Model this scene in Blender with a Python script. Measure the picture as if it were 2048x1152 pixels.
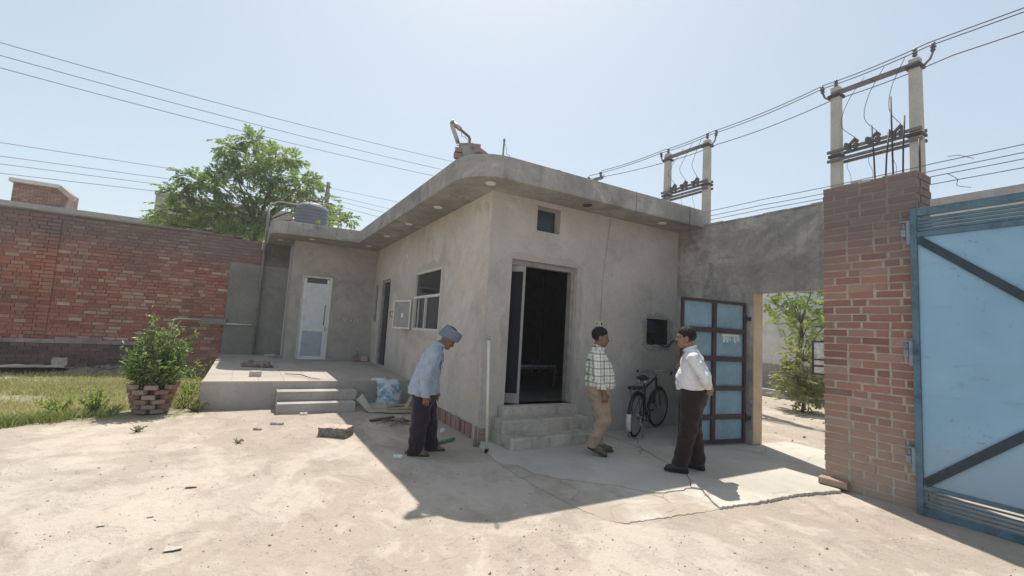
import bpy, math, random
import numpy as np
from mathutils import Vector, Matrix

for o in list(bpy.data.objects):
    bpy.data.objects.remove(o)
scene = bpy.context.scene
COL = scene.collection
random.seed(7)
R_ = math.radians

# ---------------------------------------------------------------- camera
CAM_F, CAM_YAW, CAM_PITCH, CAM_ROLL, CAM_H = 909.57, R_(60.0513), R_(5.3637), R_(3.3133), 1.55
_f = Vector((math.cos(CAM_PITCH)*math.cos(CAM_YAW), math.cos(CAM_PITCH)*math.sin(CAM_YAW), math.sin(CAM_PITCH)))
_r = Vector((math.sin(CAM_YAW), -math.cos(CAM_YAW), 0.0))
_u = _r.cross(_f)
_r2 = _r*math.cos(CAM_ROLL) + _u*math.sin(CAM_ROLL)
_u2 = -_r*math.sin(CAM_ROLL) + _u*math.cos(CAM_ROLL)
cam_data = bpy.data.cameras.new('camera')
cam_data.sensor_width = 36.0
cam_data.lens = CAM_F/2048.0*36.0
cam_data.clip_start = 0.05
cam_data.clip_end = 2000.0
cam = bpy.data.objects.new('camera', cam_data)
COL.objects.link(cam)
cam.matrix_world = Matrix(((_r2.x, _u2.x, -_f.x, 0.0), (_r2.y, _u2.y, -_f.y, 0.0),
                           (_r2.z, _u2.z, -_f.z, CAM_H), (0, 0, 0, 1)))
scene.camera = cam

# ---------------------------------------------------------------- sky, sun, exposure
SUN = Vector((0.2156, 0.478, 1.0)).normalized()
SUN_EL = math.asin(SUN.z)
SUN_ROT = math.atan2(SUN.x, SUN.y)
world = bpy.data.worlds.new('World')
scene.world = world
world.use_nodes = True
wn = world.node_tree
wn.nodes.clear()
sky = wn.nodes.new('ShaderNodeTexSky')
sky.sky_type = 'NISHITA'
sky.sun_disc = False
sky.sun_elevation = SUN_EL
sky.sun_rotation = SUN_ROT
sky.altitude = 200.0
sky.air_density = 1.0
sky.dust_density = 1.6
sky.ozone_density = 1.0
gam = wn.nodes.new('ShaderNodeGamma')          # even, hazy sky
gam.inputs[1].default_value = 0.45
hsv = wn.nodes.new('ShaderNodeHueSaturation')
hsv.inputs['Saturation'].default_value = 0.95
bg = wn.nodes.new('ShaderNodeBackground')
bg.inputs['Strength'].default_value = 0.135
wo = wn.nodes.new('ShaderNodeOutputWorld')
wn.links.new(sky.outputs[0], gam.inputs[0])
wn.links.new(gam.outputs[0], hsv.inputs['Color'])
tint = wn.nodes.new('ShaderNodeMix'); tint.data_type = 'RGBA'; tint.blend_type = 'MULTIPLY'
tint.inputs[0].default_value = 1.0; tint.inputs[7].default_value = (0.95, 1.0, 1.0, 1)
wn.links.new(hsv.outputs[0], tint.inputs[6])
wn.links.new(tint.outputs[2], bg.inputs['Color'])
wn.links.new(bg.outputs[0], wo.inputs['Surface'])

sun_data = bpy.data.lights.new('sun', 'SUN')
sun_data.energy = 2.0
sun_data.angle = R_(0.55)
sun_data.color = (1.0, 0.95, 0.86)
sun = bpy.data.objects.new('sun', sun_data)
sun.rotation_mode = 'QUATERNION'
sun.rotation_quaternion = (-SUN).to_track_quat('-Z', 'Y')
sun.location = (6, 12, 25)
COL.objects.link(sun)

vs = scene.view_settings
vs.view_transform = 'Standard'
vs.look = 'None'
vs.exposure = 1.55
vs.gamma = 1.0
vs.use_curve_mapping = False
scene.cycles.max_bounces = 6
scene.cycles.diffuse_bounces = 4
scene.cycles.transparent_max_bounces = 8
scene.cycles.caustics_reflective = False
scene.cycles.caustics_refractive = False

# ---------------------------------------------------------------- helpers
def tag(o, label=None, cat=None, group=None, kind=None):
    if label: o['label'] = label
    if cat: o['category'] = cat
    if group: o['group'] = group
    if kind: o['kind'] = kind
    return o

def empty(name, loc=(0, 0, 0), rz=0.0, label=None, cat=None, group=None):
    o = bpy.data.objects.new(name, None)
    COL.objects.link(o)
    o.location = loc
    o.rotation_euler = (0, 0, rz)
    o.empty_display_size = 0.1
    return tag(o, label, cat, group)

def world_loc(o):
    v = Vector((0, 0, 0))
    while o is not None:
        v += Vector(o.location)
        o = o.parent
    return v

def obj_from_mesh(name, me, parent=None, loc=None):
    o = bpy.data.objects.new(name, me)
    COL.objects.link(o)
    if parent is not None: o.parent = parent
    if loc is not None: o.location = loc
    return o

class MB:
    """collects faces of one mesh object"""
    def __init__(self):
        self.v = []; self.f = []; self.m = []; self.sm = []; self.rnd = []
    def add(self, vs_, fs, mi=0, smooth=False, rnd=None):
        b = len(self.v)
        self.v.extend([tuple(p) for p in vs_])
        for q in fs:
            self.f.append(tuple(i+b for i in q)); self.m.append(mi); self.sm.append(smooth); self.rnd.append(0.5 if rnd is None else rnd)
        return self
    def box(self, x0, x1, y0, y1, z0, z1, mi=0, rnd=None):
        vs_ = [(x0,y0,z0),(x1,y0,z0),(x1,y1,z0),(x0,y1,z0),(x0,y0,z1),(x1,y0,z1),(x1,y1,z1),(x0,y1,z1)]
        return self.add(vs_, [(0,3,2,1),(4,5,6,7),(0,1,5,4),(1,2,6,5),(2,3,7,6),(3,0,4,7)], mi, rnd=rnd)
    def bar(self, a, b, w, h, mi=0, up=(0,0,1)):
        """rectangular bar from a to b, w across, h along up"""
        a = Vector(a); b = Vector(b); d = (b-a).normalized(); u = Vector(up)
        s = d.cross(u)
        if s.length < 1e-4: s = d.cross(Vector((0,1,0)))
        s.normalize(); u = s.cross(d).normalized()
        s = s*w/2; u = u*h/2
        vs_ = [a-s-u, a+s-u, a+s+u, a-s+u, b-s-u, b+s-u, b+s+u, b-s+u]
        return self.add(vs_, [(0,1,2,3),(7,6,5,4),(0,4,5,1),(1,5,6,2),(2,6,7,3),(3,7,4,0)], mi)
    def tube(self, pts, r, n=8, mi=0, cap=True, closed=False):
        pts = [Vector(p) for p in pts]; k = len(pts)
        rs = r if isinstance(r, (list, tuple)) else [r]*k
        vs_ = []; ref = None
        for i, p in enumerate(pts):
            if closed: d = pts[(i+1) % k]-pts[i-1]
            else: d = pts[min(i+1, k-1)]-pts[max(i-1, 0)]
            if d.length < 1e-9: d = Vector((0,0,1))
            d.normalize()
            if ref is None:
                ref = Vector((0,0,1)) if abs(d.z) < 0.9 else Vector((1,0,0))
            s = d.cross(ref)
            if s.length < 1e-4: s = d.orthogonal()
            s.normalize(); u = s.cross(d); ref = u
            for j in range(n):
                a = 2*math.pi*j/n
                vs_.append(p + s*(rs[i]*math.cos(a)) + u*(rs[i]*math.sin(a)))
        fs = []
        m = k if closed else k-1
        for i in range(m):
            for j in range(n):
                j2 = (j+1) % n; i2 = (i+1) % k
                fs.append((i*n+j, i*n+j2, i2*n+j2, i2*n+j))
        if cap and not closed:
            fs.append(tuple(range(n-1, -1, -1))); fs.append(tuple((k-1)*n+j for j in range(n)))
        return self.add(vs_, fs, mi, True)
    def lathe(self, prof, c=(0,0,0), n=24, mi=0, smooth=True):
        vs_ = []
        for (r, z) in prof:
            for j in range(n):
                a = 2*math.pi*j/n
                vs_.append((c[0]+r*math.cos(a), c[1]+r*math.sin(a), c[2]+z))
        fs = []
        for i in range(len(prof)-1):
            for j in range(n):
                j2 = (j+1) % n
                fs.append((i*n+j, i*n+j2, (i+1)*n+j2, (i+1)*n+j))
        fs.append(tuple(range(n-1, -1, -1))); fs.append(tuple((len(prof)-1)*n+j for j in range(n)))
        return self.add(vs_, fs, mi, smooth)
    def prism(self, poly, z0, z1, mi=0):
        n = len(poly)
        vs_ = [(p[0], p[1], z0) for p in poly]+[(p[0], p[1], z1) for p in poly]
        fs = [tuple(range(n-1, -1, -1)), tuple(range(n, 2*n))]
        for i in range(n):
            j = (i+1) % n
            fs.append((i, j, n+j, n+i))
        return self.add(vs_, fs, mi)
    def blob(self, c, r, seed=0, n=8, m=5, jit=0.25, mi=0, smooth=False):
        """irregular stone"""
        rg = random.Random(seed); vs_ = []; fs = []
        rx, ry, rz = r
        vs_.append((c[0], c[1], c[2]-rz))
        for i in range(1, m):
            ph = math.pi*i/m - math.pi/2
            for j in range(n):
                a = 2*math.pi*j/n; q = 1+rg.uniform(-jit, jit)
                vs_.append((c[0]+rx*q*math.cos(a)*math.cos(ph), c[1]+ry*q*math.sin(a)*math.cos(ph), c[2]+rz*q*math.sin(ph)))
        vs_.append((c[0], c[1], c[2]+rz))
        for j in range(n): fs.append((0, 1+(j+1) % n, 1+j))
        for i in range(m-2):
            for j in range(n):
                a = 1+i*n+j; b = 1+i*n+(j+1) % n
                fs.append((a, b, b+n, a+n))
        t = len(vs_)-1
        for j in range(n): fs.append((t, 1+(m-2)*n+j, 1+(m-2)*n+(j+1) % n))
        return self.add(vs_, fs, mi, smooth)
    def mesh(self, name, mats, shift=None, bevel=0.0, rot=None):
        me = bpy.data.meshes.new(name)
        vv = self.v
        if shift is not None:
            vv = [(p[0]-shift[0], p[1]-shift[1], p[2]-shift[2]) for p in vv]
        me.from_pydata(vv, [], self.f)
        for m_ in (mats if isinstance(mats, (list, tuple)) else [mats]):
            me.materials.append(m_)
        me.polygons.foreach_set('material_index', self.m)
        me.polygons.foreach_set('use_smooth', self.sm)
        at = me.attributes.new('rnd', 'FLOAT', 'FACE')
        at.data.foreach_set('value', self.rnd)
        me.update()
        return me
    def build(self, name, mats, parent=None, local=False, bevel=0.0):
        """world coordinates unless local; the parent's place is taken off"""
        sh = None if (local or parent is None) else world_loc(parent)
        me = self.mesh(name, mats, sh)
        o = obj_from_mesh(name, me, parent)
        if bevel:
            md = o.modifiers.new('bevel', 'BEVEL'); md.width = bevel; md.segments = 2; md.limit_method = 'ANGLE'; md.angle_limit = R_(40)
            md.harden_normals = False
        return o

def mesh_np(name, V, F, mat, parent=None, smooth=True, attr=None):
    """fast mesh from numpy arrays; F is (n,3) or (n,4)"""
    me = bpy.data.meshes.new(name)
    V = np.asarray(V, dtype=np.float32); F = np.asarray(F, dtype=np.int32)
    n, k = F.shape
    me.vertices.add(len(V)); me.vertices.foreach_set('co', V.ravel())
    me.loops.add(n*k); me.loops.foreach_set('vertex_index', F.ravel())
    me.polygons.add(n)
    me.polygons.foreach_set('loop_start', np.arange(0, n*k, k, dtype=np.int32))
    me.polygons.foreach_set('use_smooth', np.full(n, smooth, dtype=bool))
    for m_ in (mat if isinstance(mat, (list, tuple)) else [mat]): me.materials.append(m_)
    if attr is not None:
        at = me.attributes.new('rnd', 'FLOAT', 'FACE'); at.data.foreach_set('value', np.asarray(attr, dtype=np.float32))
    me.update(calc_edges=True)
    me.validate()
    return obj_from_mesh(name, me, parent)

# ---------------------------------------------------------------- materials
class NT:
    def __init__(self, name):
        self.mat = bpy.data.materials.new(name)
        self.mat.use_nodes = True
        self.t = self.mat.node_tree
        self.t.nodes.clear()
        self.out = self.t.nodes.new('ShaderNodeOutputMaterial')
        self.b = self.t.nodes.new('ShaderNodeBsdfPrincipled')
        self.t.links.new(self.b.outputs[0], self.out.inputs[0])
        self._co = None
    def n(self, typ, **kw):
        nd = self.t.nodes.new(typ)
        for k, v in kw.items(): setattr(nd, k, v)
        return nd
    def l(self, a, b): self.t.links.new(a, b)
    def co(self, space='Object'):
        if self._co is None: self._co = self.n('ShaderNodeTexCoord')
        return self._co.outputs[space]
    def geo(self):
        return self.n('ShaderNodeNewGeometry').outputs['Position']
    def mapping(self, src, scale=(1,1,1), loc=(0,0,0), rot=(0,0,0)):
        m = self.n('ShaderNodeMapping')
        m.inputs['Scale'].default_value = scale; m.inputs['Location'].default_value = loc; m.inputs['Rotation'].default_value = rot
        self.l(src, m.inputs['Vector']); return m.outputs[0]
    def noise(self, src, scale, detail=4, rough=0.55, dist=0.0):
        n = self.n('ShaderNodeTexNoise')
        n.inputs['Scale'].default_value = scale; n.inputs['Detail'].default_value = detail
        n.inputs['Roughness'].default_value = rough; n.inputs['Distortion'].default_value = dist
        self.l(src, n.inputs['Vector']); return n.outputs['Fac']
    def voro(self, src, scale, feature='F1', rnd=1.0):
        n = self.n('ShaderNodeTexVoronoi'); n.feature = feature
        n.inputs['Scale'].default_value = scale; n.inputs['Randomness'].default_value = rnd
        self.l(src, n.inputs['Vector']); return n
    def ramp(self, fac, stops, interp='LINEAR'):
        r = self.n('ShaderNodeValToRGB'); cr = r.color_ramp; cr.interpolation = interp
        while len(cr.elements) < len(stops): cr.elements.new(0.5)
        for e, (p, c) in zip(cr.elements, stops):
            e.position = p; e.color = (c if len(c) == 4 else (*c, 1)) if isinstance(c, (tuple, list)) else (c, c, c, 1)
        self.l(fac, r.inputs[0]); return r.outputs[0]
    def mix(self, fac, a, b, mode='MIX'):
        m = self.n('ShaderNodeMix'); m.data_type = 'RGBA'; m.blend_type = mode
        for sock, val in ((m.inputs[0], fac), (m.inputs[6], a), (m.inputs[7], b)):
            if hasattr(val, 'is_output') or hasattr(val, 'links'): self.l(val, sock)
            elif isinstance(val, (int, float)): sock.default_value = val
            else: sock.default_value = (*val, 1) if len(val) == 3 else val
        return m.outputs[2]
    def math(self, op, a, b=None, clamp=False):
        m = self.n('ShaderNodeMath'); m.operation = op; m.use_clamp = clamp
        for i, val in enumerate((a, b)):
            if val is None: continue
            if isinstance(val, (int, float)): m.inputs[i].default_value = val
            else: self.l(val, m.inputs[i])
        return m.outputs[0]
    def sep(self, src):
        s = self.n('ShaderNodeSeparateXYZ'); self.l(src, s.inputs[0]); return s.outputs
    def comb(self, x, y, z):
        s = self.n('ShaderNodeCombineXYZ')
        for i, val in enumerate((x, y, z)):
            if isinstance(val, (int, float)): s.inputs[i].default_value = val
            else: self.l(val, s.inputs[i])
        return s.outputs[0]
    def attr(self, name):
        a = self.n('ShaderNodeAttribute'); a.attribute_name = name; return a.outputs['Fac']
    def objrand(self): return self.n('ShaderNodeObjectInfo').outputs['Random']
    def color(self, c):
        if hasattr(c, 'is_output') or hasattr(c, 'links'): self.l(c, self.b.inputs['Base Color'])
        else: self.b.inputs['Base Color'].default_value = (*c, 1)
        return self
    def rough(self, r, spec=0.3, metal=0.0):
        if isinstance(r, (int, float)): self.b.inputs['Roughness'].default_value = r
        else: self.l(r, self.b.inputs['Roughness'])
        self.b.inputs['Specular IOR Level'].default_value = spec
        self.b.inputs['Metallic'].default_value = metal
        return self
    def bump(self, h, strength=0.3, dist=0.02):
        bn = self.n('ShaderNodeBump'); bn.inputs['Strength'].default_value = strength; bn.inputs['Distance'].default_value = dist
        self.l(h, bn.inputs['Height']); self.l(bn.outputs[0], self.b.inputs['Normal']); return self

def m_plain(name, c, rough=0.6, spec=0.3, metal=0.0, var=0.18, scale=6.0, bump=0.0):
    t = NT(name); p = t.geo()
    n = t.noise(p, scale, 5, 0.6); n2 = t.noise(p, scale*7, 3, 0.6)
    f = t.math('ADD', t.math('MULTIPLY', n, 0.7), t.math('MULTIPLY', n2, 0.3))
    lo = tuple(max(0, x*(1-var*2.0)) for x in c); hi = tuple(min(1, x*(1+var*1.4)) for x in c)
    t.color(t.ramp(f, [(0.3, lo), (0.5, c), (0.72, hi)])).rough(rough, spec, metal)
    if bump: t.bump(n2, bump, 0.01)
    return t.mat

def m_plaster(name, base, dark, light, warm=None, stain=0.5, seed=0.0, bump=0.25, streak=0.15, crack=0.12):
    """trowelled cement render: cloudy damp patches, trowel swirls, a few drips and hairlines"""
    t = NT(name); p = t.mapping(t.geo(), loc=(seed, seed*0.7, seed*0.3))
    big = t.noise(p, 0.75, 5, 0.6, 1.0)
    mid = t.noise(t.mapping(p, loc=(3.1, 7.7, 1.2)), 2.1, 6, 0.66, 1.3)
    sw = t.noise(t.mapping(p, scale=(1.0, 1.0, 1.6)), 7.0, 4, 0.6, 2.4)
    fine = t.noise(p, 46, 4, 0.7)
    c = t.ramp(big, [(0.34, dark), (0.48, base), (0.62, light)])
    c = t.mix(t.ramp(mid, [(0.45, 0.0), (0.60, stain)]), c, tuple(0.5*x+0.5*y for x, y in zip(dark, base)))
    if warm is not None:
        w = t.noise(t.mapping(p, loc=(11, 5, 3)), 1.1, 5, 0.6, 0.8)
        c = t.mix(t.ramp(w, [(0.48, 0.0), (0.66, 0.8)]), c, warm)
    blk = t.noise(t.mapping(p, loc=(1.7, 2.9, 8.8)), 1.5, 6, 0.68, 1.1)
    c = t.mix(t.ramp(blk, [(0.54, 0.0), (0.68, stain*0.9)]), c, tuple(x*0.72 for x in dark))
    st = t.noise(t.mapping(p, scale=(7.0, 7.0, 0.35)), 1.6, 5, 0.65, 0.5)
    c = t.mix(t.ramp(st, [(0.52, 0.0), (0.74, streak)]), c, tuple(x*0.6 for x in dark))
    c = t.mix(t.ramp(sw, [(0.5, 0.0), (0.68, 0.28)]), c, tuple(x*0.8 for x in dark))
    c = t.mix(t.ramp(sw, [(0.28, 0.3), (0.46, 0.0)]), c, light)
    c = t.mix(t.math('MULTIPLY', fine, 0.22), c, tuple(min(1, x*1.15) for x in light))
    dn = t.n('ShaderNodeTexNoise'); dn.inputs['Scale'].default_value = 2.5; t.l(p, dn.inputs['Vector'])
    vc = t.voro(t.mix(0.2, p, dn.outputs[1]), 0.8, 'DISTANCE_TO_EDGE').outputs['Distance']
    cr = t.math('MULTIPLY', t.ramp(vc, [(0.0, 1.0), (0.004, 0.0)]), t.ramp(t.noise(p, 0.8, 2), [(0.5, 0.0), (0.6, crack)]))
    c = t.mix(cr, c, tuple(x*0.5 for x in dark))
    t.color(c).rough(0.93, 0.15)
    h = t.math('ADD', t.math('ADD', t.math('MULTIPLY', mid, 0.4), t.math('MULTIPLY', sw, 0.35)), t.math('MULTIPLY', fine, 0.25))
    t.bump(h, bump, 0.025)
    return t.mat

def m_brick(name, use_attr=False, pal=None, dirt=(0.20, 0.17, 0.15), dirt_top=None, soot=0.25, dust=None):
    t = NT(name); p = t.geo()
    r = t.attr('rnd') if use_attr else t.objrand()
    pal = pal or [(0.0, (0.235, 0.118, 0.098)), (0.25, (0.315, 0.155, 0.123)), (0.5, (0.38, 0.195, 0.148)), (0.75, (0.30, 0.172, 0.142)), (1.0, (0.425, 0.275, 0.215))]
    c = t.ramp(r, pal)
    n = t.noise(p, 9, 5, 0.65); n2 = t.noise(p, 55, 3, 0.7)
    c = t.mix(t.ramp(n, [(0.5, 0.0), (0.78, 0.45)]), c, dirt)
    c = t.mix(t.ramp(n2, [(0.5, 0.0), (0.8, 0.25)]), c, (0.40, 0.33, 0.27))
    big = t.noise(p, 1.1, 4, 0.6)
    c = t.mix(t.ramp(big, [(0.45, 0.0), (0.7, soot)]), c, (0.10, 0.085, 0.08))
    if dirt_top is not None:
        z = t.sep(p)[2]
        z = t.math('ADD', z, t.math('MULTIPLY', big, 0.5))
        mr = t.n('ShaderNodeMapRange'); mr.inputs[1].default_value = dirt_top; mr.inputs[2].default_value = dirt_top+0.75
        mr.inputs[3].default_value = 0.0; mr.inputs[4].default_value = 0.74
        t.l(z, mr.inputs[0]); c = t.mix(mr.outputs[0], c, (0.165, 0.142, 0.134))
    if dust is not None:                       # splashed mud and dust on the lower courses
        zd = t.math('ADD', t.sep(p)[2], t.math('MULTIPLY', n, -0.7))
        mr2 = t.n('ShaderNodeMapRange'); mr2.inputs[1].default_value = dust; mr2.inputs[2].default_value = -0.3
        mr2.inputs[3].default_value = 0.0; mr2.inputs[4].default_value = 0.85
        t.l(zd, mr2.inputs[0]); c = t.mix(mr2.outputs[0], c, (0.40, 0.315, 0.255))
    t.color(c).rough(0.92, 0.15)
    t.bump(t.math('ADD', n, n2), 0.35, 0.012)
    return t.mat

def m_leaf(name, dark, mid, light, trans=0.35, gloss=0.35):
    t = NT(name); r = t.attr('rnd')
    c = t.ramp(r, [(0.0, dark), (0.5, mid), (1.0, light)])
    t.color(c).rough(0.45, gloss)
    tr = t.n('ShaderNodeBsdfTranslucent'); t.l(t.mix(1.0, c, (1.0, 1.0, 0.45), 'MULTIPLY'), tr.inputs[0])
    ms = t.n('ShaderNodeMixShader'); ms.inputs[0].default_value = trans
    t.l(t.b.outputs[0], ms.inputs[1]); t.l(tr.outputs[0], ms.inputs[2]); t.l(ms.outputs[0], t.out.inputs[0])
    return t.mat

def m_glass_dark(name):
    t = NT(name); t.color((0.015, 0.018, 0.025)).rough(0.08, 0.6)
    return t.mat
# ================================================================ materials of the place
M_F2 = m_plaster('cement_plaster_front', (0.475, 0.438, 0.40), (0.355, 0.328, 0.302), (0.54, 0.503, 0.462), warm=(0.51, 0.45, 0.398), seed=0.0, stain=0.5)
M_ROOF = m_plaster('cast_concrete_roof', (0.335, 0.318, 0.297), (0.19, 0.182, 0.173), (0.43, 0.41, 0.38), seed=3.3, streak=0.5, stain=0.75, bump=0.45, crack=0.3)
M_GATEWALL = m_plaster('stained_cement_wall', (0.33, 0.313, 0.294), (0.135, 0.132, 0.137), (0.46, 0.438, 0.407), warm=(0.42, 0.388, 0.35), stain=0.9, seed=7.1, streak=0.35, bump=0.35)
M_STEP = m_plaster('worn_cement_step', (0.47, 0.435, 0.375), (0.27, 0.235, 0.195), (0.56, 0.52, 0.45), seed=5.0, bump=0.6, stain=0.75, streak=0.6)
M_PLINTH = m_plaster('platform_cement', (0.38, 0.355, 0.325), (0.27, 0.25, 0.23), (0.45, 0.42, 0.385), seed=9.0)
def m_mortar_pier():
    t = NT('pier_mortar'); p = t.geo(); n = t.noise(p, 14, 4, 0.6); big = t.noise(p, 1.1, 4, 0.6)
    c = t.ramp(n, [(0.3, (0.34, 0.29, 0.245)), (0.6, (0.45, 0.40, 0.345)), (0.8, (0.52, 0.47, 0.41))])
    mr = t.n('ShaderNodeMapRange'); mr.inputs[1].default_value = 2.45; mr.inputs[2].default_value = 3.2; mr.inputs[3].default_value = 0.0; mr.inputs[4].default_value = 0.72
    t.l(t.math('ADD', t.sep(p)[2], t.math('MULTIPLY', big, 0.5)), mr.inputs[0]); c = t.mix(mr.outputs[0], c, (0.165, 0.145, 0.138))
    t.color(c).rough(0.95, 0.1); t.bump(n, 0.6, 0.012); return t.mat
M_MORTAR_PIER = m_mortar_pier()
M_MORTAR = m_plain('mortar', (0.46, 0.41, 0.355), 0.95, 0.1, var=0.16, scale=8, bump=0.5)
M_MORTAR_DARK = m_plain('sooty_mortar', (0.21, 0.155, 0.135), 0.95, 0.1, var=0.25, scale=3, bump=0.4)
M_ROOM = m_plain('room_shade_plaster', (0.055, 0.054, 0.058), 0.95, 0.1, var=0.2)  # near black: the unlit room's darkness is put into the wall colour
M_BRICK = m_brick('pier_brick', False, dirt_top=2.45, dust=0.9)
M_BRICK_A = m_brick('pier_brick_joined', True, dirt_top=2.45, dust=0.9)
M_WBRICK = m_brick('wall_brick', False, pal=[(0.0, (0.30, 0.105, 0.08)), (0.3, (0.375, 0.138, 0.10)), (0.55, (0.43, 0.172, 0.122)), (0.72, (0.40, 0.20, 0.15)), (0.88, (0.48, 0.28, 0.205)), (1.0, (0.54, 0.38, 0.285))], dirt_top=2.75, soot=0.35)
M_WBRICK_A = m_brick('wall_brick_joined', True, pal=[(0.0, (0.30, 0.105, 0.08)), (0.3, (0.375, 0.138, 0.10)), (0.55, (0.43, 0.172, 0.122)), (0.72, (0.40, 0.20, 0.15)), (0.88, (0.48, 0.28, 0.205)), (1.0, (0.54, 0.38, 0.285))], dirt_top=2.75, soot=0.35)
M_LOOSE = m_brick('loose_brick', False, pal=[(0.0, (0.26, 0.15, 0.12)), (0.4, (0.33, 0.20, 0.16)), (0.7, (0.38, 0.27, 0.22)), (1.0, (0.29, 0.22, 0.19))], dirt=(0.30, 0.26, 0.22), soot=0.15)
M_STEEL_DARK = m_plain('dark_red_oxide_steel', (0.045, 0.03, 0.032), 0.55, 0.4, var=0.25, scale=9)
M_BLACK = m_plain('black_plastic', (0.012, 0.012, 0.014), 0.5, 0.4, var=0.1)
M_ALU = m_plain('painted_aluminium', (0.42, 0.405, 0.375), 0.45, 0.4, var=0.1, scale=5)
M_ALU_DIRTY = m_plain('dirty_grey_frame', (0.30, 0.285, 0.265), 0.6, 0.3, var=0.2, scale=5)
M_WHITE = m_plain('off_white_plastic', (0.72, 0.71, 0.67), 0.5, 0.4, var=0.06)
M_CABLE = m_plain('black_cable', (0.02, 0.02, 0.022), 0.6, 0.3, var=0.1)
M_GLASS = m_glass_dark('dark_window_glass')
M_IRON = m_plain('galvanised_steel', (0.33, 0.33, 0.33), 0.5, 0.5, metal=0.4, var=0.15)

# ================================================================ ground
def ground_material():
    """dusty yard: pale trampled crust broken by ragged patches of brown soil, grit and flecks"""
    t = NT('dusty_ground'); p = t.geo(); x = t.sep(p)
    warp = t.n('ShaderNodeTexNoise'); warp.inputs['Scale'].default_value = 1.1; warp.inputs['Detail'].default_value = 3; t.l(p, warp.inputs['Vector'])
    pw = t.mix(0.35, p, warp.outputs[1], 'ADD')
    big = t.noise(t.mapping(pw, scale=(1.0, 0.7, 1.0), rot=(0, 0, 0.5)), 0.55, 9, 0.64, 0.4)
    mid = t.noise(t.mapping(pw, loc=(4, 9, 0), scale=(1.25, 0.8, 1)), 1.9, 8, 0.68, 0.3)
    med = t.noise(p, 6.0, 7, 0.72, 0.4)
    fine = t.noise(p, 30, 5, 0.75)
    grit = t.noise(p, 120, 3, 0.7)
    tone = t.noise(t.mapping(p, loc=(20, 3, 0)), 0.25, 3, 0.5)
    crust = t.ramp(tone, [(0.35, (0.51, 0.45, 0.385)), (0.65, (0.535, 0.462, 0.385))])
    soil = t.ramp(tone, [(0.35, (0.385, 0.33, 0.275)), (0.65, (0.42, 0.352, 0.288))])
    # more bare soil to the right foreground, more crust to the left
    mrx = t.n('ShaderNodeMapRange'); mrx.inputs[1].default_value = -1.5; mrx.inputs[2].default_value = 4.5; mrx.inputs[3].default_value = -0.02; mrx.inputs[4].default_value = 0.035
    t.l(x[0], mrx.inputs[0])
    bm = t.math('ADD', big, mrx.outputs[0])
    c = t.mix(t.ramp(bm, [(0.455, 0.0), (0.50, 0.75), (0.60, 0.9)]), crust, soil)
    c = t.mix(t.ramp(mid, [(0.545, 0.0), (0.60, 0.38), (0.70, 0.5)]), c, (0.38, 0.322, 0.265))
    c = t.mix(t.ramp(mid, [(0.36, 0.65), (0.43, 0.0)]), c, (0.565, 0.50, 0.42))
    c = t.mix(t.ramp(med, [(0.57, 0.0), (0.66, 0.34)]), c, (0.345, 0.292, 0.24))
    c = t.mix(t.ramp(med, [(0.34, 0.4), (0.42, 0.0)]), c, (0.60, 0.53, 0.44))
    c = t.mix(t.ramp(fine, [(0.56, 0.0), (0.70, 0.5)]), c, (0.27, 0.225, 0.185))
    c = t.mix(t.ramp(grit, [(0.62, 0.0), (0.72, 0.45)]), c, (0.22, 0.185, 0.155))
    # green-brown soil under the grass
    gx = t.math('MULTIPLY', t.ramp(t.math('ADD', t.math('MULTIPLY', x[0], -0.3), t.math('MULTIPLY', med, 0.6)), [(0.36, 0.0), (0.6, 1.0)]),
                t.ramp(t.math('MULTIPLY', t.math('ADD', x[1], t.math('MULTIPLY', med, 0.8)), 0.05), [(0.425, 0.0), (0.445, 1.0)]))
    c = t.mix(t.math('MULTIPLY', gx, 0.8), c, (0.24, 0.22, 0.12))
    t.color(c).rough(0.97, 0.08)
    h = t.math('ADD', t.math('ADD', t.math('MULTIPLY', med, 0.9), t.math('MULTIPLY', fine, 0.5)), t.math('MULTIPLY', grit, 0.18))
    h = t.math('SUBTRACT', h, t.math('MULTIPLY', t.ramp(mid, [(0.52, 0.0), (0.58, 1.0)]), 0.5))
    t.bump(h, 0.62, 0.04)
    return t.mat
M_GROUND = ground_material()

def vnoise(x, y, s=0.0):
    return (np.sin(x*1.3+s)*np.cos(y*1.7-s*2) + 0.6*np.sin(x*2.9-y*2.2+s*3) + 0.4*np.sin(x*5.3+y*4.1+s) + 0.25*np.sin(x*9.7-y*8.3+2*s))/2.25

def ground_z(x, y):
    """gentle undulation of the yard, sunk below slabs and the building"""
    x = np.asarray(x, float); y = np.asarray(y, float)
    z = 0.012*vnoise(x, y, 0.4) - 0.004 + 0.004*vnoise(x*5.3+1, y*4.7, 1.9)
    rise = np.clip((y-9.5)/4.5, 0, 1)*np.clip((-x-0.2)/1.5, 0, 1)*0.10
    rise += 0.10*np.exp(-(((y-13.7)/0.5)**2))*np.clip((-x-0.8)/1.5, 0, 1)
    z = z + rise*(1-np.clip((y-14.0)/0.4, 0, 1))
    inside = ((x > 2.86) & (x < 7.7) & (y > 3.02) & (y < 14.3) & ~((x < 3.05) & (y > 5.8))) | ((x > 4.2) & (x < 7.7) & (y > 2.88) & (y < 4))
    z = np.where(inside, np.minimum(z, -0.012), z)
    z = np.where((x > 5.5) & (y < 2.8), np.minimum(z, 0.004), z)
    far = np.clip((np.hypot(x-1, y-7)-14)/20, 0, 1)
    return z*(1-far) - 0.01*far

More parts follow.
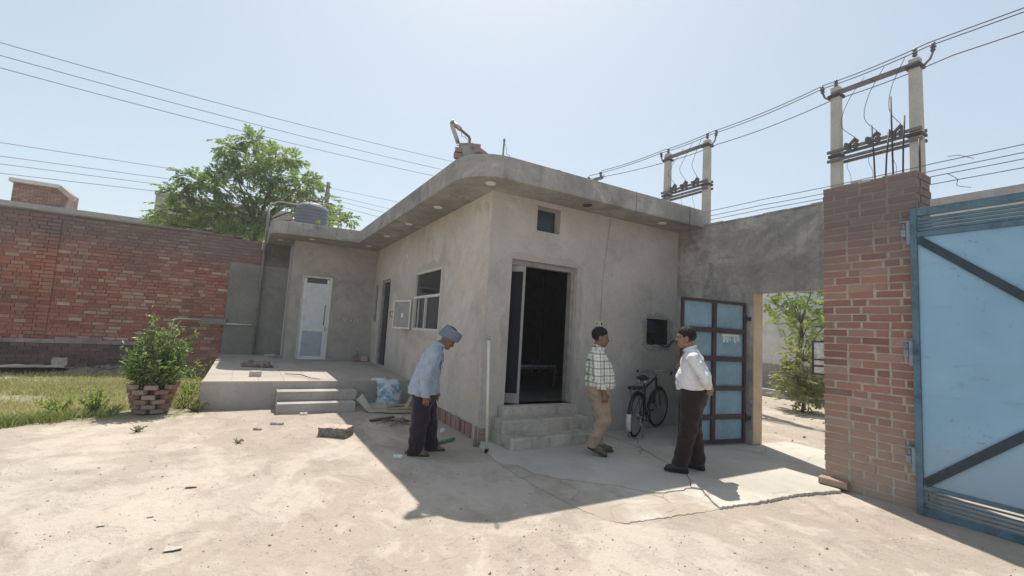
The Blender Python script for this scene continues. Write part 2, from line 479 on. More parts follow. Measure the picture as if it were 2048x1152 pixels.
xs = np.concatenate([[-400, -150, -60, -30, -18, -12, -9], np.arange(-7.5, 9.01, 0.11), [9.6, 10.5, 12, 15, 20, 30, 60, 150, 400]])
ys = np.concatenate([[-400, -100, -30, -10, -4, -1.5, -0.5], np.arange(0.2, 15.01, 0.11), [15.6, 17, 20, 25, 35, 60, 150, 400]])
GX, GY = np.meshgrid(xs, ys, indexing='ij')
GZ = ground_z(GX, GY)
nx, ny = GX.shape
idx = np.arange(nx*ny).reshape(nx, ny)
Fq = np.stack([idx[:-1, :-1], idx[1:, :-1], idx[1:, 1:], idx[:-1, 1:]], -1).reshape(-1, 4)
ground = mesh_np('ground', np.stack([GX, GY, GZ], -1).reshape(-1, 3), Fq, M_GROUND)
tag(ground, kind='structure')

# ---------------------------------------------------------------- concrete apron in front of the gatehouse
def apron_material(name, craze, tint=(1, 1, 1)):
    t = NT(name); p = t.geo()
    big = t.noise(p, 0.8, 6, 0.6, 0.5); mid = t.noise(p, 3.2, 6, 0.65); fine = t.noise(p, 34, 4, 0.7)
    c = t.ramp(big, [(0.3, tuple(a*b for a, b in zip((0.43, 0.395, 0.345), tint))), (0.55, tuple(a*b for a, b in zip((0.52, 0.48, 0.42), tint))), (0.75, tuple(a*b for a, b in zip((0.575, 0.53, 0.465), tint)))])
    c = t.mix(t.ramp(mid, [(0.5, 0.0), (0.75, 0.45)]), c, (0.33, 0.28, 0.225))
    c = t.mix(t.ramp(fine, [(0.52, 0.0), (0.8, 0.4)]), c, (0.28, 0.25, 0.21))
    dn = t.n('ShaderNodeTexNoise'); dn.inputs['Scale'].default_value = 3.0; dn.inputs['Detail'].default_value = 3; t.l(p, dn.inputs['Vector'])
    pd = t.mix(0.16, p, dn.outputs[1])
    sc = 3.6 if craze else 0.75
    vd = t.voro(pd, sc, 'DISTANCE_TO_EDGE').outputs['Distance']
    crk = t.ramp(vd, [(0.0, 1.0), (0.020 if craze else 0.006, 0.0)])
    if not craze:
        crk = t.math('MULTIPLY', crk, t.ramp(t.noise(p, 0.7, 2), [(0.52, 0.0), (0.6, 0.7)]))
    else:
        crk = t.math('MULTIPLY', crk, t.ramp(mid, [(0.4, 0.0), (0.62, 0.75)]))
        c = t.mix(t.ramp(t.noise(p, 1.3, 5, 0.65, 0.5), [(0.40, 0.0), (0.56, 0.85)]), c, (0.36, 0.295, 0.235))
    c = t.mix(crk, c, (0.14, 0.12, 0.10))
    t.color(c).rough(0.93, 0.15)
    h = t.math('SUBTRACT', t.math('ADD', t.math('MULTIPLY', mid, 0.4), t.math('MULTIPLY', fine, 0.3)), crk)
    t.bump(h, 0.35, 0.012)
    return t.mat
M_APRON = apron_material('apron_concrete', False)
M_APRON_C = apron_material('crazed_concrete', True)
M_APRON_D = apron_material('earth_stained_concrete', False, (0.8, 0.74, 0.68))

def jag(pts, amp=0.018, step=0.07, seed=1):
    rg = random.Random(seed); out = []
    for a, b in zip(pts[:-1], pts[1:]):
        L = math.hypot(b[0]-a[0], b[1]-a[1]); n = max(1, int(L/step))
        for i in range(n):
            s = i/n; q = 0 if i == 0 else rg.uniform(-amp, amp)
            nx_, ny_ = -(b[1]-a[1])/L, (b[0]-a[0])/L
            out.append((a[0]+(b[0]-a[0])*s+nx_*q, a[1]+(b[1]-a[1])*s+ny_*q))
    out.append(pts[-1]); return out

crackA = jag([(2.70, 4.70), (2.861, 4.612), (2.875, 4.355), (3.066, 4.019), (3.429, 3.72), (3.67, 3.395), (3.82, 3.30), (4.22, 3.30)], 0.02, 0.06, 3)
crackB = jag([(4.22, 3.30), (4.30, 3.22), (4.16, 3.05), (3.988, 2.80)], 0.015, 0.06, 4)
crackB2 = jag([(4.22, 3.30), (4.40, 3.45), (4.644, 3.692), (4.75, 4.1), (4.95, 4.75), (5.02, 5.745)], 0.012, 0.08, 5)
edgeL = jag([(2.83, 5.745), (2.77, 5.17), (2.71, 4.90), (2.70, 4.70)], 0.012, 0.08, 6)
edgeC = jag([(2.70, 4.70), (2.69, 3.91), (2.72, 3.35), (2.78, 3.02), (2.9, 2.91), (3.33, 2.86), (3.7, 2.83), (3.988, 2.80)], 0.016, 0.03, 7)
edgeD = jag([(3.988, 2.80), (4.4, 2.75), (5.23, 2.71), (5.80, 2.60)], 0.013, 0.026, 8)
apron = empty('apron_pavement', (4.5, 4.2, 0)); tag(apron, kind='structure')
def inset(poly, d=0.005):
    cx = sum(p[0] for p in poly)/len(poly); cy = sum(p[1] for p in poly)/len(poly)
    n = len(poly); out = []
    for i in range(n):
        a, b, c = Vector(poly[i-1]), Vector(poly[i]), Vector(poly[(i+1) % n])
        e = (c-a); e = e.normalized() if e.length > 0 else e
        out.append((b.x-e.y*d, b.y+e.x*d))
    return out
polyA = edgeL[:-1] + crackA[:-1] + crackB2
polyA = polyA[:]                                     # runs ccw from the corner, round the crack, up to the wall
polyB = list(reversed(crackB2))[:-1] + crackB[:-1] + edgeD + [(5.94, 2.84), (7.75, 2.84), (7.75, 4.27), (6.84, 4.27), (6.84, 5.745)]
polyC = edgeC[:-1] + list(reversed(crackB))[:-1] + list(reversed(crackA))[:-1]
for nm, pl, zt, mt in (('slab', polyA, 0.012, M_APRON), ('slab', polyB, 0.022, M_APRON), ('slab', polyC, 0.003, M_APRON_C)):
    MB().prism(inset(pl, 0.004), -0.12, zt, 0).build(nm, mt, apron)

# ================================================================ gatehouse
house = empty('gatehouse', (2.91, 5.75, 0), 0, 'grey cement-plastered gatehouse with flat overhanging roof slab, rounded at the corner', 'building')

def wall_panel(mb, o, d, length, z0, z1, thick, holes, mi=0):
    """wall face from o along d; its back lies to the right of d turned inwards (d rotated -90); holes: (u0,u1,z0,z1)"""
    o = Vector((o[0], o[1], 0)); d = Vector((d[0], d[1], 0)).normalized(); n = Vector((d.y, -d.x, 0))
    us = sorted({0.0, length, *[h[0] for h in holes], *[h[1] for h in holes]})
    zs = sorted({z0, z1, *[h[2] for h in holes], *[h[3] for h in holes]})
    def P(u, z, k): q = o+d*u+n*(thick*k); return (q.x, q.y, z)
    def solid(i, j):
        if i < 0 or j < 0 or i >= len(us)-1 or j >= len(zs)-1: return False
        cu = (us[i]+us[i+1])/2; cz = (zs[j]+zs[j+1])/2
        return not any(h[0] < cu < h[1] and h[2] < cz < h[3] for h in holes)
    for i in range(len(us)-1):
        for j in range(len(zs)-1):
            if not solid(i, j): continue
            a, b, c, e = us[i], us[i+1], zs[j], zs[j+1]
            mb.add([P(a,c,0),P(b,c,0),P(b,e,0),P(a,e,0)], [(3,2,1,0)], mi)
            mb.add([P(a,c,1),P(b,c,1),P(b,e,1),P(a,e,1)], [(0,1,2,3)], mi)
            if not solid(i-1, j): mb.add([P(a,c,0),P(a,e,0),P(a,e,1),P(a,c,1)], [(0,1,2,3)], mi)
            if not solid(i+1, j): mb.add([P(b,c,0),P(b,e,0),P(b,e,1),P(b,c,1)], [(3,2,1,0)], mi)
            if not solid(i, j-1): mb.add([P(a,c,0),P(b,c,0),P(b,c,1),P(a,c,1)], [(3,2,1,0)], mi)
            if not solid(i, j+1): mb.add([P(a,e,0),P(b,e,0),P(b,e,1),P(a,e,1)], [(0,1,2,3)], mi)
    return mb

ZS, ZR = 3.56, 3.875       # soffit and roof top
K = (2.91, 5.75)
F1D = Vector((0.12, 7.2, 0)).normalized()
def F1(u, out=0.0, z=0.0):
    """point on the window side wall, u metres from the corner, out towards the yard"""
    return (K[0]+F1D.x*u-F1D.y*out, K[1]+F1D.y*u+F1D.x*out, z)
DOOR = (3.29, 4.50, 0.49, 2.61)
# walls: the door side
w = MB()
# (panel goes right to left so that the room lies behind it)
def front_holes():
    L = 6.92-K[0]
    hs = [(3.29, 4.50, 0.49, 2.61), (3.69, 4.125, 3.095, 3.485), (6.09, 6.63, 1.44, 1.905)]
    return [(h[0]-K[0], h[1]-K[0], h[2], h[3]) for h in hs]
def flip_panel(mb, o, d, length, z0, z1, thick, holes):
    """like wall_panel but the wall lies to the left of d"""
    o2 = (o[0]+d[0]*length, o[1]+d[1]*length); d2 = (-d[0], -d[1])
    return wall_panel(mb, o2, d2, length, z0, z1, thick, [(length-h[1], length-h[0], h[2], h[3]) for h in holes])
wf = flip_panel(MB(), K, (1, 0), 6.92-K[0], -0.12, ZS, 0.23, front_holes())
wf.build('wall', M_F2, house)
w1 = wall_panel(MB(), (K[0]-0.004, K[1]+0.008), (F1D.x, F1D.y), 7.22, 0.205, ZS, 0.23,
                [(1.88, 3.46, 1.455, 2.63), (5.47, 6.42, 0.49, 2.67), (6.72, 7.10, 1.56, 2.60)])
M_F1 = m_plaster('cement_plaster_window_side', (0.535, 0.492, 0.447), (0.385, 0.355, 0.323), (0.60, 0.555, 0.505), warm=(0.55, 0.455, 0.372), seed=1.7, stain=0.6)  # lighter and warmer: bounce from the sunny ground put into the colour
w1.build('wall', M_F1, house)
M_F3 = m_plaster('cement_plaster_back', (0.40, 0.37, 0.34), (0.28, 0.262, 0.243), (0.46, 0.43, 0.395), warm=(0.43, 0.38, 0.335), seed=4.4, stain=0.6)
w3 = flip_panel(MB(), (0.905, 12.95), (1, 0), 2.12, 0.40, ZS, 0.2, [(1.155-0.905, 1.905-0.905, 0.50, 2.69)])
w3.build('wall', M_F3, house)
MB().box(0.905, 1.105, 13.15, 14.19, 0.40, ZS).build('wall', M_F3, house)
# far right and rear walls, partition, inner floor (the rooms are real, their shade painted into the colours)
MB().box(6.92, 7.10, 5.752, 14.19, -0.1, ZS).build('wall', M_F2, house)
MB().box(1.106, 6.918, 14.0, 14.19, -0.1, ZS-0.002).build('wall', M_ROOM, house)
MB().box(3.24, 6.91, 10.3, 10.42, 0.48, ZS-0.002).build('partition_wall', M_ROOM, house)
MB().box(3.145, 6.915, 5.985, 13.99, 0.30, 0.485).build('room_floor', m_plain('darkened_dusty_floor', (0.13, 0.125, 0.122), 0.8, 0.3, var=0.2), house)  # floor colour darkened as well, for the same room shade
# inner wall sheet in the shade-dark room colour
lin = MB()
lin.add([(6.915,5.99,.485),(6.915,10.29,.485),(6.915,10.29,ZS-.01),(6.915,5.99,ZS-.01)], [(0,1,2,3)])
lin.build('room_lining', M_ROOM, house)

# roof slab: L-shaped with two rounded corners
def arc(cx, cy, r, a0, a1, n=12): return [(cx+r*math.cos(R_(a0+(a1-a0)*i/n)), cy+r*math.sin(R_(a0+(a1-a0)*i/n))) for i in range(n+1)]
roof_poly = [(6.98, 5.19)] + [(6.98, 14.3), (0.29, 14.3)] + arc(0.72, 12.53, 0.43, 180, 262, 9) + [(2.29, 11.93)] + arc(2.87, 5.76, 0.58, 180, 272, 14) 
rf = MB().prism(roof_poly, ZS, ZR)
ro = rf.build('roof_slab', M_ROOF, house, bevel=0.018)
# thin render band that is flaking off along the rim
# exposed brick plinth under the window side
rg = random.Random(5)
u = 0.03
while u < 3.0:
    wbr = rg.uniform(0.068, 0.08); zt = 0.2 + rg.uniform(-0.03, 0.008); od = rg.uniform(-0.012, 0.012)
    m = MB()
    a = F1(u, 0.006+od); b = F1(u+wbr, 0.006+od); c = F1(u+wbr, -0.15); d = F1(u, -0.15)
    m.prism([a[:2], d[:2], c[:2], b[:2]], -0.1, zt)
    m.build('brick', M_LOOSE, house, bevel=0.006)
    u += wbr+rg.uniform(0.008, 0.016)
MB().prism([F1(0.02, -0.02)[:2], F1(0.02, -0.2)[:2], F1(7.2, -0.2)[:2], F1(7.2, -0.02)[:2]], -0.1, 0.204).build('plinth', M_MORTAR, house)
m = MB(); 
x = K[0]+0.004
for i in range(3):
    for j in range(2):
        xa = K[0]-0.004+ (0.0 if j else 0.0) + i*0.118; 
        MB().box(xa, min(xa+0.108, 3.06), 5.735-rg.uniform(0, .01), 5.749, 0.02+j*0.085, 0.095+j*0.085).build('brick', M_LOOSE, house) if xa < 3.0 else None

# steps up to the open door
for i, (x0, x1, y0, z1) in enumerate(((3.09, 4.64, 5.148, 0.162), (3.10, 4.57, 5.425, 0.335), (3.19, 4.525, 5.645, 0.486))):
    m = MB(); n = 16
    rg2 = random.Random(20+i)
    # a step with a chipped, uneven nose
    pts = [(x0+(x1-x0)*k/n, y0+abs(rg2.gauss(0, 0.006)), z1-abs(rg2.gauss(0, 0.005))) for k in range(n+1)]
    vs_ = []; 
    for k in range(n+1):
        xx = x0+(x1-x0)*k/n
        vs_ += [(xx, y0, 0.0 if i == 0 else 0.16*i), (pts[k][0], pts[k][1], pts[k][2]-0.012), (pts[k][0], pts[k][1]+0.014, pts[k][2]), (xx, 5.749, z1), (xx, 5.749, 0.0)]
    fs = []
    for k in range(n):
        a = 5*k; b = 5*(k+1)
        fs += [(a, b, b+1, a+1), (a+1, b+1, b+2, a+2), (a+2, b+2, b+3, a+3)]
    fs += [(0, 1, 2, 3, 4), (5*n+4, 5*n+3, 5*n+2, 5*n+1, 5*n)]
    m.add(vs_, fs).build('step', M_STEP, house)
# threshold in the doorway
MB().box(3.292, 4.498, 5.70, 5.985, 0.40, 0.49).build('threshold', M_STEP, house)

# main doorway: frame, narrow leaf ajar, big leaf folded back into the room
fr = MB(); yf = 5.815
fr.box(3.291, 3.33, yf, yf+0.11, 0.491, 2.609); fr.box(4.44, 4.499, yf, yf+0.11, 0.491, 2.609); fr.box(3.331, 4.439, yf, yf+0.11, 2.535, 2.609)
dr = fr.build('door_frame', M_ALU_DIRTY, house)
lf = MB()
a = Vector((3.335, 5.93, 0)); b = Vector((3.545, 5.765, 0)); d = (b-a).normalized()
def leafbar(m, s0, s1, z0, z1, t=0.04):
    p = a+d*s0; q = a+d*s1; nrm = Vector((d.y, -d.x, 0))*t/2
    m.prism([(p-nrm)[:2], (p+nrm)[:2], (q+nrm)[:2], (q-nrm)[:2]], z0, z1)
Lw = (b-a).length
leafbar(lf, Lw-0.035, Lw, 0.50, 2.53); leafbar(lf, 0, 0.04, 0.50, 2.53); leafbar(lf, 0.04, Lw-0.035, 2.44, 2.53); leafbar(lf, 0.04, Lw-0.035, 0.50, 0.64)
lo = lf.build('door_leaf', m_plain('grey_door_leaf', (0.30, 0.29, 0.27), 0.6, 0.3, var=0.15), house)
lp = MB(); leafbar(lp, 0.041, Lw-0.036, 0.641, 2.439, 0.008); lp.build('pane', m_plain('grimy_dark_pane', (0.012, 0.013, 0.018), 0.6, 0.15, var=0.2), lo)
# high ventilator beside it: steel flap and bar
v = MB()
v.box(3.691, 3.72, 5.86, 5.90, 3.096, 3.484); v.box(4.095, 4.124, 5.86, 5.90, 3.096, 3.484); v.box(3.721, 4.094, 5.86, 5.90, 3.455, 3.484); v.box(3.721, 4.094, 5.86, 5.90, 3.096, 3.12)
vo = v.build('ventilator', M_ALU_DIRTY, house)
MB().box(3.721, 4.094, 5.87, 5.882, 3.121, 3.454).build('pane', m_plain('blue_black_pane', (0.02, 0.028, 0.055), 0.3, 0.5, var=0.2), vo)

# window on the side wall
def f1box(m, u0, u1, o0, o1, z0, z1):
    m.prism([F1(u0, o1)[:2], F1(u0, o0)[:2], F1(u1, o0)[:2], F1(u1, o1)[:2]], z0, z1)
wfm = MB()
M_WFR = m_plain('white_window_frame', (0.60, 0.585, 0.55), 0.5, 0.35, var=0.08)
f1box(wfm, 1.881, 1.925, -0.10, 0.004, 1.456, 2.629); f1box(wfm, 3.415, 3.459, -0.10, 0.004, 1.456, 2.629)
f1box(wfm, 1.926, 3.414, -0.10, 0.004, 2.585, 2.629); f1box(wfm, 1.926, 3.414, -0.10, 0.004, 1.456, 1.50); f1box(wfm, 1.926, 3.414, -0.098, 0.002, 2.09, 2.14)
f1box(wfm, 2.705, 2.75, -0.097, 0.000, 1.501, 2.089)
wo_ = wfm.build('window', M_WFR, house)
for (u0, u1, z0, z1) in ((1.927, 3.413, 2.141, 2.584), (1.927, 2.704, 1.501, 2.089)):
    m = MB(); f1box(m, u0, u1, -0.048, -0.042, z0, z1); m.build('pane', M_GLASS, wo_)
m = MB(); f1box(m, 2.751, 3.413, -0.06, -0.054, 1.501, 2.089); m.build('pane', M_GLASS, wo_)
m = MB(); f1box(m, 3.2, 3.24, -0.053, -0.03, 1.501, 2.089); m.build('sash_stile', M_ALU, wo_)
# open steel shutter beside the window
hs = F1(3.50, 0.0)
sd = Vector((F1D.x, F1D.y, 0)); so = Vector((-F1D.y, F1D.x, 0)); ang = R_(16)
sdir = sd*math.cos(ang)+so*math.sin(ang); sn = Vector((sdir.y, -sdir.x, 0))
def shp(s, o): q = Vector((hs[0], hs[1], 0))+so*0.03+sdir*s+sn*o; return (q.x, q.y)
m = MB(); m.prism([shp(0, 0.0), shp(0, 0.02), shp(0.68, 0.02), shp(0.68, 0.0)], 1.455, 2.07)
sh = m.build('window_shutter', m_plain('grey_sheet_shutter', (0.30, 0.295, 0.285), 0.6, 0.3, var=0.15, scale=4), house, bevel=0.004)
m = MB()
for (s0, s1, z0, z1) in ((0, 0.04, 1.455, 2.07), (0.64, 0.68, 1.455, 2.07), (0.04, 0.64, 1.455, 1.495), (0.04, 0.64, 2.03, 2.07)):
    m.prism([shp(s0, -0.016), shp(s0, -0.002), shp(s1, -0.002), shp(s1, -0.016)], z0, z1)
m.build('shutter_frame', M_WFR, sh)
m = MB(); m.prism([shp(0.28, -0.008), shp(0.28, -0.003), shp(0.36, -0.003), shp(0.36, -0.008)], 1.70, 1.79); m.build('paper_sticker', M_WHITE, sh)
m = MB(); m.tube([(*shp(0.69, -0.02), 1.82), (*shp(0.73, -0.05), 1.80), (*shp(0.73, -0.05), 1.72), (*shp(0.69, -0.02), 1.70)], 0.008, 6); m.build('handle', M_BLACK, sh)
# side doorway and its narrow light
dfm = MB()
f1box(dfm, 5.471, 5.53, -0.14, -0.03, 0.491, 2.669); f1box(dfm, 6.36, 6.419, -0.14, -0.03, 0.491, 2.669); f1box(dfm, 5.531, 6.359, -0.14, -0.03, 2.60, 2.669)
do_ = dfm.build('door_frame', M_ALU_DIRTY, house)
m = MB(); f1box(m, 5.95, 6.358, -0.12, -0.08, 0.50, 2.598); m.build('door_leaf', m_plain('dark_grey_door', (0.055, 0.058, 0.065), 0.5, 0.3, var=0.3, scale=3), do_)
m = MB(); f1box(m, 6.721, 6.76, -0.09, 0.008, 1.561, 2.599); f1box(m, 7.06, 7.099, -0.09, 0.008, 1.561, 2.599); f1box(m, 6.761, 7.059, -0.09, 0.008, 2.56, 2.599); f1box(m, 6.761, 7.059, -0.09, 0.008, 1.561, 1.60)
no_ = m.build('window', M_ALU, house)
m = MB(); f1box(m, 6.761, 7.059, -0.05, -0.044, 1.601, 2.559); m.build('pane', M_GLASS, no_)

# pale two-panel door at the back of the platform
x0, x1, z0, z1, yd = 1.156, 1.904, 0.501, 2.689, 13.0
m = MB()
m.box(x0, x0+0.05, yd, yd+0.09, z0, z1); m.box(x1-0.05, x1, yd, yd+0.09, z0, z1); m.box(x0+0.05, x1-0.05, yd, yd+0.09, z1-0.05, z1)
pdr = m.build('door_frame', m_plain('white_door_frame', (0.72, 0.71, 0.68), 0.5, 0.4, var=0.1), house)
M_PDOOR = m_plain('white_door_stile', (0.74, 0.73, 0.71), 0.5, 0.4, var=0.1)
lx0, lx1, ly = x0+0.055, x1-0.055, yd-0.005
m = MB()
m.box(lx0, lx0+0.07, ly, ly+0.035, z0+0.005, 2.62); m.box(lx1-0.07, lx1, ly, ly+0.035, z0+0.005, 2.62)
m.box(lx0+0.07, lx1-0.07, ly, ly+0.035, 1.235, 1.305); m.box(lx0+0.07, lx1-0.07, ly, ly+0.035, z0+0.005, z0+0.09)
lfo = m.build('door_leaf', M_PDOOR, pdr)
MB().box(lx0+0.071, lx1-0.071, ly+0.012, ly+0.024, 1.306, 2.50).build('upper_panel', m_plain('pale_grey_panel', (0.66, 0.67, 0.69), 0.45, 0.4, var=0.08), lfo)
MB().box(lx0+0.071, lx1-0.071, ly+0.012, ly+0.024, z0+0.091, 1.234).build('lower_panel', m_plain('blue_grey_panel', (0.37, 0.42, 0.47), 0.5, 0.4, var=0.12), lfo)
MB().box(lx0+0.071, lx1-0.071, ly+0.02, ly+0.026, 2.501, 2.62).build('dark_transom', M_GLASS, lfo)
m = MB(); m.box(lx1-0.078, lx1-0.06, ly-0.012, ly-0.001, 1.40, 1.95); m.tube([(lx1-0.03, ly-0.002, 1.36), (lx1-0.03, ly-0.045, 1.36), (lx1-0.03, ly-0.045, 1.26), (lx1-0.03, ly-0.002, 1.26)], 0.008, 6)
m.build('handle', M_BLACK, lfo)
# lighter patching round that door
# chalk scribble on the wall beside it
M_CHALK = m_plain('chalk', (0.62, 0.62, 0.60), 0.9, 0.1, var=0.1)
def chalk(strokes, w=0.012):
    m = MB()
    for pts in strokes:
        for (a_, b_) in zip(pts[:-1], pts[1:]):
            m.bar((a_[0], 12.945, a_[1]), (b_[0], 12.945, b_[1]), 0.006, w, up=(0, 0, 1))
    return m
ch = chalk([[(2.27, 1.61), (2.285, 1.56), (2.30, 1.555)], [(2.33, 1.61), (2.345, 1.63), (2.36, 1.60)], [(2.33, 1.53), (2.335, 1.50)],
            [(2.43, 1.545), (2.455, 1.59), (2.475, 1.545)], [(2.535, 1.525), (2.57, 1.60), (2.61, 1.61)], [(2.63, 1.60), (2.655, 1.565), (2.66, 1.51)], [(2.70, 1.59), (2.72, 1.60)], [(2.29, 1.46), (2.305, 1.455)]])
ch.build('chalk_scribble', M_CHALK, house)

# raised platform in front of the back door, paved with large tiles, two steps
plat_top = lambda y: 0.447 + (y-8.92)*0.0128
pl = MB()
PX0 = -0.53
poly = [(PX0, 8.92), (2.96, 8.92), (3.02, 12.94), (0.903, 12.949), (0.903, 14.19), (PX0+0.06, 14.19)]
n = len(poly)
vs_ = [(p[0], p[1], -0.1) for p in poly]+[(p[0], p[1], plat_top(p[1])-0.012) for p in poly]
fs = [tuple(range(n, 2*n))]+[(i, (i+1) % n, n+(i+1) % n, n+i) for i in range(n)]
pl.add(vs_, fs)
plo = pl.build('platform', M_PLINTH, house)
def tile_mat():
    t = NT('dusty_floor_tile'); p = t.geo(); r = t.objrand()
    c = t.ramp(r, [(0.0, (0.345, 0.305, 0.265)), (0.5, (0.40, 0.355, 0.305)), (1.0, (0.435, 0.385, 0.335))])
    n1 = t.noise(p, 3.0, 6, 0.65, 0.4); n2 = t.noise(p, 40, 3, 0.7)
    c = t.mix(t.ramp(n1, [(0.45, 0.0), (0.75, 0.5)]), c, (0.30, 0.265, 0.225))
    c = t.mix(t.math('MULTIPLY', n2, 0.2), c, (0.52, 0.47, 0.40))
    t.color(c).rough(0.7, 0.25); t.bump(n2, 0.15, 0.005); return t.mat
M_TILE = tile_mat()
ty = 8.935
while ty < 14.1:
    tx = PX0+0.012
    dy = min(0.40, 14.18-ty)
    while tx < 2.9:
        dx = min(0.40, 2.95-tx)
        if not (ty+dy > 12.93 and tx+dx > 0.89) and dx > 0.08:
            m = MB(); e = 0.002
            za, zb = plat_top(ty), plat_top(ty+dy)
            xa, xb, ya, yb = tx+e, tx+dx-e, ty+e, ty+dy-e
            m.add([(xa,ya,za-.011),(xb,ya,za-.011),(xb,yb,zb-.011),(xa,yb,zb-.011),(xa,ya,za),(xb,ya,za),(xb,yb,zb),(xa,yb,zb)],
                  [(4,5,6,7),(0,1,5,4),(1,2,6,5),(2,3,7,6),(3,0,4,7)])
            m.build('tile', M_TILE, plo)
        tx += dx
    ty += dy
for (ya, zt) in ((8.30, 0.158), (8.575, 0.315)):
    MB().box(0.56, 1.78 if ya < 8.5 else 1.84, ya, 8.918, -0.05 if ya < 8.5 else 0.159, zt).build('step', M_PLINTH, plo, bevel=0.006)

def patch_ring(P, u0, u1, z0, z1, mg, seed, name, mat, parent, zmin=None):
    """fresh cement made good round an opening: irregular outline, 4 mm proud of the old render"""
    rg = random.Random(seed); inner = []; outer = []
    n = 14
    def jit(): return rg.uniform(0.45, 1.15)
    for k in range(n): t_ = k/n; inner.append((u0+(u1-u0)*t_, z1)); outer.append((u0+(u1-u0)*t_, z1+mg*jit()))
    for k in range(n): t_ = k/n; inner.append((u1, z1+(z0-z1)*t_)); outer.append((u1+mg*jit(), z1+(z0-z1)*t_))
    if zmin is None:
        for k in range(n): t_ = k/n; inner.append((u1+(u0-u1)*t_, z0)); outer.append((u1+(u0-u1)*t_, z0-mg*jit()))
    else: inner.append((u1, z0)); outer.append((u1+mg*0.6, z0))
    lft = range(n) if zmin is None else range(n+1)
    for k in lft: t_ = k/n; inner.append((u0, z0+(z1-z0)*t_)); outer.append((u0-mg*jit(), z0+(z1-z0)*t_))
    m = MB(); N = len(inner)
    vs_ = [P(a, 0.004, b) for a, b in inner]+[P(a, 0.004, b) for a, b in outer]+[P(a+(a-(u0+u1)/2)*0.004, -0.002, b+(b-(z0+z1)/2)*0.004) for a, b in outer]
    rngN = range(N) if zmin is None else [i for i in range(N) if i != n*2]
    fs = [(i, (i+1) % N, N+(i+1) % N, N+i) for i in rngN]+[(N+i, N+(i+1) % N, 2*N+(i+1) % N, 2*N+i) for i in rngN]
    m.add(vs_, fs).build(name, mat, parent)
M_PATCH = m_plaster('made_good_cement', (0.36, 0.335, 0.31), (0.28, 0.262, 0.243), (0.42, 0.395, 0.365), seed=13.0, stain=0.5)
M_PATCH1 = m_plaster('made_good_cement_window', (0.44, 0.405, 0.365), (0.35, 0.325, 0.295), (0.50, 0.46, 0.415), seed=14.0, stain=0.4)
patch_ring(lambda u, o_, z: (u, 12.95-o_, z), 1.155, 1.905, 0.52, 2.69, 0.14, 1, 'cement_patch', M_PATCH, house, 0.52)
patch_ring(lambda u, o_, z: F1(u, o_+0.004, z), 1.88, 3.46, 1.455, 2.63, 0.16, 2, 'cement_patch', M_PATCH1, house)
patch_ring(lambda u, o_, z: (u, 5.75-o_, z), 3.29, 4.50, 0.52, 2.61, 0.13, 3, 'cement_patch', M_PATCH1, house, 0.52)
patch_ring(lambda u, o_, z: (u, 5.75-o_, z), 6.09, 6.63, 1.44, 1.905, 0.12, 4, 'cement_patch', M_PATCH, house)
# little round cable outlet high on the side wall
q = F1(4.15, 0.012)
m = MB(); m.tube([F1(4.15, -0.005, 3.066), F1(4.15, 0.03, 3.066)], [0.045, 0.04], 12); m.build('cable_outlet', M_WHITE, house)
# meter recess on the door side: rough rim, shade-dark back and plates, fuse gear and wires
m = MB(); m.box(6.091, 6.629, 5.90, 5.94, 1.441, 1.904); rec = m.build('meter_recess', m_plain('recess_shade', (0.03, 0.03, 0.033), 0.9, 0.1, var=0.3), house)
M_RECESS_SHADE = bpy.data.materials['recess_shade']
for bx_ in ((6.0905, 6.095, 5.757, 5.899, 1.446, 1.899), (6.625, 6.6295, 5.757, 5.899, 1.446, 1.899), (6.0955, 6.6245, 5.757, 5.899, 1.8995, 1.9045), (6.0955, 6.6245, 5.757, 5.899, 1.4405, 1.4455)): MB().box(*bx_).build('recess_shade_plate', M_RECESS_SHADE, rec)  # plates added to put the shade of the reveals into dark colour
rimm = MB()
rgr = random.Random(9)
for k in range(22):
    s = k/22
    rimm.blob((6.06+0.6*((k*7) % 22)/22, 5.748, 1.43+rgr.uniform(-0.03, 0.01)), (0.03, 0.008, 0.03), seed=k, jit=0.4)
for k in range(5): rimm.blob((6.64, 5.748, 1.48+0.09*k), (0.02, 0.008, 0.055), seed=50+k, jit=0.4)
rimm.build('rough_rim', M_GATEWALL, rec)
m = MB(); m.box(6.13, 6.33, 5.80, 5.899, 1.66, 1.88); m.build('fuse_box', m_plain('dark_blue_enamel', (0.012, 0.016, 0.05), 0.4, 0.4, var=0.2), rec)
m = MB(); m.box(6.36, 6.58, 5.82, 5.899, 1.47, 1.80); m.build('meter', M_BLACK, rec)
m = MB()
for k in range(5):
    xx = 6.22+0.06*k
    m.tube([(xx, 5.83, 1.66), (xx+0.04, 5.78, 1.58), (xx+0.10, 5.735, 1.50), (xx+0.16, 5.73, 1.46)], 0.006, 5)
m.tube([(6.36, 5.74, 1.47), (6.52, 5.72, 1.42), (6.62, 5.715, 1.44), (6.72, 5.72, 1.53), (6.84, 5.735, 1.56)], 0.011, 6)
m.build('wires', M_CABLE, rec)
# switch plate
sw = MB(); sw.box(4.90, 5.065, 5.73, 5.749, 1.70, 1.795)
swo = sw.build('switch_board', m_plain('cream_switch_board', (0.60, 0.56, 0.42), 0.5, 0.4, var=0.06), house, bevel=0.004)
m = MB(); m.box(5.02, 5.045, 5.722, 5.729, 1.73, 1.765); m.box(4.925, 4.945, 5.725, 5.729, 1.74, 1.76); m.build('switch', M_BLACK, swo)
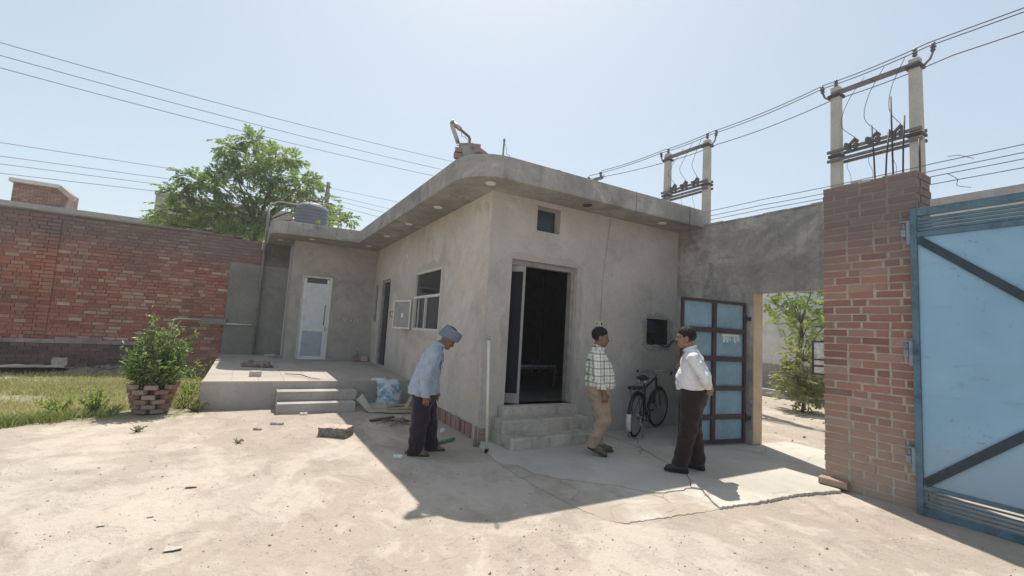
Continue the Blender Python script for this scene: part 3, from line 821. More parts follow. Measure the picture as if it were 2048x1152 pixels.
# surface cables
m = MB(); m.tube([(5.02, 5.742, 1.80), (5.03, 5.743, 2.4), (5.09, 5.742, 3.0), (5.16, 5.743, ZS)], 0.0022, 5); m.build('surface_cable', m_plain('grey_cable', (0.26, 0.25, 0.24), 0.7, 0.2), house)
m = MB(); m.tube([(6.895, 5.735, 3.52), (6.888, 5.73, 2.8), (6.88, 5.735, 2.2), (6.87, 5.728, 1.9), (6.895, 5.73, 1.62), (6.88, 5.735, 1.2)], 0.010, 6); m.build('surface_cable', M_CABLE, house)
m = MB(); m.tube([(6.45, 5.183, ZR+0.01), (6.45, 5.178, 3.7), (6.451, 5.18, 3.5), (6.46, 5.20, 3.44)], 0.003, 5); m.build('hanging_cable', M_CABLE, house)
m = MB(); m.tube([(5.18, 5.183, ZR+0.01), (5.18, 5.178, 3.7), (5.181, 5.18, 3.5)], 0.002, 5); m.build('hanging_cable', M_CABLE, house)

# recessed lights of the soffit
LIGHTS = [(2.73, 5.49, 'corner'), (2.615, 7.2, ''), (2.625, 8.84, ''), (2.615, 10.45, ''), (2.60, 12.2, ''), (4.40, 5.44, 'dark'), (6.07, 5.44, ''), (0.57, 13.2, ''), (1.24, 12.40, '')]
LBL = ['round white ceiling light under the rounded roof corner', 'round ceiling light under the eave, second from the rounded corner towards the tank',
       'round ceiling light under the eave, above the open window shutter', 'round ceiling light under the eave, above the side doorway',
       'round ceiling light in the inner angle of the roof slab', 'empty dark light socket under the eave above the high ventilator',
       'round ceiling light under the eave at the wicket-gate end', 'round ceiling light under the curved slab end beside the downpipe', 'round ceiling light under the slab above the pale back door']
for (lx, ly_, kd), lb in zip(LIGHTS, LBL):
    e = empty('ceiling_light', (lx, ly_, ZS), 0, lb, 'light', 'round lights under the eaves')
    m = MB(); m.lathe([(0.052, -0.006), (0.066, -0.014), (0.075, -0.006), (0.075, -0.001)], n=20); m.build('trim_ring', M_WHITE if kd != 'dark' else M_STEEL_DARK, e, local=True)
    m = MB(); m.lathe([(0.001, -0.006), (0.051, -0.005), (0.051, -0.002)], n=20); m.build('diffuser', M_WHITE if kd != 'dark' else M_BLACK, e, local=True)
# ================================================================ brick helpers
BR = {}
def brick_mesh(key, L, W, H, mat, seed):
    """brick with slightly worn corners; centre at its middle"""
    k = (key, seed)
    if k in BR: return BR[k]
    rg = random.Random(hash((seed, int(L*1000), int(H*1000))) & 0xffff)
    m = MB(); c = 0.006
    j = lambda: rg.uniform(0, 0.006)
    x, y, z = L/2, W/2, H/2
    vs_ = []
    # front ring inset (chamfer), mid ring, back
    for (yy, s) in ((-y, c), (-y+c, 0.0), (y, 0.0)):
        for (sx, sz) in ((-1, -1), (1, -1), (1, 1), (-1, 1)):
            vs_.append((sx*(x-s)-sx*j(), yy+(j()*0.6 if s else 0), sz*(z-s)-sz*j()*0.7))
    fs = [(0, 1, 2, 3)]
    for r in (0, 1):
        for i in range(4):
            a = r*4+i; b = r*4+(i+1) % 4
            fs.append((b, a, a+4, b+4))
    fs.append((11, 10, 9, 8))
    m.add(vs_, fs)
    BR[k] = m.mesh('brick', mat)
    return BR[k]

# ================================================================ big brick pier beside the gate
PX, PX2, PY0, PY1, PZ = 5.95, 6.34, 1.935, 2.84, 3.49
pier = empty('brick_pier', (PX, (PY0+PY1)/2, 0), 0, 'tall red-brown brick gate pier with pale mortar, blackened towards the top', 'brick pier')
MB().box(PX+0.0078, PX2, PY0+0.012, PY1-0.012, -0.15, PZ-0.02).build('mortar_core', M_MORTAR_PIER, pier)
rg = random.Random(11)
course = 0.0853; nb = int(round(PZ/course))
face_bricks = []
for c in range(nb):
    zc = course*(c+0.5)
    y = PY0
    # alternate stretchers and headers like the irregular bond of the photograph
    pat = rg.choice([['s', 's', 's', 'h', 'h'], ['h', 's', 's', 's', 'h'], ['h', 'h', 's', 's', 's'], ['s', 'h', 's', 's', 'h']]) if c % 2 else rg.choice([['h', 's', 'h', 's', 's'], ['s', 's', 'h', 's', 'h'], ['h', 'h', 'h', 's', 's', 'h']])
    tot = sum(0.226 if q == 's' else 0.108 for q in pat)
    gap = (PY1-PY0-tot)/max(1, len(pat)-1)
    if gap < 0.006:
        pat = pat[:-1]; tot = sum(0.226 if q == 's' else 0.108 for q in pat); gap = (PY1-PY0-tot)/(len(pat)-1)
    sc = 1.0
    if gap > 0.02: sc = (PY1-PY0-0.014*(len(pat)-1))/tot; gap = 0.014
    for q in pat:
        L = (0.226 if q == 's' else 0.108)*sc
        face_bricks.append((y+L/2, zc, L)); y += L+gap
for i, (yc, zc, L) in enumerate(face_bricks):
    Lq = round(L*100)/100-0.002
    Lq -= 0.004; me = brick_mesh('pier', Lq, 0.06, course-0.0125, M_BRICK, (i % 11, int(Lq*1000)))
    o = obj_from_mesh('brick', me, pier)
    o.location = (0.030+rg.uniform(-0.003, 0.003), yc-(PY0+PY1)/2+rg.uniform(-0.004, 0.004), zc+rg.uniform(-0.003, 0.003))
    o.rotation_euler = (rg.uniform(-0.012, 0.012), rg.uniform(-0.018, 0.018), -math.pi/2+rg.uniform(-0.014, 0.014))
# narrow side of the pier towards the gate and the hidden side towards the wicket: joined
sb = MB()
for (yy, sg) in ((PY0, -1), (PY1, 1)):
    for c in range(nb):
        zc = course*(c+0.5); xx = PX+0.07+(0.055 if c % 2 else 0.0)
        while xx < PX2-0.03:
            L = min(0.226 if rg.random() > 0.4 else 0.108, PX2-xx)
            a = yy-0.02*(sg > 0)+0.0; b = yy+0.02*(sg < 0)+0.002*sg
            sb.box(xx, xx+L, min(a, b), max(a, b), zc-course/2+0.006, zc+course/2-0.006, rnd=rg.random()); xx += L+0.012
so_ = sb.build('side_bricks', M_BRICK_A, pier); so_['kind'] = 'stuff'
# ragged weathered cap
cp = MB()
for i in range(9):
    ya = PY0+i*(PY1-PY0)/9
    cp.box(PX+0.004+rg.uniform(0, .02), PX2-0.002-rg.uniform(0, .02), ya+0.002, ya+(PY1-PY0)/9-0.003, PZ-0.019, PZ+rg.uniform(0.0, 0.028))
cp.build('cement_cap', M_GATEWALL, pier)
# reinforcing bars left standing out of the top
for i, (yy, xx, h, lean) in enumerate(((2.37, 6.15, 0.72, 0.03), (2.29, 6.18, 0.62, -0.05), (2.19, 6.12, 0.98, 0.01), (2.12, 6.16, 0.72, -0.03), (1.98, 6.2, 0.42, 0.0))):
    m = MB(); m.tube([(xx, yy, PZ-0.1), (xx, yy+lean*0.4, PZ+h*0.5), (xx, yy+lean, PZ+h)], 0.009, 6)
    m.build('reinforcing_bar', M_STEEL_DARK, pier)
# foot brick at the pier
o = obj_from_mesh('brick', brick_mesh('foot', 0.28, 0.11, 0.075, M_LOOSE, 3)); o.location = (5.885, 2.71, 0.065); o.rotation_euler = (0.03, 0, R_(-81))
tag(o, 'single brick lying at the foot of the big brick pier', 'brick')

# ================================================================ plastered wall with the wicket opening
gw = empty('plastered_gate_wall', (6.85, 4.3, 0), 0, 'stained grey cement wall with the wicket opening beside the gatehouse', 'wall')
JY = 4.28
m = wall_panel(MB(), (6.85, 2.35), (0, 1), 5.748-2.35, -0.1, 3.585, 0.24, [(2.86-2.35, JY-2.35, -0.1, 2.37)])
m.build('wall', M_GATEWALL, gw)
MB().box(6.341, 6.849, 2.36, 2.80, -0.1, 3.45).build('pier_return', M_GATEWALL, gw)
# coping, slightly proud and uneven
cpm = MB(); rg = random.Random(2)
for i in range(9):
    ya = 2.36+i*0.352
    cpm.box(6.842-rg.uniform(0, .006), 7.098, ya+0.001, ya+0.350, 3.586, 3.60+rg.uniform(0, .02))
cpm.build('coping', M_GATEWALL, gw)
# jamb plaster of the opening: orange light on the reveal put into its colour
MB().box(6.858, 7.082, JY-0.018, JY-0.001, 0.03, 2.368).build('jamb_plaster', m_plaster('orange_lit_jamb', (0.52, 0.39, 0.255), (0.42, 0.33, 0.23), (0.58, 0.46, 0.33), seed=2.2), gw)

# ================================================================ blue wicket gate, swung open into the yard
M_BLUE = m_plain('faded_blue_sheet', (0.20, 0.335, 0.42), 0.5, 0.3, var=0.16, scale=2.2, bump=0.1)
def m_gate_sheet():
    t = NT('sky_blue_gate_sheet'); p = t.geo(); z = t.sep(p)[2]
    n = t.noise(p, 1.3, 5, 0.6, 0.6); f = t.noise(p, 24, 5, 0.7); dent = t.noise(t.mapping(p, loc=(3, 1, 2)), 0.9, 2, 0.4)
    c = t.ramp(n, [(0.3, (0.235, 0.405, 0.56)), (0.52, (0.27, 0.455, 0.62)), (0.75, (0.31, 0.50, 0.66))])
    dn = t.math('ADD', z, t.math('MULTIPLY', n, -0.6))
    mr = t.n('ShaderNodeMapRange'); mr.inputs[1].default_value = 0.55; mr.inputs[2].default_value = -0.15; mr.inputs[3].default_value = 0.0; mr.inputs[4].default_value = 0.6; t.l(dn, mr.inputs[0])
    c = t.mix(mr.outputs[0], c, (0.36, 0.38, 0.37))
    sm = t.math('MULTIPLY', t.ramp(t.noise(t.mapping(p, scale=(1, 2.2, 7)), 1.1, 4, 0.6, 0.8), [(0.60, 0.0), (0.70, 0.55)]), t.ramp(f, [(0.4, 0.3), (0.6, 1.0)]))
    c = t.mix(sm, c, (0.17, 0.26, 0.33))
    rs = t.math('MULTIPLY', t.ramp(f, [(0.60, 0.0), (0.66, 0.75)]), t.ramp(t.noise(p, 2.2, 4, 0.6), [(0.53, 0.0), (0.60, 1.0)]))
    c = t.mix(rs, c, (0.16, 0.13, 0.11))
    t.color(c).rough(0.5, 0.3); t.bump(t.math('ADD', t.math('MULTIPLY', dent, 3.0), t.math('MULTIPLY', f, 0.06)), 0.35, 0.05); return t.mat
M_BLUE_GATE = m_gate_sheet()
M_BLUE_FRAME = m_plain('weathered_blue_frame', (0.09, 0.165, 0.22), 0.5, 0.35, var=0.25, scale=6)
hinge = Vector((6.815, 4.40, 0)); free = Vector((5.545, 4.585, 0))
wd = (free-hinge).normalized(); wnrm = Vector((wd.y, -wd.x, 0))       # points away from the wall? side faces the camera
if wnrm.y > 0: wnrm = -wnrm
WL = (free-hinge).length
wick = empty('wicket_gate', tuple(hinge), 0, 'blue sheet-metal wicket gate with dark frame bars, swung open beside the bicycle', 'gate')
def wp(s, o, z): q = hinge+wd*s+wnrm*o; return (q.x, q.y, z)
def wbox(m, s0, s1, o0, o1, z0, z1):
    m.prism([wp(s0, o0, 0)[:2], wp(s1, o0, 0)[:2], wp(s1, o1, 0)[:2], wp(s0, o1, 0)[:2]][::-1], z0, z1)
Z0, Z1 = 0.05, 2.20
for (s0, s1) in ((0.0, 0.035), (WL/2-0.035, WL/2+0.035), (WL-0.045, WL)):
    m = MB(); wbox(m, s0, s1, 0.004, 0.04, Z0, Z1); m.build('frame_bar', M_STEEL_DARK, wick, bevel=0.003)
rails = [(0.05, 0.10), (0.40, 0.47), (0.83, 0.90), (1.27, 1.345), (1.70, 1.775), (2.155, 2.20)]
for (a_, b_) in rails:
    for (s0, s1) in ((0.036, WL/2-0.036), (WL/2+0.036, WL-0.046)):
        m = MB(); wbox(m, s0, s1, 0.006, 0.038, a_, b_); m.build('cross_rail', M_STEEL_DARK, wick, bevel=0.003)
for (r0, r1) in zip(rails[:-1], rails[1:]):
    for (s0, s1) in ((0.036, WL/2-0.036), (WL/2+0.036, WL-0.046)):
        m = MB(); wbox(m, s0, s1, -0.003, 0.003, r0[1]+0.001, r1[0]-0.001); m.build('panel', M_BLUE, wick)
for z in (0.42, 1.95):
    m = MB(); m.tube([(hinge.x+0.022, hinge.y-0.015, z-0.06), (hinge.x+0.022, hinge.y-0.015, z+0.06)], 0.017, 8); m.bar((hinge.x+0.02, hinge.y-0.03, z), (hinge.x+0.034, hinge.y-0.10, z), 0.03, 0.06); m.build('hinge', M_STEEL_DARK, wick)
m = MB(); m.box(WL, WL, 0, 0, 0, 0)
lt = MB(); lt.tube([wp(WL-0.02, 0.05, 1.08), wp(WL+0.03, 0.06, 1.09), wp(WL+0.05, 0.03, 1.10)], 0.008, 6); lt.build('latch', M_STEEL_DARK, wick)
# half-rubbed hand-painted lettering: a white line over a row of pale blue strokes
mk = MB(); wbox(mk, 0.12, 0.46, 0.0035, 0.0048, 1.660, 1.690); mk.build('painted_line', M_WHITE, wick)
M_PSTROKE = m_plain('pale_blue_paint', (0.62, 0.72, 0.76), 0.6, 0.2, var=0.1)
rg = random.Random(4)
mk = MB()
for i in range(15):
    s = 0.10+0.024*i
    if i in (7,): continue
    h = rg.uniform(0.06, 0.10); tl = -0.02 if i in (5, 6) else rg.uniform(-0.006, 0.006)
    w_ = 0.015 if i % 3 else 0.009
    a_ = wp(s, 0.0042, 1.655); b_ = wp(s+tl, 0.0042, 1.655-h)
    mk.bar(a_, b_, w_, 0.0012, up=tuple(wnrm))
mk.build('painted_lettering', M_PSTROKE, wick)

# ================================================================ big sheet-metal gate at the right
GXF = 5.86
gate = empty('main_gate', (GXF, 1.96, 0), 0, 'large sky-blue sheet-metal gate leaf with dark diagonal braces and slatted top and bottom', 'gate')
gy1, gy0 = 1.965, -0.60      # hinge side, far side
GM = {'f': M_BLUE_FRAME}
def gbox(name, y0, y1, z0, z1, x0, x1, mat, bev=0.003):
    return MB().box(x0, x1, y0, y1, z0, z1).build(name, mat, gate, bevel=bev)
gbox('frame_bar', gy1-0.055, gy1, 0.0, 3.045, GXF-0.012, GXF+0.05, M_BLUE_FRAME)
gbox('frame_bar', gy0, gy0+0.055, 0.0, 3.045, GXF-0.012, GXF+0.05, M_BLUE_FRAME)
for (z0, z1) in ((2.965, 3.045), (2.745, 2.80), (0.245, 0.285), (0.0, 0.07)):
    gbox('cross_rail', gy0+0.056, gy1-0.056, z0, z1, GXF-0.008, GXF+0.045, M_BLUE_FRAME)
sheet = gbox('sheet_panel', gy0+0.057, gy1-0.057, 0.286, 2.744, GXF+0.012, GXF+0.016, M_BLUE_GATE, 0)
gbox('frame_bar', 0.44, 0.52, 0.286, 2.744, GXF-0.008, GXF+0.011, M_BLUE_FRAME)
M_BRACE = m_plain('dark_brace_steel', (0.028, 0.045, 0.065), 0.5, 0.35, var=0.3, scale=7)
xb = GXF+0.0
for (p, q) in (((1.90, 2.72), (0.55, 1.56)), ((1.90, 0.30), (0.55, 1.50))):
    m = MB(); m.bar((xb, p[0], p[1]), (xb, q[0], q[1]), 0.02, 0.075, up=(0, 0, 1)); m.build('diagonal_brace', M_BRACE, gate)
m = MB()
for k in range(4):
    z = 2.782+0.036*(k+1)
    gbox('slat', gy0+0.058, gy1-0.058, z-0.013, z+0.013, GXF-0.002, GXF+0.03, M_BLUE_FRAME, 0)
for k in range(4):
    z = 0.065+0.038*(k+1)
    gbox('slat', gy0+0.058, gy1-0.058, z-0.007, z+0.007, GXF-0.002, GXF+0.02, M_BLUE_FRAME, 0)
for z in (2.87, 1.62, 0.56):
    m = MB(); m.box(GXF+0.0, GXF+0.012, 1.966, 1.998, z-0.19, z+0.05); m.box(GXF+0.0, GXF+0.12, 1.97, 2.06, z+0.05, z+0.062); m.tube([(GXF+0.05, 2.03, z-0.03), (GXF+0.05, 2.03, z+0.07)], 0.018, 8)
    m.box(GXF+0.02, GXF+0.085, 2.01, 2.05, z-0.10, z-0.03)
    m.build('hinge', m_plain('pale_hinge_steel', (0.22, 0.28, 0.33), 0.5, 0.4, var=0.2), gate)
m = MB()
for z in (1.60, 1.56): m.blob((GXF-0.018, 1.935, z), (0.012, 0.014, 0.014), seed=1, jit=0.05)
m.build('bolt', M_BLUE_FRAME, gate)

# ================================================================ long brick boundary wall at the back left
BY, BTOP = 14.2, 3.62
bw = empty('brick_boundary_wall', (-3.0, BY, 0), 0, 'long red brick boundary wall with blackened top, running behind the shrub and grass', 'wall')
MB().box(-16, -0.50, BY+0.012, BY+0.23, -0.2, BTOP).build('mortar_core', M_MORTAR_DARK, bw)
bricks = []; rg = random.Random(21)
cH = 0.0853
for c in range(int(BTOP/cH)):
    zc = cH*(c+0.5)
    header_row = (c % 4 == 3)
    x = -0.50 - (0.0 if c % 2 else 0.055)
    while x > -9.5:
        L = 0.107 if (header_row and rg.random() > 0.3) or rg.random() < 0.15 else 0.228
        bricks.append((x-L/2, zc, L)); x -= L+0.011
def shown(b):  # size in the photograph falls with distance; those behind the shrub or the platform show least
    x, z, L = b
    vis = 1.0 if z > 0.55 else 0.3
    if -2.0 < x < -0.55 and z < 1.2: vis *= 0.5
    return vis*(1.0 if L > 0.2 else 0.55)/math.hypot(x, BY)
order = sorted(range(len(bricks)), key=lambda i: -shown(bricks[i]))
single = set(order[:295])
jm = MB()
for i, (xc, zc, L) in enumerate(bricks):
    off = rg.uniform(-0.008, 0.004)
    if i in single:
        me = brick_mesh('wall', round(L, 3), 0.05, cH-0.011, M_WBRICK, i % 9)
        o = obj_from_mesh('brick', me, bw); o.location = (xc+3.0, 0.025+off, zc)
        o.rotation_euler = (0, rg.uniform(-0.006, 0.006), rg.uniform(-0.02, 0.02))
    else:
        jm.box(xc-L/2+0.001, xc+L/2-0.001, BY+off, BY+0.03, zc-cH/2+0.0055, zc+cH/2-0.0055, rnd=rg.random())
jo = jm.build('bricks_joined', M_WBRICK_A, bw); jo['kind'] = 'stuff'
# dark brick plinth along its foot with a dusty ledge
M_BAND = m_plaster('dusty_plinth_render', (0.32, 0.26, 0.235), (0.19, 0.15, 0.14), (0.40, 0.34, 0.30), seed=8.2, stain=0.7)
M_PBRICK = m_brick('dark_plinth_brick', True, pal=[(0.0, (0.11, 0.075, 0.07)), (0.5, (0.16, 0.105, 0.095)), (1.0, (0.21, 0.135, 0.115))], dirt=(0.12, 0.1, 0.09), soot=0.4)
pm = MB()
for c in range(8):
    zc = cH*(c+0.5); x = -2.0-(0.0 if c % 2 else 0.11)
    while x > -10:
        pm.box(x-0.228, x, BY-0.10-rg.uniform(0, .01), BY-0.02, zc-cH/2+0.005, zc+cH/2-0.005, rnd=rg.random()); x -= 0.24
pmo = pm.build('plinth_bricks', M_PBRICK, bw); pmo['kind'] = 'stuff'
m = MB(); m.box(-16, -1.95, BY-0.085, BY-0.012, -0.1, 0.683); m.build('plinth_core', M_MORTAR_DARK, bw)
m = MB(); x = -12.0
while x < -1.97:
    L = min(rg.uniform(0.3, 0.9), -1.96-x); m.box(x, x+L-0.003, BY-0.115, BY-0.006, 0.684, 0.74+rg.uniform(0, 0.09)); x += L
m.build('plinth_ledge', M_BAND, bw)
for xp in (-4.05, -9.2):
    pm = MB()
    for c in range(8, int(3.5/cH)):
        zc = cH*(c+0.5)
        pm.box(xp-0.17, xp-0.006-(0.06 if c % 2 else 0.0), BY-0.03, BY-0.013, zc-cH/2+0.006, zc+cH/2-0.006, rnd=rg.random()*0.8)
        pm.box(xp+0.006-(0.06 if c % 2 else 0.0), xp+0.17, BY-0.03, BY-0.013, zc-cH/2+0.006, zc+cH/2-0.006, rnd=rg.random()*0.8)
    pm.build('brick_pilaster', M_WBRICK_A, bw)
cm = MB(); x = -16.0; k = 0
while x < -0.35:
    L = rg.uniform(0.4, 0.9); x2 = min(x+L, -0.30)
    cm.box(x+0.001, x2-0.002, BY-0.025-rg.uniform(0, .012), BY+0.25, BTOP+0.001, BTOP+0.035+rg.uniform(-0.008, 0.018)); x = x2
cm.build('coping', m_plaster('sooty_coping', (0.20, 0.185, 0.175), (0.13, 0.12, 0.118), (0.29, 0.27, 0.25), seed=5.5), bw)
# plastered stretch of the same wall behind the platform
MB().box(-0.499, 0.903, BY-0.012, BY+0.23, -0.1, 2.93).build('plaster_panel', m_plaster('green_grey_render', (0.235, 0.228, 0.205), (0.175, 0.17, 0.155), (0.285, 0.275, 0.25), seed=6.6), bw)
up = MB()
for c in range(34, int(BTOP/cH)):
    zc = cH*(c+0.5); x = 0.25-(0.06 if c % 2 else 0)
    while x > -0.49:
        L = min(0.228, x+0.495)
        if L > 0.03: up.box(x-L, x, BY-0.004, BY+0.03, zc-cH/2+0.0055, zc+cH/2-0.0055, rnd=rg.random()*0.85)
        x -= L+0.011
up.build('bricks_joined', M_WBRICK_A, bw)
MB().box(-0.499, 0.26, BY+0.013, BY+0.23, 2.931, BTOP-0.03).build('mortar_core', M_MORTAR_DARK, bw)
MB().box(0.261, 0.903, BY-0.010, BY+0.23, 2.931, ZS-0.002).build('plaster_panel', m_plaster('dark_upper_render', (0.15, 0.143, 0.135), (0.085, 0.082, 0.08), (0.21, 0.2, 0.185), seed=2.9), bw)  # top stretch of the panel, darker render than below

# downpipe against the wall and a thin water pipe with a tap bend
dp = empty('downpipe', (0.245, 14.10, 0.5), 0, 'grey downpipe running down the wall beside the curved slab end', 'pipe')
m = MB(); m.tube([(0.245, 14.10, 0.52), (0.245, 14.10, 3.85), (0.245, 14.06, 3.98), (0.245, 14.06, 4.55)], 0.035, 10); m.build('pipe', m_plain('grey_pvc', (0.21, 0.205, 0.19), 0.5, 0.3, var=0.2), dp)
for z in (1.2, 2.3, 3.3):
    m = MB(); m.box(0.20, 0.29, 14.138, 14.186, z-0.02, z+0.02); m.build('clip', M_STEEL_DARK, dp)
m = MB(); m.tube([(0.245, 14.055, 3.3), (0.20, 13.9, 3.35), (0.2, 13.8, 3.55)], 0.03, 8); m.build('side_branch', m_plain('cream_pvc', (0.42, 0.40, 0.34), 0.5, 0.3), dp)
wpipe = empty('water_pipe', (-1.3, 14.0, 0.6), 0, 'thin white water pipe along the brick wall behind the shrub', 'pipe')
m = MB(); m.tube([(-1.62, 14.0, 0.75), (-1.55, 14.0, 1.32), (-1.535, 14.0, 1.36), (-1.49, 14.0, 1.375), (-1.0, 14.05, 1.375)], 0.02, 8); 
M_WPVC = m_plain('white_pvc', (0.60, 0.57, 0.50), 0.45, 0.4)
m.build('pipe', M_WPVC, wpipe)
MB().tube([(-0.5, 14.15, 1.30), (0.15, 14.15, 1.30)], 0.02, 8).build('pipe', M_WPVC, wpipe)
m = MB(); m.box(-1.05, -0.46, 14.12, 14.187, 1.27, 1.42); m.build('mortar_patch', m_plaster('patch_render', (0.25, 0.24, 0.21), (0.2, 0.19, 0.17), (0.31, 0.3, 0.26), seed=1.1), wpipe)
# ================================================================ foliage
def leaf_mesh(C, D, N, L, W, fold=0.15):
    """rhombic leaves: C base points, D directions, N normals (unit), L length, W width -> verts, quads"""
    S = np.cross(D, N); S /= np.linalg.norm(S, axis=1, keepdims=True)+1e-9
    n = len(C)
    V = np.empty((n, 4, 3))
    V[:, 0] = C; V[:, 1] = C+D*(L*0.45)[:, None]+S*(W*0.5)[:, None]+N*(W*fold)[:, None]
    V[:, 2] = C+D*L[:, None]-N*(L*0.12)[:, None]; V[:, 3] = C+D*(L*0.45)[:, None]-S*(W*0.5)[:, None]+N*(W*fold)[:, None]
    F = np.arange(n*4).reshape(n, 4)
    return V.reshape(-1, 3), F
def unit(a): return a/(np.linalg.norm(a, axis=1, keepdims=True)+1e-9)

def crown(clusters, n_per, L, W, seed, droop=0.35, pinnate=True):
    """feathery crown: rachises springing from each clump, leaflets in two ranks along them"""
    rg = np.random.RandomState(seed); Cs = []; Ds = []; Ns = []; rn = []
    for (cx, cy, cz, r) in clusters:
        k = int(n_per*(r/0.6)**2)
        dirs = unit(rg.normal(size=(k, 3))*np.array([1, 1, 0.75])+np.array([0, 0, 0.25]))
        base = np.array([cx, cy, cz])+dirs*(r*rg.uniform(0.15, 0.85, size=(k, 1)))*np.array([1.15, 1.15, 0.8])
        rl = r*rg.uniform(0.35, 0.6, size=k)
        hang = unit(dirs+np.array([0, 0, -droop])+rg.normal(size=(k, 3))*0.25)
        tone = np.clip(0.5+0.28*rg.normal()+0.12*rg.normal(size=k), 0, 1)
        m = 9 if pinnate else 5
        for j in range(m):
            t = (j+0.6)/m
            p = base+hang*(rl*t)[:, None]+np.array([0, 0, -1])*(droop*rl*t*t*0.5)[:, None]
            side = unit(np.cross(hang, np.array([0, 0, 1.0]))+1e-6)
            for sg in (-1, 1):
                d = unit(side*sg+hang*0.55+rg.normal(size=(k, 3))*0.18+np.array([0, 0, -0.15]))
                nn = unit(np.cross(d, hang)*sg+rg.normal(size=(k, 3))*0.35)
                Cs.append(p); Ds.append(d); Ns.append(nn); rn.append(np.clip(tone+rg.uniform(-0.15, 0.15, k), 0, 1))
    C = np.concatenate(Cs); D = np.concatenate(Ds); N = np.concatenate(Ns); rn = np.concatenate(rn)
    n = len(C)
    V, F = leaf_mesh(C, D, N, L*rg.uniform(0.7, 1.25, n), W*rg.uniform(0.7, 1.2, n))
    return V, F, rn

def limbs(root, fork, clusters, r0, seed, sway=0.25):
    m = MB(); rg = random.Random(seed)
    R0 = Vector(root); Fk = Vector(fork)
    m.tube([R0, R0.lerp(Fk, 0.4)+Vector((rg.uniform(-.1, .1), rg.uniform(-.1, .1), 0)), Fk], [r0, r0*0.85, r0*0.7], 9)
    for i, (x, y, z, r) in enumerate(clusters):
        C = Vector((x, y, z)); h = rg.uniform(0.45, 1.0)
        s = R0.lerp(Fk, h) if C.z < Fk.z+0.6 else Fk
        mid = s.lerp(C, 0.5)+Vector((rg.uniform(-sway, sway), rg.uniform(-sway, sway), rg.uniform(0, sway)))
        rr = r0*rg.uniform(0.22, 0.38)
        m.tube([s, s.lerp(mid, .5)+Vector((0, 0, .08)), mid, mid.lerp(C, .6), C+Vector((0, 0, r*0.3))], [rr, rr*.85, rr*.65, rr*.4, rr*.15], 6)
        for k in range(3):
            e = C+Vector((rg.uniform(-r, r), rg.uniform(-r, r), rg.uniform(-r*.3, r*.6)))
            m.tube([mid.lerp(C, 0.5), C.lerp(e, .5), e], [rr*.4, rr*.25, rr*.1], 5)
    return m

M_LEAF = m_leaf('neem_leaf', (0.125, 0.20, 0.09), (0.21, 0.31, 0.135), (0.33, 0.43, 0.19), 0.5)  # leaf colours paled and greyed, a veil of haze put into them
M_LEAF_SHRUB = m_leaf('glossy_shrub_leaf', (0.085, 0.16, 0.055), (0.20, 0.31, 0.10), (0.38, 0.48, 0.18), 0.42, 0.55)
M_LEAF_DRY = m_leaf('dusty_leaf', (0.16, 0.19, 0.09), (0.27, 0.30, 0.15), (0.42, 0.45, 0.22), 0.45)
M_LEAF_BRIGHT = m_leaf('fresh_leaf', (0.16, 0.25, 0.07), (0.29, 0.40, 0.11), (0.45, 0.54, 0.17), 0.55)
M_BARK = m_plain('grey_brown_bark', (0.14, 0.115, 0.09), 0.95, 0.1, var=0.3, scale=12, bump=0.5)

TREE = [(-0.46, 20.13, 8.28, 0.6), (-1.27, 20.5, 7.89, 0.6), (0.26, 19.45, 7.7, 0.64), (0.93, 20.01, 7.83, 0.56), (-0.48, 21.02, 7.63, 0.8), (-0.99, 21.01, 7.19, 0.6), (0.24, 19.02, 6.82, 0.7), (-1.94, 19.14, 6.09, 0.66), (-1.24, 18.79, 5.92, 0.6), (-2.49, 19.69, 5.69, 0.56), (1.26, 18.74, 6.62, 0.64), (1.9, 19.8, 7.16, 0.44), (0.78, 20.37, 6.44, 0.66), (-0.16, 19.42, 5.97, 0.56), (-2.6, 20.29, 5.03, 0.72), (-1.85, 20.15, 5.17, 0.72), (-1.16, 18.73, 5.07, 0.68), (-0.58, 20.14, 5.17, 0.68), (0.09, 19.37, 5.01, 0.56), (1.25, 19.74, 6.12, 0.66), (2.12, 19.32, 6.2, 0.56), (2.86, 20.3, 6.02, 0.52), (3.32, 19.57, 5.74, 0.36), (-2.69, 18.92, 4.47, 0.44), (-0.86, 20.1, 4.69, 0.56), (-0.21, 20.73, 4.81, 0.56), (-2.03, 19.39, 4.56, 0.52), (2.32, 19.14, 5.39, 0.48), (-1.5, 19.65, 6.6, 0.4), (1.75, 21.06, 5.75, 0.52)]
def make_tree(name, label, cl, root, fork, r0, n_per, L, W, seed, mat, droop=0.35):
    e = empty(name, root, 0, label, 'tree', None)
    tm = limbs(root, fork, cl, r0, seed); tm.build('trunk', M_BARK, e)
    V, F, rn = crown(cl, n_per, L, W, seed, droop)
    mesh_np('crown', V-np.array(root), F, mat, e, False, rn)
    return e
make_tree('leafy_tree', 'feathery green tree rising behind the brick boundary wall and water tank', TREE, (-0.1, 20.0, 0), (0.0, 20.0, 4.9), 0.14, 62, 0.145, 0.052, 5, M_LEAF)
OT = [(15.31, 8.62, 2.89, 0.5), (15.26, 7.96, 2.66, 0.59), (15.71, 7.66, 2.93, 0.55), (15.28, 8.36, 2.26, 0.59), (15.01, 7.66, 1.98, 0.68), (14.89, 7.13, 2.26, 0.5), (14.83, 8.68, 3.05, 0.36), (15.58, 6.97, 2.76, 0.68), (15.46, 6.65, 2.15, 0.68), (14.72, 7.83, 3.01, 0.55), (15.2, 7.7, 3.7, 0.7), (14.9, 8.5, 3.8, 0.6)]
make_tree('roadside_tree', 'light green roadside tree seen through the wicket opening', OT, (15.0, 7.8, 0), (15.05, 7.8, 2.3), 0.08, 26, 0.12, 0.045, 8, M_LEAF_BRIGHT)
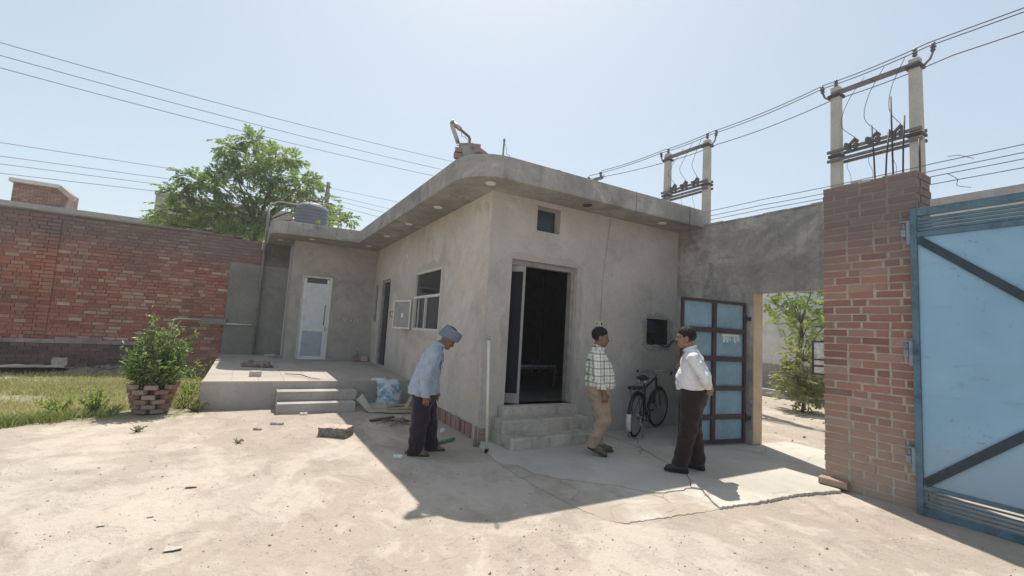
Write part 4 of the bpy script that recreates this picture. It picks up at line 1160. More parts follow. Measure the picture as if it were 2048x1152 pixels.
OB = [(11.76, 6.26, 1.42, 0.34), (11.91, 6.1, 1.13, 0.42), (11.59, 6.34, 0.92, 0.38), (11.73, 6.12, 0.7, 0.5), (12.03, 5.82, 0.68, 0.46), (11.96, 6.57, 0.45, 0.32), (12.06, 6.0, 0.36, 0.43), (11.68, 6.21, 0.39, 0.42), (12.5, 5.3, 0.8, 0.5)]
make_tree('roadside_bush', 'dusty grey-green bush by the road, seen low through the wicket opening', OB, (11.8, 6.1, 0), (11.8, 6.1, 0.6), 0.04, 95, 0.085, 0.036, 9, M_LEAF_DRY, 0.1)['category'] = 'bush'

# ---------------------------------------------------------------- shrub in a round honeycomb planter of bricks
plc = (-1.13, 8.86)
planter = empty('brick_planter', (plc[0], plc[1], 0), 0, 'round open-work brick planter holding the shrub', 'planter')
rg = random.Random(31)
for c in range(6):
    nb_ = 6; R = 0.175+0.020*c
    for k in range(nb_):
        a = 2*math.pi*(k+(0.5 if c % 2 else 0))/nb_+rg.uniform(-0.05, 0.05)
        o = obj_from_mesh('brick', brick_mesh('pl', 0.17, 0.09, 0.068, M_LOOSE, (k+c) % 5), planter)
        o.location = (R*math.cos(a), R*math.sin(a), 0.037+c*0.073); o.rotation_euler = (0, 0, a+math.pi/2+rg.uniform(-0.1, 0.1))
MB().lathe([(0.02, 0.0), (0.13, 0.0), (0.21, 0.40), (0.02, 0.42)], (plc[0], plc[1], 0), 14).build('soil', m_plain('dark_soil', (0.10, 0.075, 0.055), 0.95, 0.1), planter)
shrub = empty('leafy_shrub', (plc[0], plc[1], 0.42), 0, 'bushy shrub with glossy dark green leaves growing out of the brick planter', 'shrub')
rgn = np.random.RandomState(12)
st = MB(); Cs = []; Ds = []; Ns = []; Rn = []
tips = []
for i in range(74):
    a = rgn.uniform(0, 2*math.pi); s = rgn.uniform(0.05, 1)**0.6
    top = np.array([plc[0]+0.39*s*math.cos(a), plc[1]+0.39*s*math.sin(a), 0.52+rgn.uniform(0.05, 0.80)*(1.1-0.42*s)])
    tips.append(top)
tips += [np.array([plc[0]-0.13, plc[1], 1.52]), np.array([plc[0]-0.11, plc[1]-0.05, 1.40]), np.array([plc[0]+0.12, plc[1]+0.05, 1.34]), np.array([plc[0]+0.22, plc[1], 1.36]), np.array([plc[0]+0.45, plc[1]+0.1, 1.25]), np.array([plc[0]+0.5, plc[1]+0.05, 0.72]), np.array([plc[0]-0.43, plc[1], 1.0])]
for tp in tips:
    b = np.array([plc[0]+rgn.uniform(-.07, .07), plc[1]+rgn.uniform(-.07, .07), 0.40])
    mid = (b+tp)/2+np.array([(tp[0]-plc[0])*0.25, (tp[1]-plc[1])*0.25, -0.02])
    st.tube([tuple(b), tuple(mid), tuple(tp)], [0.011, 0.008, 0.003], 5)
    n = 58
    for j in range(n):
        t = rgn.uniform(0.22, 1.0); p = (1-t)**2*b+2*t*(1-t)*mid+t*t*tp
        d = rgn.normal(size=3)*np.array([1, 1, 0.6])+np.array([0, 0, 0.35])+0.6*(tp-b)
        Cs.append(p+rgn.normal(size=3)*0.035); Ds.append(d); Ns.append(rgn.normal(size=3)*0.6+np.array([0, 0, 1])); Rn.append(np.clip(0.25+0.35*t*t+rgn.normal()*0.2, 0, 1))
st.build('stems', M_BARK, shrub)
V, F = leaf_mesh(np.array(Cs), unit(np.array(Ds)), unit(np.array(Ns)), rgn.uniform(0.05, 0.10, len(Cs)), rgn.uniform(0.022, 0.042, len(Cs)))
mesh_np('foliage', V-np.array([plc[0], plc[1], 0.42]), F, M_LEAF_SHRUB, shrub, False, np.array(Rn))

# ---------------------------------------------------------------- grass (nobody could count it)
def m_grass():
    t = NT('dry_grass'); r = t.attr('rnd')
    c = t.ramp(r, [(0.0, (0.14, 0.20, 0.06)), (0.35, (0.28, 0.34, 0.11)), (0.55, (0.44, 0.44, 0.18)), (0.8, (0.57, 0.52, 0.26)), (1.0, (0.65, 0.59, 0.36))])
    t.color(c).rough(0.7, 0.15)
    tr = t.n('ShaderNodeBsdfTranslucent'); t.l(c, tr.inputs[0]); ms = t.n('ShaderNodeMixShader'); ms.inputs[0].default_value = 0.3
    t.l(t.b.outputs[0], ms.inputs[1]); t.l(tr.outputs[0], ms.inputs[2]); t.l(ms.outputs[0], t.out.inputs[0]); return t.mat
M_GRASS = m_grass()
rgn = np.random.RandomState(44)
n0 = 150000
gx = rgn.uniform(-8.5, -0.5, n0); gy = rgn.uniform(7.6, 13.6, n0)
line = 7.95+(gx+2.44)*(8.97-7.95)/(2.44-0.83)            # ragged near edge
line = np.where(gx < -2.44, 7.95+(gx+2.44)*0.22, line)+0.22*vnoise(gx*2.1, gy*1.3, 2.0)
dens = np.clip((gy-line)/0.25, 0, 1)*np.clip((13.3-gy)/0.9, 0.0, 1)
dens *= np.clip(0.75+0.5*vnoise(gx*0.9, gy*0.9, 1.2), 0.25, 1)
dens *= np.where((np.hypot(gx-plc[0], gy-plc[1]) < 0.38) | ((gx > -0.56) & (gy > 8.85)), 0, 1)
strip = (gx < -2.6) & (np.abs(gy-10.15-0.25*np.sin(gx*1.2)) < 0.35); dens = np.where(strip, dens*0.08, dens)
keep = rgn.uniform(size=n0) < dens
gx, gy = gx[keep], gy[keep]; n = len(gx)
lush = np.clip(0.45+0.7*vnoise(gx*0.6+3, gy*0.8, 3.1)-(gy-9.3)*0.10, 0, 1)
near = np.exp(-((gy-(7.95+(gx+2.44)*0.55))/0.5)**2)*(gx < -0.9)
lush = np.clip(lush*0.45+0.7*near, 0, 1)
h = rgn.uniform(0.04, 0.13, n)*(0.75+1.1*near*rgn.uniform(0.3, 1.0, n))
a = rgn.uniform(0, 2*np.pi, n); lean = rgn.uniform(0.1, 0.8, n)
w = rgn.uniform(0.004, 0.009, n)
gz = ground_z(gx, gy)
B = np.stack([gx, gy, gz-0.004], -1); s = np.stack([-np.sin(a), np.cos(a), 0*a], -1)*w[:, None]
tipv = B+np.stack([np.cos(a)*lean*h, np.sin(a)*lean*h, h], -1); midv = B+np.stack([np.cos(a)*lean*h*0.3, np.sin(a)*lean*h*0.3, h*0.6], -1)
V = np.stack([B-s, B+s, midv+s*0.7, tipv], 1).reshape(-1, 3); F = np.arange(n*4).reshape(n, 4)
rv = np.clip(0.82-0.58*lush+rgn.normal(size=n)*0.16, 0, 1)
grass = mesh_np('grass', V, F, M_GRASS, None, False, rv); tag(grass, 'patchy dry and green grass between the brick wall and the yard', 'grass', kind='stuff')

# weeds standing in the grass and beside the platform
def weed(name, label, x, y, h, n, spread, mat, seed, leaf=0.05, cat='weed', group=None):
    e = empty(name, (x, y, float(ground_z(x, y))), 0, label, cat, group); rg = np.random.RandomState(seed); m = MB(); Cs = []; Ds = []; Ns = []; Rn = []
    for i in range(n):
        a_ = rg.uniform(0, 6.28); tp = np.array([spread*rg.uniform(.2, 1)*math.cos(a_), spread*rg.uniform(.2, 1)*math.sin(a_), h*rg.uniform(.5, 1)])
        m.tube([(tp[0]*.1, tp[1]*.1, 0), tuple(tp*np.array([.5, .5, .6])), tuple(tp)], [.005, .004, .0015], 4)
        for j in range(16):
            t = rg.uniform(.15, 1); Cs.append(tp*t); Ds.append(rg.normal(size=3)+np.array([0, 0, .4])); Ns.append(rg.normal(size=3)*.6+np.array([0, 0, 1])); Rn.append(rg.uniform(0, 1))
    m.build('stems', M_BARK, e, local=True)
    V, F = leaf_mesh(np.array(Cs), unit(np.array(Ds)), unit(np.array(Ns)), rg.uniform(.6, 1.2, len(Cs))*leaf, rg.uniform(.3, .5, len(Cs))*leaf)
    mesh_np('leaves', V, F, mat, e, False, np.array(Rn)); return e
weed('weed', 'green weed clump growing against the left end of the platform', -0.72, 9.15, 0.42, 16, 0.30, M_LEAF_BRIGHT, 1)
weed('weed', 'low straggling weed at the front left corner of the platform', -0.55, 8.82, 0.20, 12, 0.25, M_LEAF_DRY, 2)
weed('weed', 'leafy weeds between shrub and back corner of the platform', -0.75, 10.3, 0.42, 18, 0.4, M_LEAF_BRIGHT, 3)
weed('weed', 'dark leafy weeds at the foot of the brick wall behind the shrub', -0.95, 12.6, 0.5, 18, 0.55, M_LEAF_SHRUB, 4, 0.07)
weed('weed', 'tall thin weeds left of the planter at the grass edge', -1.75, 8.75, 0.40, 22, 0.25, M_LEAF_BRIGHT, 5, 0.06)
weed('weed', 'tall stalky weeds farther left of the planter', -2.15, 8.75, 0.30, 20, 0.25, M_LEAF_BRIGHT, 6, 0.06)
weed('dry_weed', 'small dry weed tuft alone on the bare ground below the planter', -1.06, 7.5, 0.09, 9, 0.14, M_LEAF_DRY, 7, 0.03)
weed('dry_weed', 'small dead weed on the bare ground below the platform steps', 0.05, 6.58, 0.06, 7, 0.10, M_LEAF_DRY, 8, 0.025)

# ================================================================ roof: water tank, brick heap, lamp, stub pipe
tk = empty('water_tank', (1.27, 13.38, ZR), 0, 'round grey ribbed plastic water tank on the roof slab', 'water tank')
prof = [(0.40, 0.0)]
for k in range(7):
    z = 0.03+k*0.092
    prof += [(0.398, z), (0.425, z+0.018), (0.425, z+0.055), (0.398, z+0.075)]
prof += [(0.40, 0.70)]
m = MB(); m.lathe(prof, n=32); m.build('body', m_plain('blue_grey_polythene', (0.15, 0.17, 0.205), 0.5, 0.35, var=0.1), tk, local=True)
m = MB(); m.lathe([(0.40, 0.70), (0.37, 0.735), (0.14, 0.83), (0.13, 0.835)], n=32)
m.build('shoulder', m_plain('dusty_tank_top', (0.40, 0.385, 0.35), 0.7, 0.2, var=0.2), tk, local=True)
m = MB(); m.lathe([(0.12, 0.835), (0.125, 0.90), (0.11, 0.915), (0.02, 0.92)], n=20); m.build('lid', m_plain('dark_tank_lid', (0.10, 0.11, 0.13), 0.6, 0.3), tk, local=True)
for a in range(6):
    m = MB(); c, s = math.cos(a*math.pi/3+.2), math.sin(a*math.pi/3+.2); m.bar((0.16*c, 0.16*s, 0.83), (0.37*c, 0.37*s, 0.745), 0.03, 0.02); m.build('rib', m_plain('dusty_rib', (0.42, 0.40, 0.37), 0.7, 0.2) if a == 0 else bpy.data.materials['dusty_rib'], tk, local=True)
fp = empty('filler_pipe', (0.25, 13.38, ZR), 0, 'thin horizontal filler pipe running to the top of the water tank', 'pipe')
m = MB(); m.tube([(0.25, 14.03, 4.55), (0.27, 13.9, 4.60), (0.45, 13.45, 4.62), (0.95, 13.38, 4.60), (1.0, 13.38, 4.60)], 0.016, 7); m.build('pipe', m_plain('pale_pipe', (0.45, 0.44, 0.40), 0.6, 0.3), fp)
# small plant growing out of the slab edge in front of the tank
weed('roof_plant', 'tiny green plant sprouting on the slab edge in front of the tank', 1.30, 12.12, 0.16, 5, 0.1, M_LEAF_BRIGHT, 21, 0.045)
bpy.data.objects['roof_plant'].location.z = ZR

M_HEAP = m_brick('weathered_heap_brick', False, pal=[(0.0, (0.20, 0.16, 0.145)), (0.5, (0.27, 0.21, 0.185)), (1.0, (0.33, 0.27, 0.235))])
hp = empty('brick_heap', (2.47, 5.65, ZR), 0, 'small cemented heap of old bricks on the rounded roof corner under the lamp', 'brick heap')
rg = random.Random(6)
heap = [(-0.12, 0.06, 0.04, -30), (0.05, -0.02, 0.04, -20), (0.17, -0.09, 0.035, -50), (-0.11, 0.06, 0.115, -20), (0.07, -0.03, 0.112, -38), (-0.02, 0.12, 0.04, -10), (-0.06, 0.03, 0.19, -34), (0.12, -0.07, 0.11, 30), (0.03, -0.01, 0.19, -22)]
for (x, y, z, a) in heap:
    o = obj_from_mesh('brick', brick_mesh('heap', 0.20, 0.11, 0.07, M_HEAP, int(z*100)), hp); o.location = (x, y, z); o.rotation_euler = (rg.uniform(-.1, .1), rg.uniform(-.12, .12), R_(a))
m = MB(); m.blob((0.0, 0.03, 0.09), (0.15, 0.11, 0.13), 3, 10, 6, 0.2); m.build('cement_lump', M_ROOF, hp, local=True)
lm = empty('flood_lamp', (2.447, 5.669, ZR+0.20), 0, 'weathered floodlight hanging from a slanting pipe above the rounded roof corner', 'lamp')
cr_ = Vector((0.866, -0.5, 0))
base = Vector((2.447, 5.669, ZR+0.20))
elb = base+Vector((0, 0, 0.125))
tip = elb+cr_*(-0.25)+Vector((0, 0, 0.20))
m = MB(); m.tube([base, elb-Vector((0, 0, .02)), elb+(tip-elb)*0.06, tip], 0.020, 8); m.build('arm_pipe', m_plain('rusty_pipe', (0.15, 0.13, 0.125), 0.7, 0.3, var=0.3), lm)
m = MB(); m.tube([elb+(tip-elb)*0.55, elb+(tip-elb)*0.98], 0.032, 8); m.tube([tip+(tip-elb)*0.0, tip+(tip-elb)*0.08], 0.036, 8); m.build('clamp', M_IRON, lm)
a0 = tip+cr_*(-0.005)+Vector((0, 0, -0.055)); d = (cr_*0.09+Vector((0, 0, -0.215))).normalized()
m = MB(); m.bar(a0, a0+d*0.235, 0.15, 0.055, up=tuple(cr_)); m.build('lamp_housing', m_plain('cream_lamp_housing', (0.36, 0.34, 0.29), 0.6, 0.3), lm, bevel=0.006)
m = MB(); m.tube([elb+(tip-elb)*0.5, elb+(tip-elb)*0.45+Vector((0, 0, -0.09)), elb+(tip-elb)*0.3+Vector((0, 0, -0.05)), elb+(tip-elb)*0.1+Vector((0, 0, -0.06))], 0.004, 5)
m.tube([a0+d*0.235, a0+d*0.27+cr_*0.02, a0+d*0.30-cr_*0.03], 0.006, 5); m.build('wire', M_CABLE, lm)
sp = empty('stub_pipe', (2.75, 5.12+0.10, ZR), 0, 'short upright pipe with a loose wire on the roof edge', 'pipe')
m = MB(); m.tube([(2.75, 5.22, ZR-0.01), (2.755, 5.22, ZR+0.225)], 0.012, 7); m.tube([(2.755, 5.22, ZR+0.19), (2.756, 5.22, ZR+0.232)], 0.016, 7); m.build('pipe', m_plain('grey_stub', (0.26, 0.26, 0.27), 0.6, 0.3), sp)
m = MB(); m.tube([(2.757, 5.22, ZR+0.20), (2.79, 5.21, ZR+0.10), (2.80, 5.21, ZR+0.03), (2.84, 5.19, ZR+0.01)], 0.003, 5); m.build('wire', M_CABLE, sp)
wl_ = MB(); wl_.tube([(3.55, 5.4, ZR), (3.62, 5.35, ZR+0.05), (3.75, 5.3, ZR+0.05), (3.80, 5.28, ZR)], 0.004, 5)
tag(wl_.build('wire_loop', M_CABLE), 'thin bent wire lying on the roof edge right of the stub pipe', 'wire')

# ================================================================ power line: H-frames of concrete poles
M_POLE = m_plain('cream_concrete_pole', (0.47, 0.44, 0.385), 0.85, 0.15, var=0.12, scale=2)
M_ARM = m_plain('weathered_cross_arm', (0.16, 0.15, 0.15), 0.7, 0.3, var=0.2)
M_INS = m_plain('brown_porcelain', (0.09, 0.075, 0.07), 0.35, 0.5, var=0.15)
def insulator(m, p, d, s=1.0):
    p = Vector(p); d = Vector(d).normalized()
    pts = []; rs = []
    for k, (t, r) in enumerate(((0, .02), (.03, .05), (.06, .025), (.09, .055), (.12, .025), (.15, .045), (.19, .015))): pts.append(p+d*t*s); rs.append(r*s)
    m.tube(pts, rs, 7)
def curve_pts(pts, n=7):
    P0 = [Vector(p) for p in pts]; P0 = [P0[0]*2-P0[1]]+P0+[P0[-1]*2-P0[-2]]; out = []
    for i in range(1, len(P0)-2):
        a, b, c, d = P0[i-1:i+3]
        for k in range(n):
            t = k/n; out.append(0.5*((2*b)+(c-a)*t+(2*a-5*b+4*c-d)*t*t+(3*b-a-3*c+d)*t**3))
    out.append(P0[-2]); return out
def h_frame(name, label, x, ya, yb, ztop, zl, detail=True):
    e = empty(name, (x, (ya+yb)/2, 0), 0, label, 'power pole', 'twin-pole frames of the power line')
    for y in (ya, yb):
        m = MB(); z1 = ztop+(0.02 if y == ya else -0.02)
        m.add([(x-.11,y-.13,-.2),(x+.11,y-.13,-.2),(x+.11,y+.13,-.2),(x-.11,y+.13,-.2),(x-.075,y-.09,z1),(x+.075,y-.09,z1),(x+.075,y+.09,z1),(x-.075,y+.09,z1)], [(0,3,2,1),(4,5,6,7),(0,1,5,4),(1,2,6,5),(2,3,7,6),(3,0,4,7)])
        m.build('pole', M_POLE, e, bevel=0.012)
    lo_, hi_ = min(ya, yb), max(ya, yb)
    m = MB(); m.bar((x-0.10, lo_-0.1, ztop-0.18), (x-0.10, hi_+0.05, ztop-0.16), 0.05, 0.10); m.build('cross_arm', M_ARM, e)
    for z in (zl+0.02, zl-0.19):
        for dx in (-0.12, 0.12):
            m = MB(); m.bar((x+dx, lo_-0.12, z), (x+dx, hi_+0.14, z), 0.045, 0.06); m.build('cross_arm', M_ARM, e)
    for y in (ya, yb):
        for z in (ztop-0.20, zl-0.08):
            m = MB(); m.box(x-0.13, x+0.13, y-0.125, y+0.125, z-0.03, z+0.03); m.build('clamp', M_STEEL_DARK, e)
    for (y, s) in ((hi_, 1), (lo_, -1)):
        m = MB(); insulator(m, (x, y, ztop+0.03), (0, 0, 1)); m.build('insulator', M_INS, e)
        m = MB(); m.tube([(x, y+0.1*s, ztop-0.25), (x, y+0.24*s, ztop-0.12), (x, y+0.28*s, ztop-0.0)], 0.022, 6); m.build('bracket', M_ARM, e)
        m = MB(); insulator(m, (x, y+0.28*s, ztop+0.0), (0, 0.1*s, 1)); m.build('insulator', M_INS, e)
    n = 3
    for k in range(n):
        y = lo_+(hi_-lo_)*(0.22+0.28*k)
        m = MB(); insulator(m, (x-0.14, y, zl-0.10), (0, 0.35, 1), 1.3); m.bar((x-0.14, y+0.02, zl+0.05), (x-0.17, y-0.13, zl+0.17), 0.04, 0.05); insulator(m, (x-0.14, y-0.1, zl-0.05), (0, -0.2, 1), 1.1)
        m.build('cut_out_fuse', M_INS, e)
        m = MB(); y2 = y+0.06
        m.tube(curve_pts([(x-0.16, y-0.12, zl+0.18), (x-0.18, y+0.06+0.04*k, zl+0.55), (x-0.16, y+0.02, ztop-0.5), (x-0.1+0.1*k, y-0.20, ztop+0.08)]), 0.006, 5); m.build('jumper_wire', M_CABLE, e)
        m = MB(); m.tube(curve_pts([(x-0.14, y, zl-0.14), (x-0.15, y+0.05, zl-0.4), (x-0.16, y-0.03, zl-0.7), (x-0.15, y+0.04, zl-1.1)]), 0.004, 5); m.build('jumper_wire', M_CABLE, e)
    return e
h_frame('twin_power_pole', 'nearer twin-pole power line frame rising behind the brick pier', 11.2, 5.04, 3.61, 7.52, 5.97)
h_frame('twin_power_pole', 'farther twin-pole power line frame above the right end of the roof', 11.25, 9.92, 8.47, 7.5, 6.2)
e3 = empty('power_pole', (10.6, 13.0, 0), 0, 'power pole mostly hidden behind the roof, only its arm and insulators showing', 'power pole')
MB().bar((10.6, 13.0, -0.2), (10.6, 13.0, 7.3), 0.22, 0.2, up=(1, 0, 0)).build('pole', M_POLE, e3)
m = MB(); m.bar((10.5, 12.2, 7.2), (10.5, 13.7, 7.2), 0.06, 0.1); m.build('cross_arm', M_ARM, e3)
for y in (12.3, 12.95, 13.6):
    m = MB(); insulator(m, (10.5, y, 7.26), (0, 0.2, 1)); m.build('insulator', M_INS, e3)
m = MB(); m.tube([(10.5, 12.3, 7.4), (10.45, 12.0, 7.15), (10.45, 12.25, 7.1)], 0.008, 5); m.build('jumper_wire', M_CABLE, e3)

M_WIRE = m_plain('aluminium_conductor', (0.13, 0.135, 0.15), 0.6, 0.3, var=0.1)
def wire(label, pts, r=0.008, group='overhead wires', sag=0.0, name='overhead_wire'):
    P_ = []
    for a, b in zip(pts[:-1], pts[1:]):
        a = Vector(a); b = Vector(b); n = 10
        for k in range(n):
            t = k/n; q = a.lerp(b, t); q.z -= sag*4*t*(1-t)*min(1.0, (b-a).length/12); P_.append(q)
    P_.append(Vector(pts[-1]))
    o = MB().tube(P_, r*0.95, 5).build(name, M_WIRE)
    return tag(o, label, 'wire', group)
for k, (dx, dz, w_) in enumerate(((0.0, 0.22, 'topmost'), (-0.05, 0.12, 'middle'), (0.25, -0.10, 'lowest'))):
    wire('%s conductor running along the twin-pole frames at the upper right' % w_, [(11.2+dx, -14, 7.6+dz), (11.2+dx, 3.4-0.3*(k == 2), 7.52+dz), (11.2+dx, 5.3, 7.50+dz), (11.22+dx, 8.3, 7.46+dz), (11.25+dx, 10.1, 7.5+dz), (10.5, 12.3+0.65*k, 7.46)], 0.012, sag=0.25)
for (z0, z1, w_) in ((7.5, 7.39, 'highest'), (7.2, 7.02, 'middle'), (6.91, 6.73, 'lowest')):
    wire('%s of the three upper wires crossing the sky at left' % w_, [(-26, 14.75, z0+0.35), (-5.5, 14.75, z0), (5.5, 14.75, z1), (10.5, 13.6, 7.3)], 0.009, sag=0.1)
for k, (za, zb, zc, zd, w_) in enumerate(((7.1, 7.31, 7.76, 7.71, 'highest'), (6.62, 6.89, 7.44, 7.25, 'second'), (6.34, 6.62, 7.25, 6.99, 'third'), (6.01, 6.34, 7.02, 6.68, 'lowest'))):
    wire('%s of the four low wires behind the tree at left' % w_, [(-22, 22.6, za-0.3), (-8, 22.6, za), (-2.4, 22.6, zb), (2.72, 22.6, zc), (6.2, 22.6, zd), (14, 22.6, zd+0.1)], 0.010)
e4 = empty('utility_pole', (2.72, 22.6, 0), 0, 'thin dark utility pole rising right of the water tank', 'power pole')
MB().tube([(2.72, 22.6, -0.2), (2.72, 22.6, 8.0)], [0.12, 0.09], 8).build('pole', m_plain('dark_pole', (0.13, 0.12, 0.12), 0.8, 0.2), e4)
for z in (7.76, 7.44):
    m = MB(); m.box(2.6, 2.84, 22.48, 22.52, z-0.03, z+0.03); m.build('cross_arm', M_ARM, e4)
for k, z in enumerate((5.18, 5.04, 4.93, 4.78)):
    wire('%s of the low wires passing behind the gate wall and brick pier' % ('highest', 'second', 'third', 'lowest')[k], [(11.0, -12, z+0.1), (11.0, 3.3, z), (10.8, 6.5, z-0.02), (10.6, 12, z+0.05), (10.5, 26, z+0.2)], 0.009, sag=0.08)
m = MB(); m.tube(curve_pts([(10.97, 2.75, 5.10), (10.97, 2.95, 5.22), (10.97, 3.1, 5.24)]), 0.005, 5); m.tube(curve_pts([(10.98, 3.12, 4.93), (10.98, 2.98, 4.78), (10.98, 2.98, 4.66), (10.98, 2.8, 4.58)]), 0.005, 5)
tag(m.build('loose_wire_ends', M_CABLE), 'tangle of loose wire ends just right of the brick pier top', 'wire')

# ================================================================ buildings beyond the walls
M_FAR = m_plaster('far_grey_render', (0.36, 0.335, 0.32), (0.27, 0.255, 0.25), (0.43, 0.41, 0.39), seed=12)
M_FARW = m_plaster('far_white_render', (0.68, 0.67, 0.66), (0.55, 0.54, 0.54), (0.74, 0.73, 0.71), seed=15, streak=0.25)
M_FARB = m_brick('far_brick', True, soot=0.1)
nb1 = empty('neighbour_building', (-9, 28.3, 0), 0, 'low grey neighbouring building whose parapet shows above the brick wall at far left', 'building')
MB().box(-22, -4.4, 28.3, 36, -0.2, 5.75).build('wall', M_FAR, nb1)
m = MB(); m.box(-22, -4.3, 28.2, 28.45, 5.751, 5.98); m.build('parapet', M_FAR, nb1)
# brick stair-head on its roof
sh_ = MB(); rg = random.Random(3)
zc = 5.98
for c in range(10):
    x = -9.5+(0.11 if c % 2 else 0)
    sh_.box(-9.5, x-0.004, 28.3, 28.36, zc+0.004, zc+0.082, rnd=rg.random()) if c % 2 else None
    while x < -7.75:
        L = min(0.23, -7.72-x); sh_.box(x, x+L-0.012, 28.3, 28.36, zc+0.004, zc+0.082, rnd=rg.random()); x += L
    zc += 0.0853
sb_ = empty('brick_stair_head', (-8.6, 28.3, 5.98), 0, 'small red brick stair head with a slab roof on the neighbouring building', 'building')
so2 = sh_.build('bricks_joined', M_FARB, sb_); so2['kind'] = 'stuff'
MB().box(-9.49, -7.73, 28.36, 30, 5.981, 6.82).build('wall', M_MORTAR_DARK, sb_)
m = MB(); m.add([(-9.6,28.1,6.84),(-7.95,28.1,6.84),(-7.95,30,6.84),(-9.6,30,6.84),(-9.6,28.1,7.0),(-7.95,28.1,7.0),(-7.95,30,7.0),(-9.6,30,7.0)], [(0,3,2,1),(4,5,6,7),(0,1,5,4),(1,2,6,5),(2,3,7,6),(3,0,4,7)]); m.build('roof_slab', M_FARW, sb_)
m = MB(); m.bar((-7.95, 28.3, 6.88), (-7.45, 28.3, 6.45), 0.5, 0.2, up=(0, 0, 1)); m.build('sloping_slab', M_MORTAR, sb_)
nb2 = empty('grey_house', (-2.8, 29.6, 0), 0, 'plain grey house standing behind the feathery tree', 'building')
MB().box(-4.7, 1.8, 29.6, 37, -0.2, 7.55).build('wall', M_FAR, nb2); MB().box(-4.75, 1.85, 29.5, 29.62, 7.551, 7.75).build('parapet', M_FAR, nb2)
for k in range(3):
    m = MB(); m.box(-3.9+k*1.9, -2.9+k*1.9, 29.57, 29.599, 4.6, 5.9); wq = m.build('window', M_GLASS, nb2)
    m = MB(); m.box(-4.0+k*1.9, -2.8+k*1.9, 29.5, 29.599, 4.5, 4.58); m.build('sill', M_FARW, wq)
nb3 = empty('roadside_building', (17, 5, 0), 0, 'pale plastered building across the road, seen through the wicket and over the gate', 'building')
MB().box(16.6, 24, -10, 16, -0.2, 5.85).build('wall', M_FARW, nb3)
MB().box(16.45, 16.599, -10, 16, 5.6, 5.95).build('parapet', M_FAR, nb3)
MB().box(16.5, 16.599, -10, 16, -0.2, 0.9).build('plinth', M_FAR, nb3)
for k in range(5):
    y0 = -6.2+k*4.2
    m = MB(); m.box(16.56, 16.599, y0, y0+1.3, 2.6, 3.9); wq = m.build('window', M_GLASS, nb3)
    m = MB(); m.box(16.5, 16.599, y0-0.1, y0+1.4, 2.48, 2.58); m.build('sill', M_FAR, wq)
kr = MB(); kr.box(14.0, 14.25, -12, 18, -0.1, 0.22); kr.build('road_kerb', M_FAR); tag(bpy.data.objects['road_kerb'], 'low pale kerb wall along the far side of the road', 'kerb')
# rusty sheet-metal sign board standing at the road
sg = empty('sheet_metal_sign', (9.46, 4.45, 0), 0, 'small white sheet-metal board with rusty dark frame beside the brick pier opening', 'sign board')
dv = Vector((0.47, -0.883, 0))      # across the line of sight
pb = Vector((9.40, 4.66, 0))
def sgp(s, z): q = pb+dv*s; return (q.x, q.y, z)
m = MB(); m.bar(sgp(0, 1.37), sgp(0.5, 1.37), 0.012, 0.60); m.build('board', m_plain('chipped_white_enamel', (0.55, 0.55, 0.53), 0.6, 0.3, var=0.35, scale=9), sg)
for (a, b) in ((sgp(-0.01, 1.06), sgp(-0.01, 1.69)), (sgp(0.51, 1.06), sgp(0.51, 1.69))): MB().bar(a, b, 0.03, 0.035, up=tuple(dv)).build('frame_bar', M_STEEL_DARK, sg)
for z in (1.68, 1.34, 1.22, 1.07): MB().bar(sgp(0, z), sgp(0.5, z), 0.032, 0.03).build('frame_bar', M_STEEL_DARK, sg)
MB().tube([sgp(0.4, -0.1), sgp(0.4, 1.1)], 0.025, 8).build('post', M_STEEL_DARK, sg)
# a little roadside rubble
rr = MB()
for k in range(60):
    rgk = random.Random(k); x = rgk.uniform(8.0, 13.2); y = rgk.uniform(3.8, 8.5)
    s = rgk.uniform(0.015, 0.05); rr.blob((x, y, s*0.2), (s, s*0.8, s*0.5), k, 6, 4)
tag(rr.build('roadside_gravel', M_MORTAR), 'scattered small stones on the road outside', 'gravel', kind='stuff')
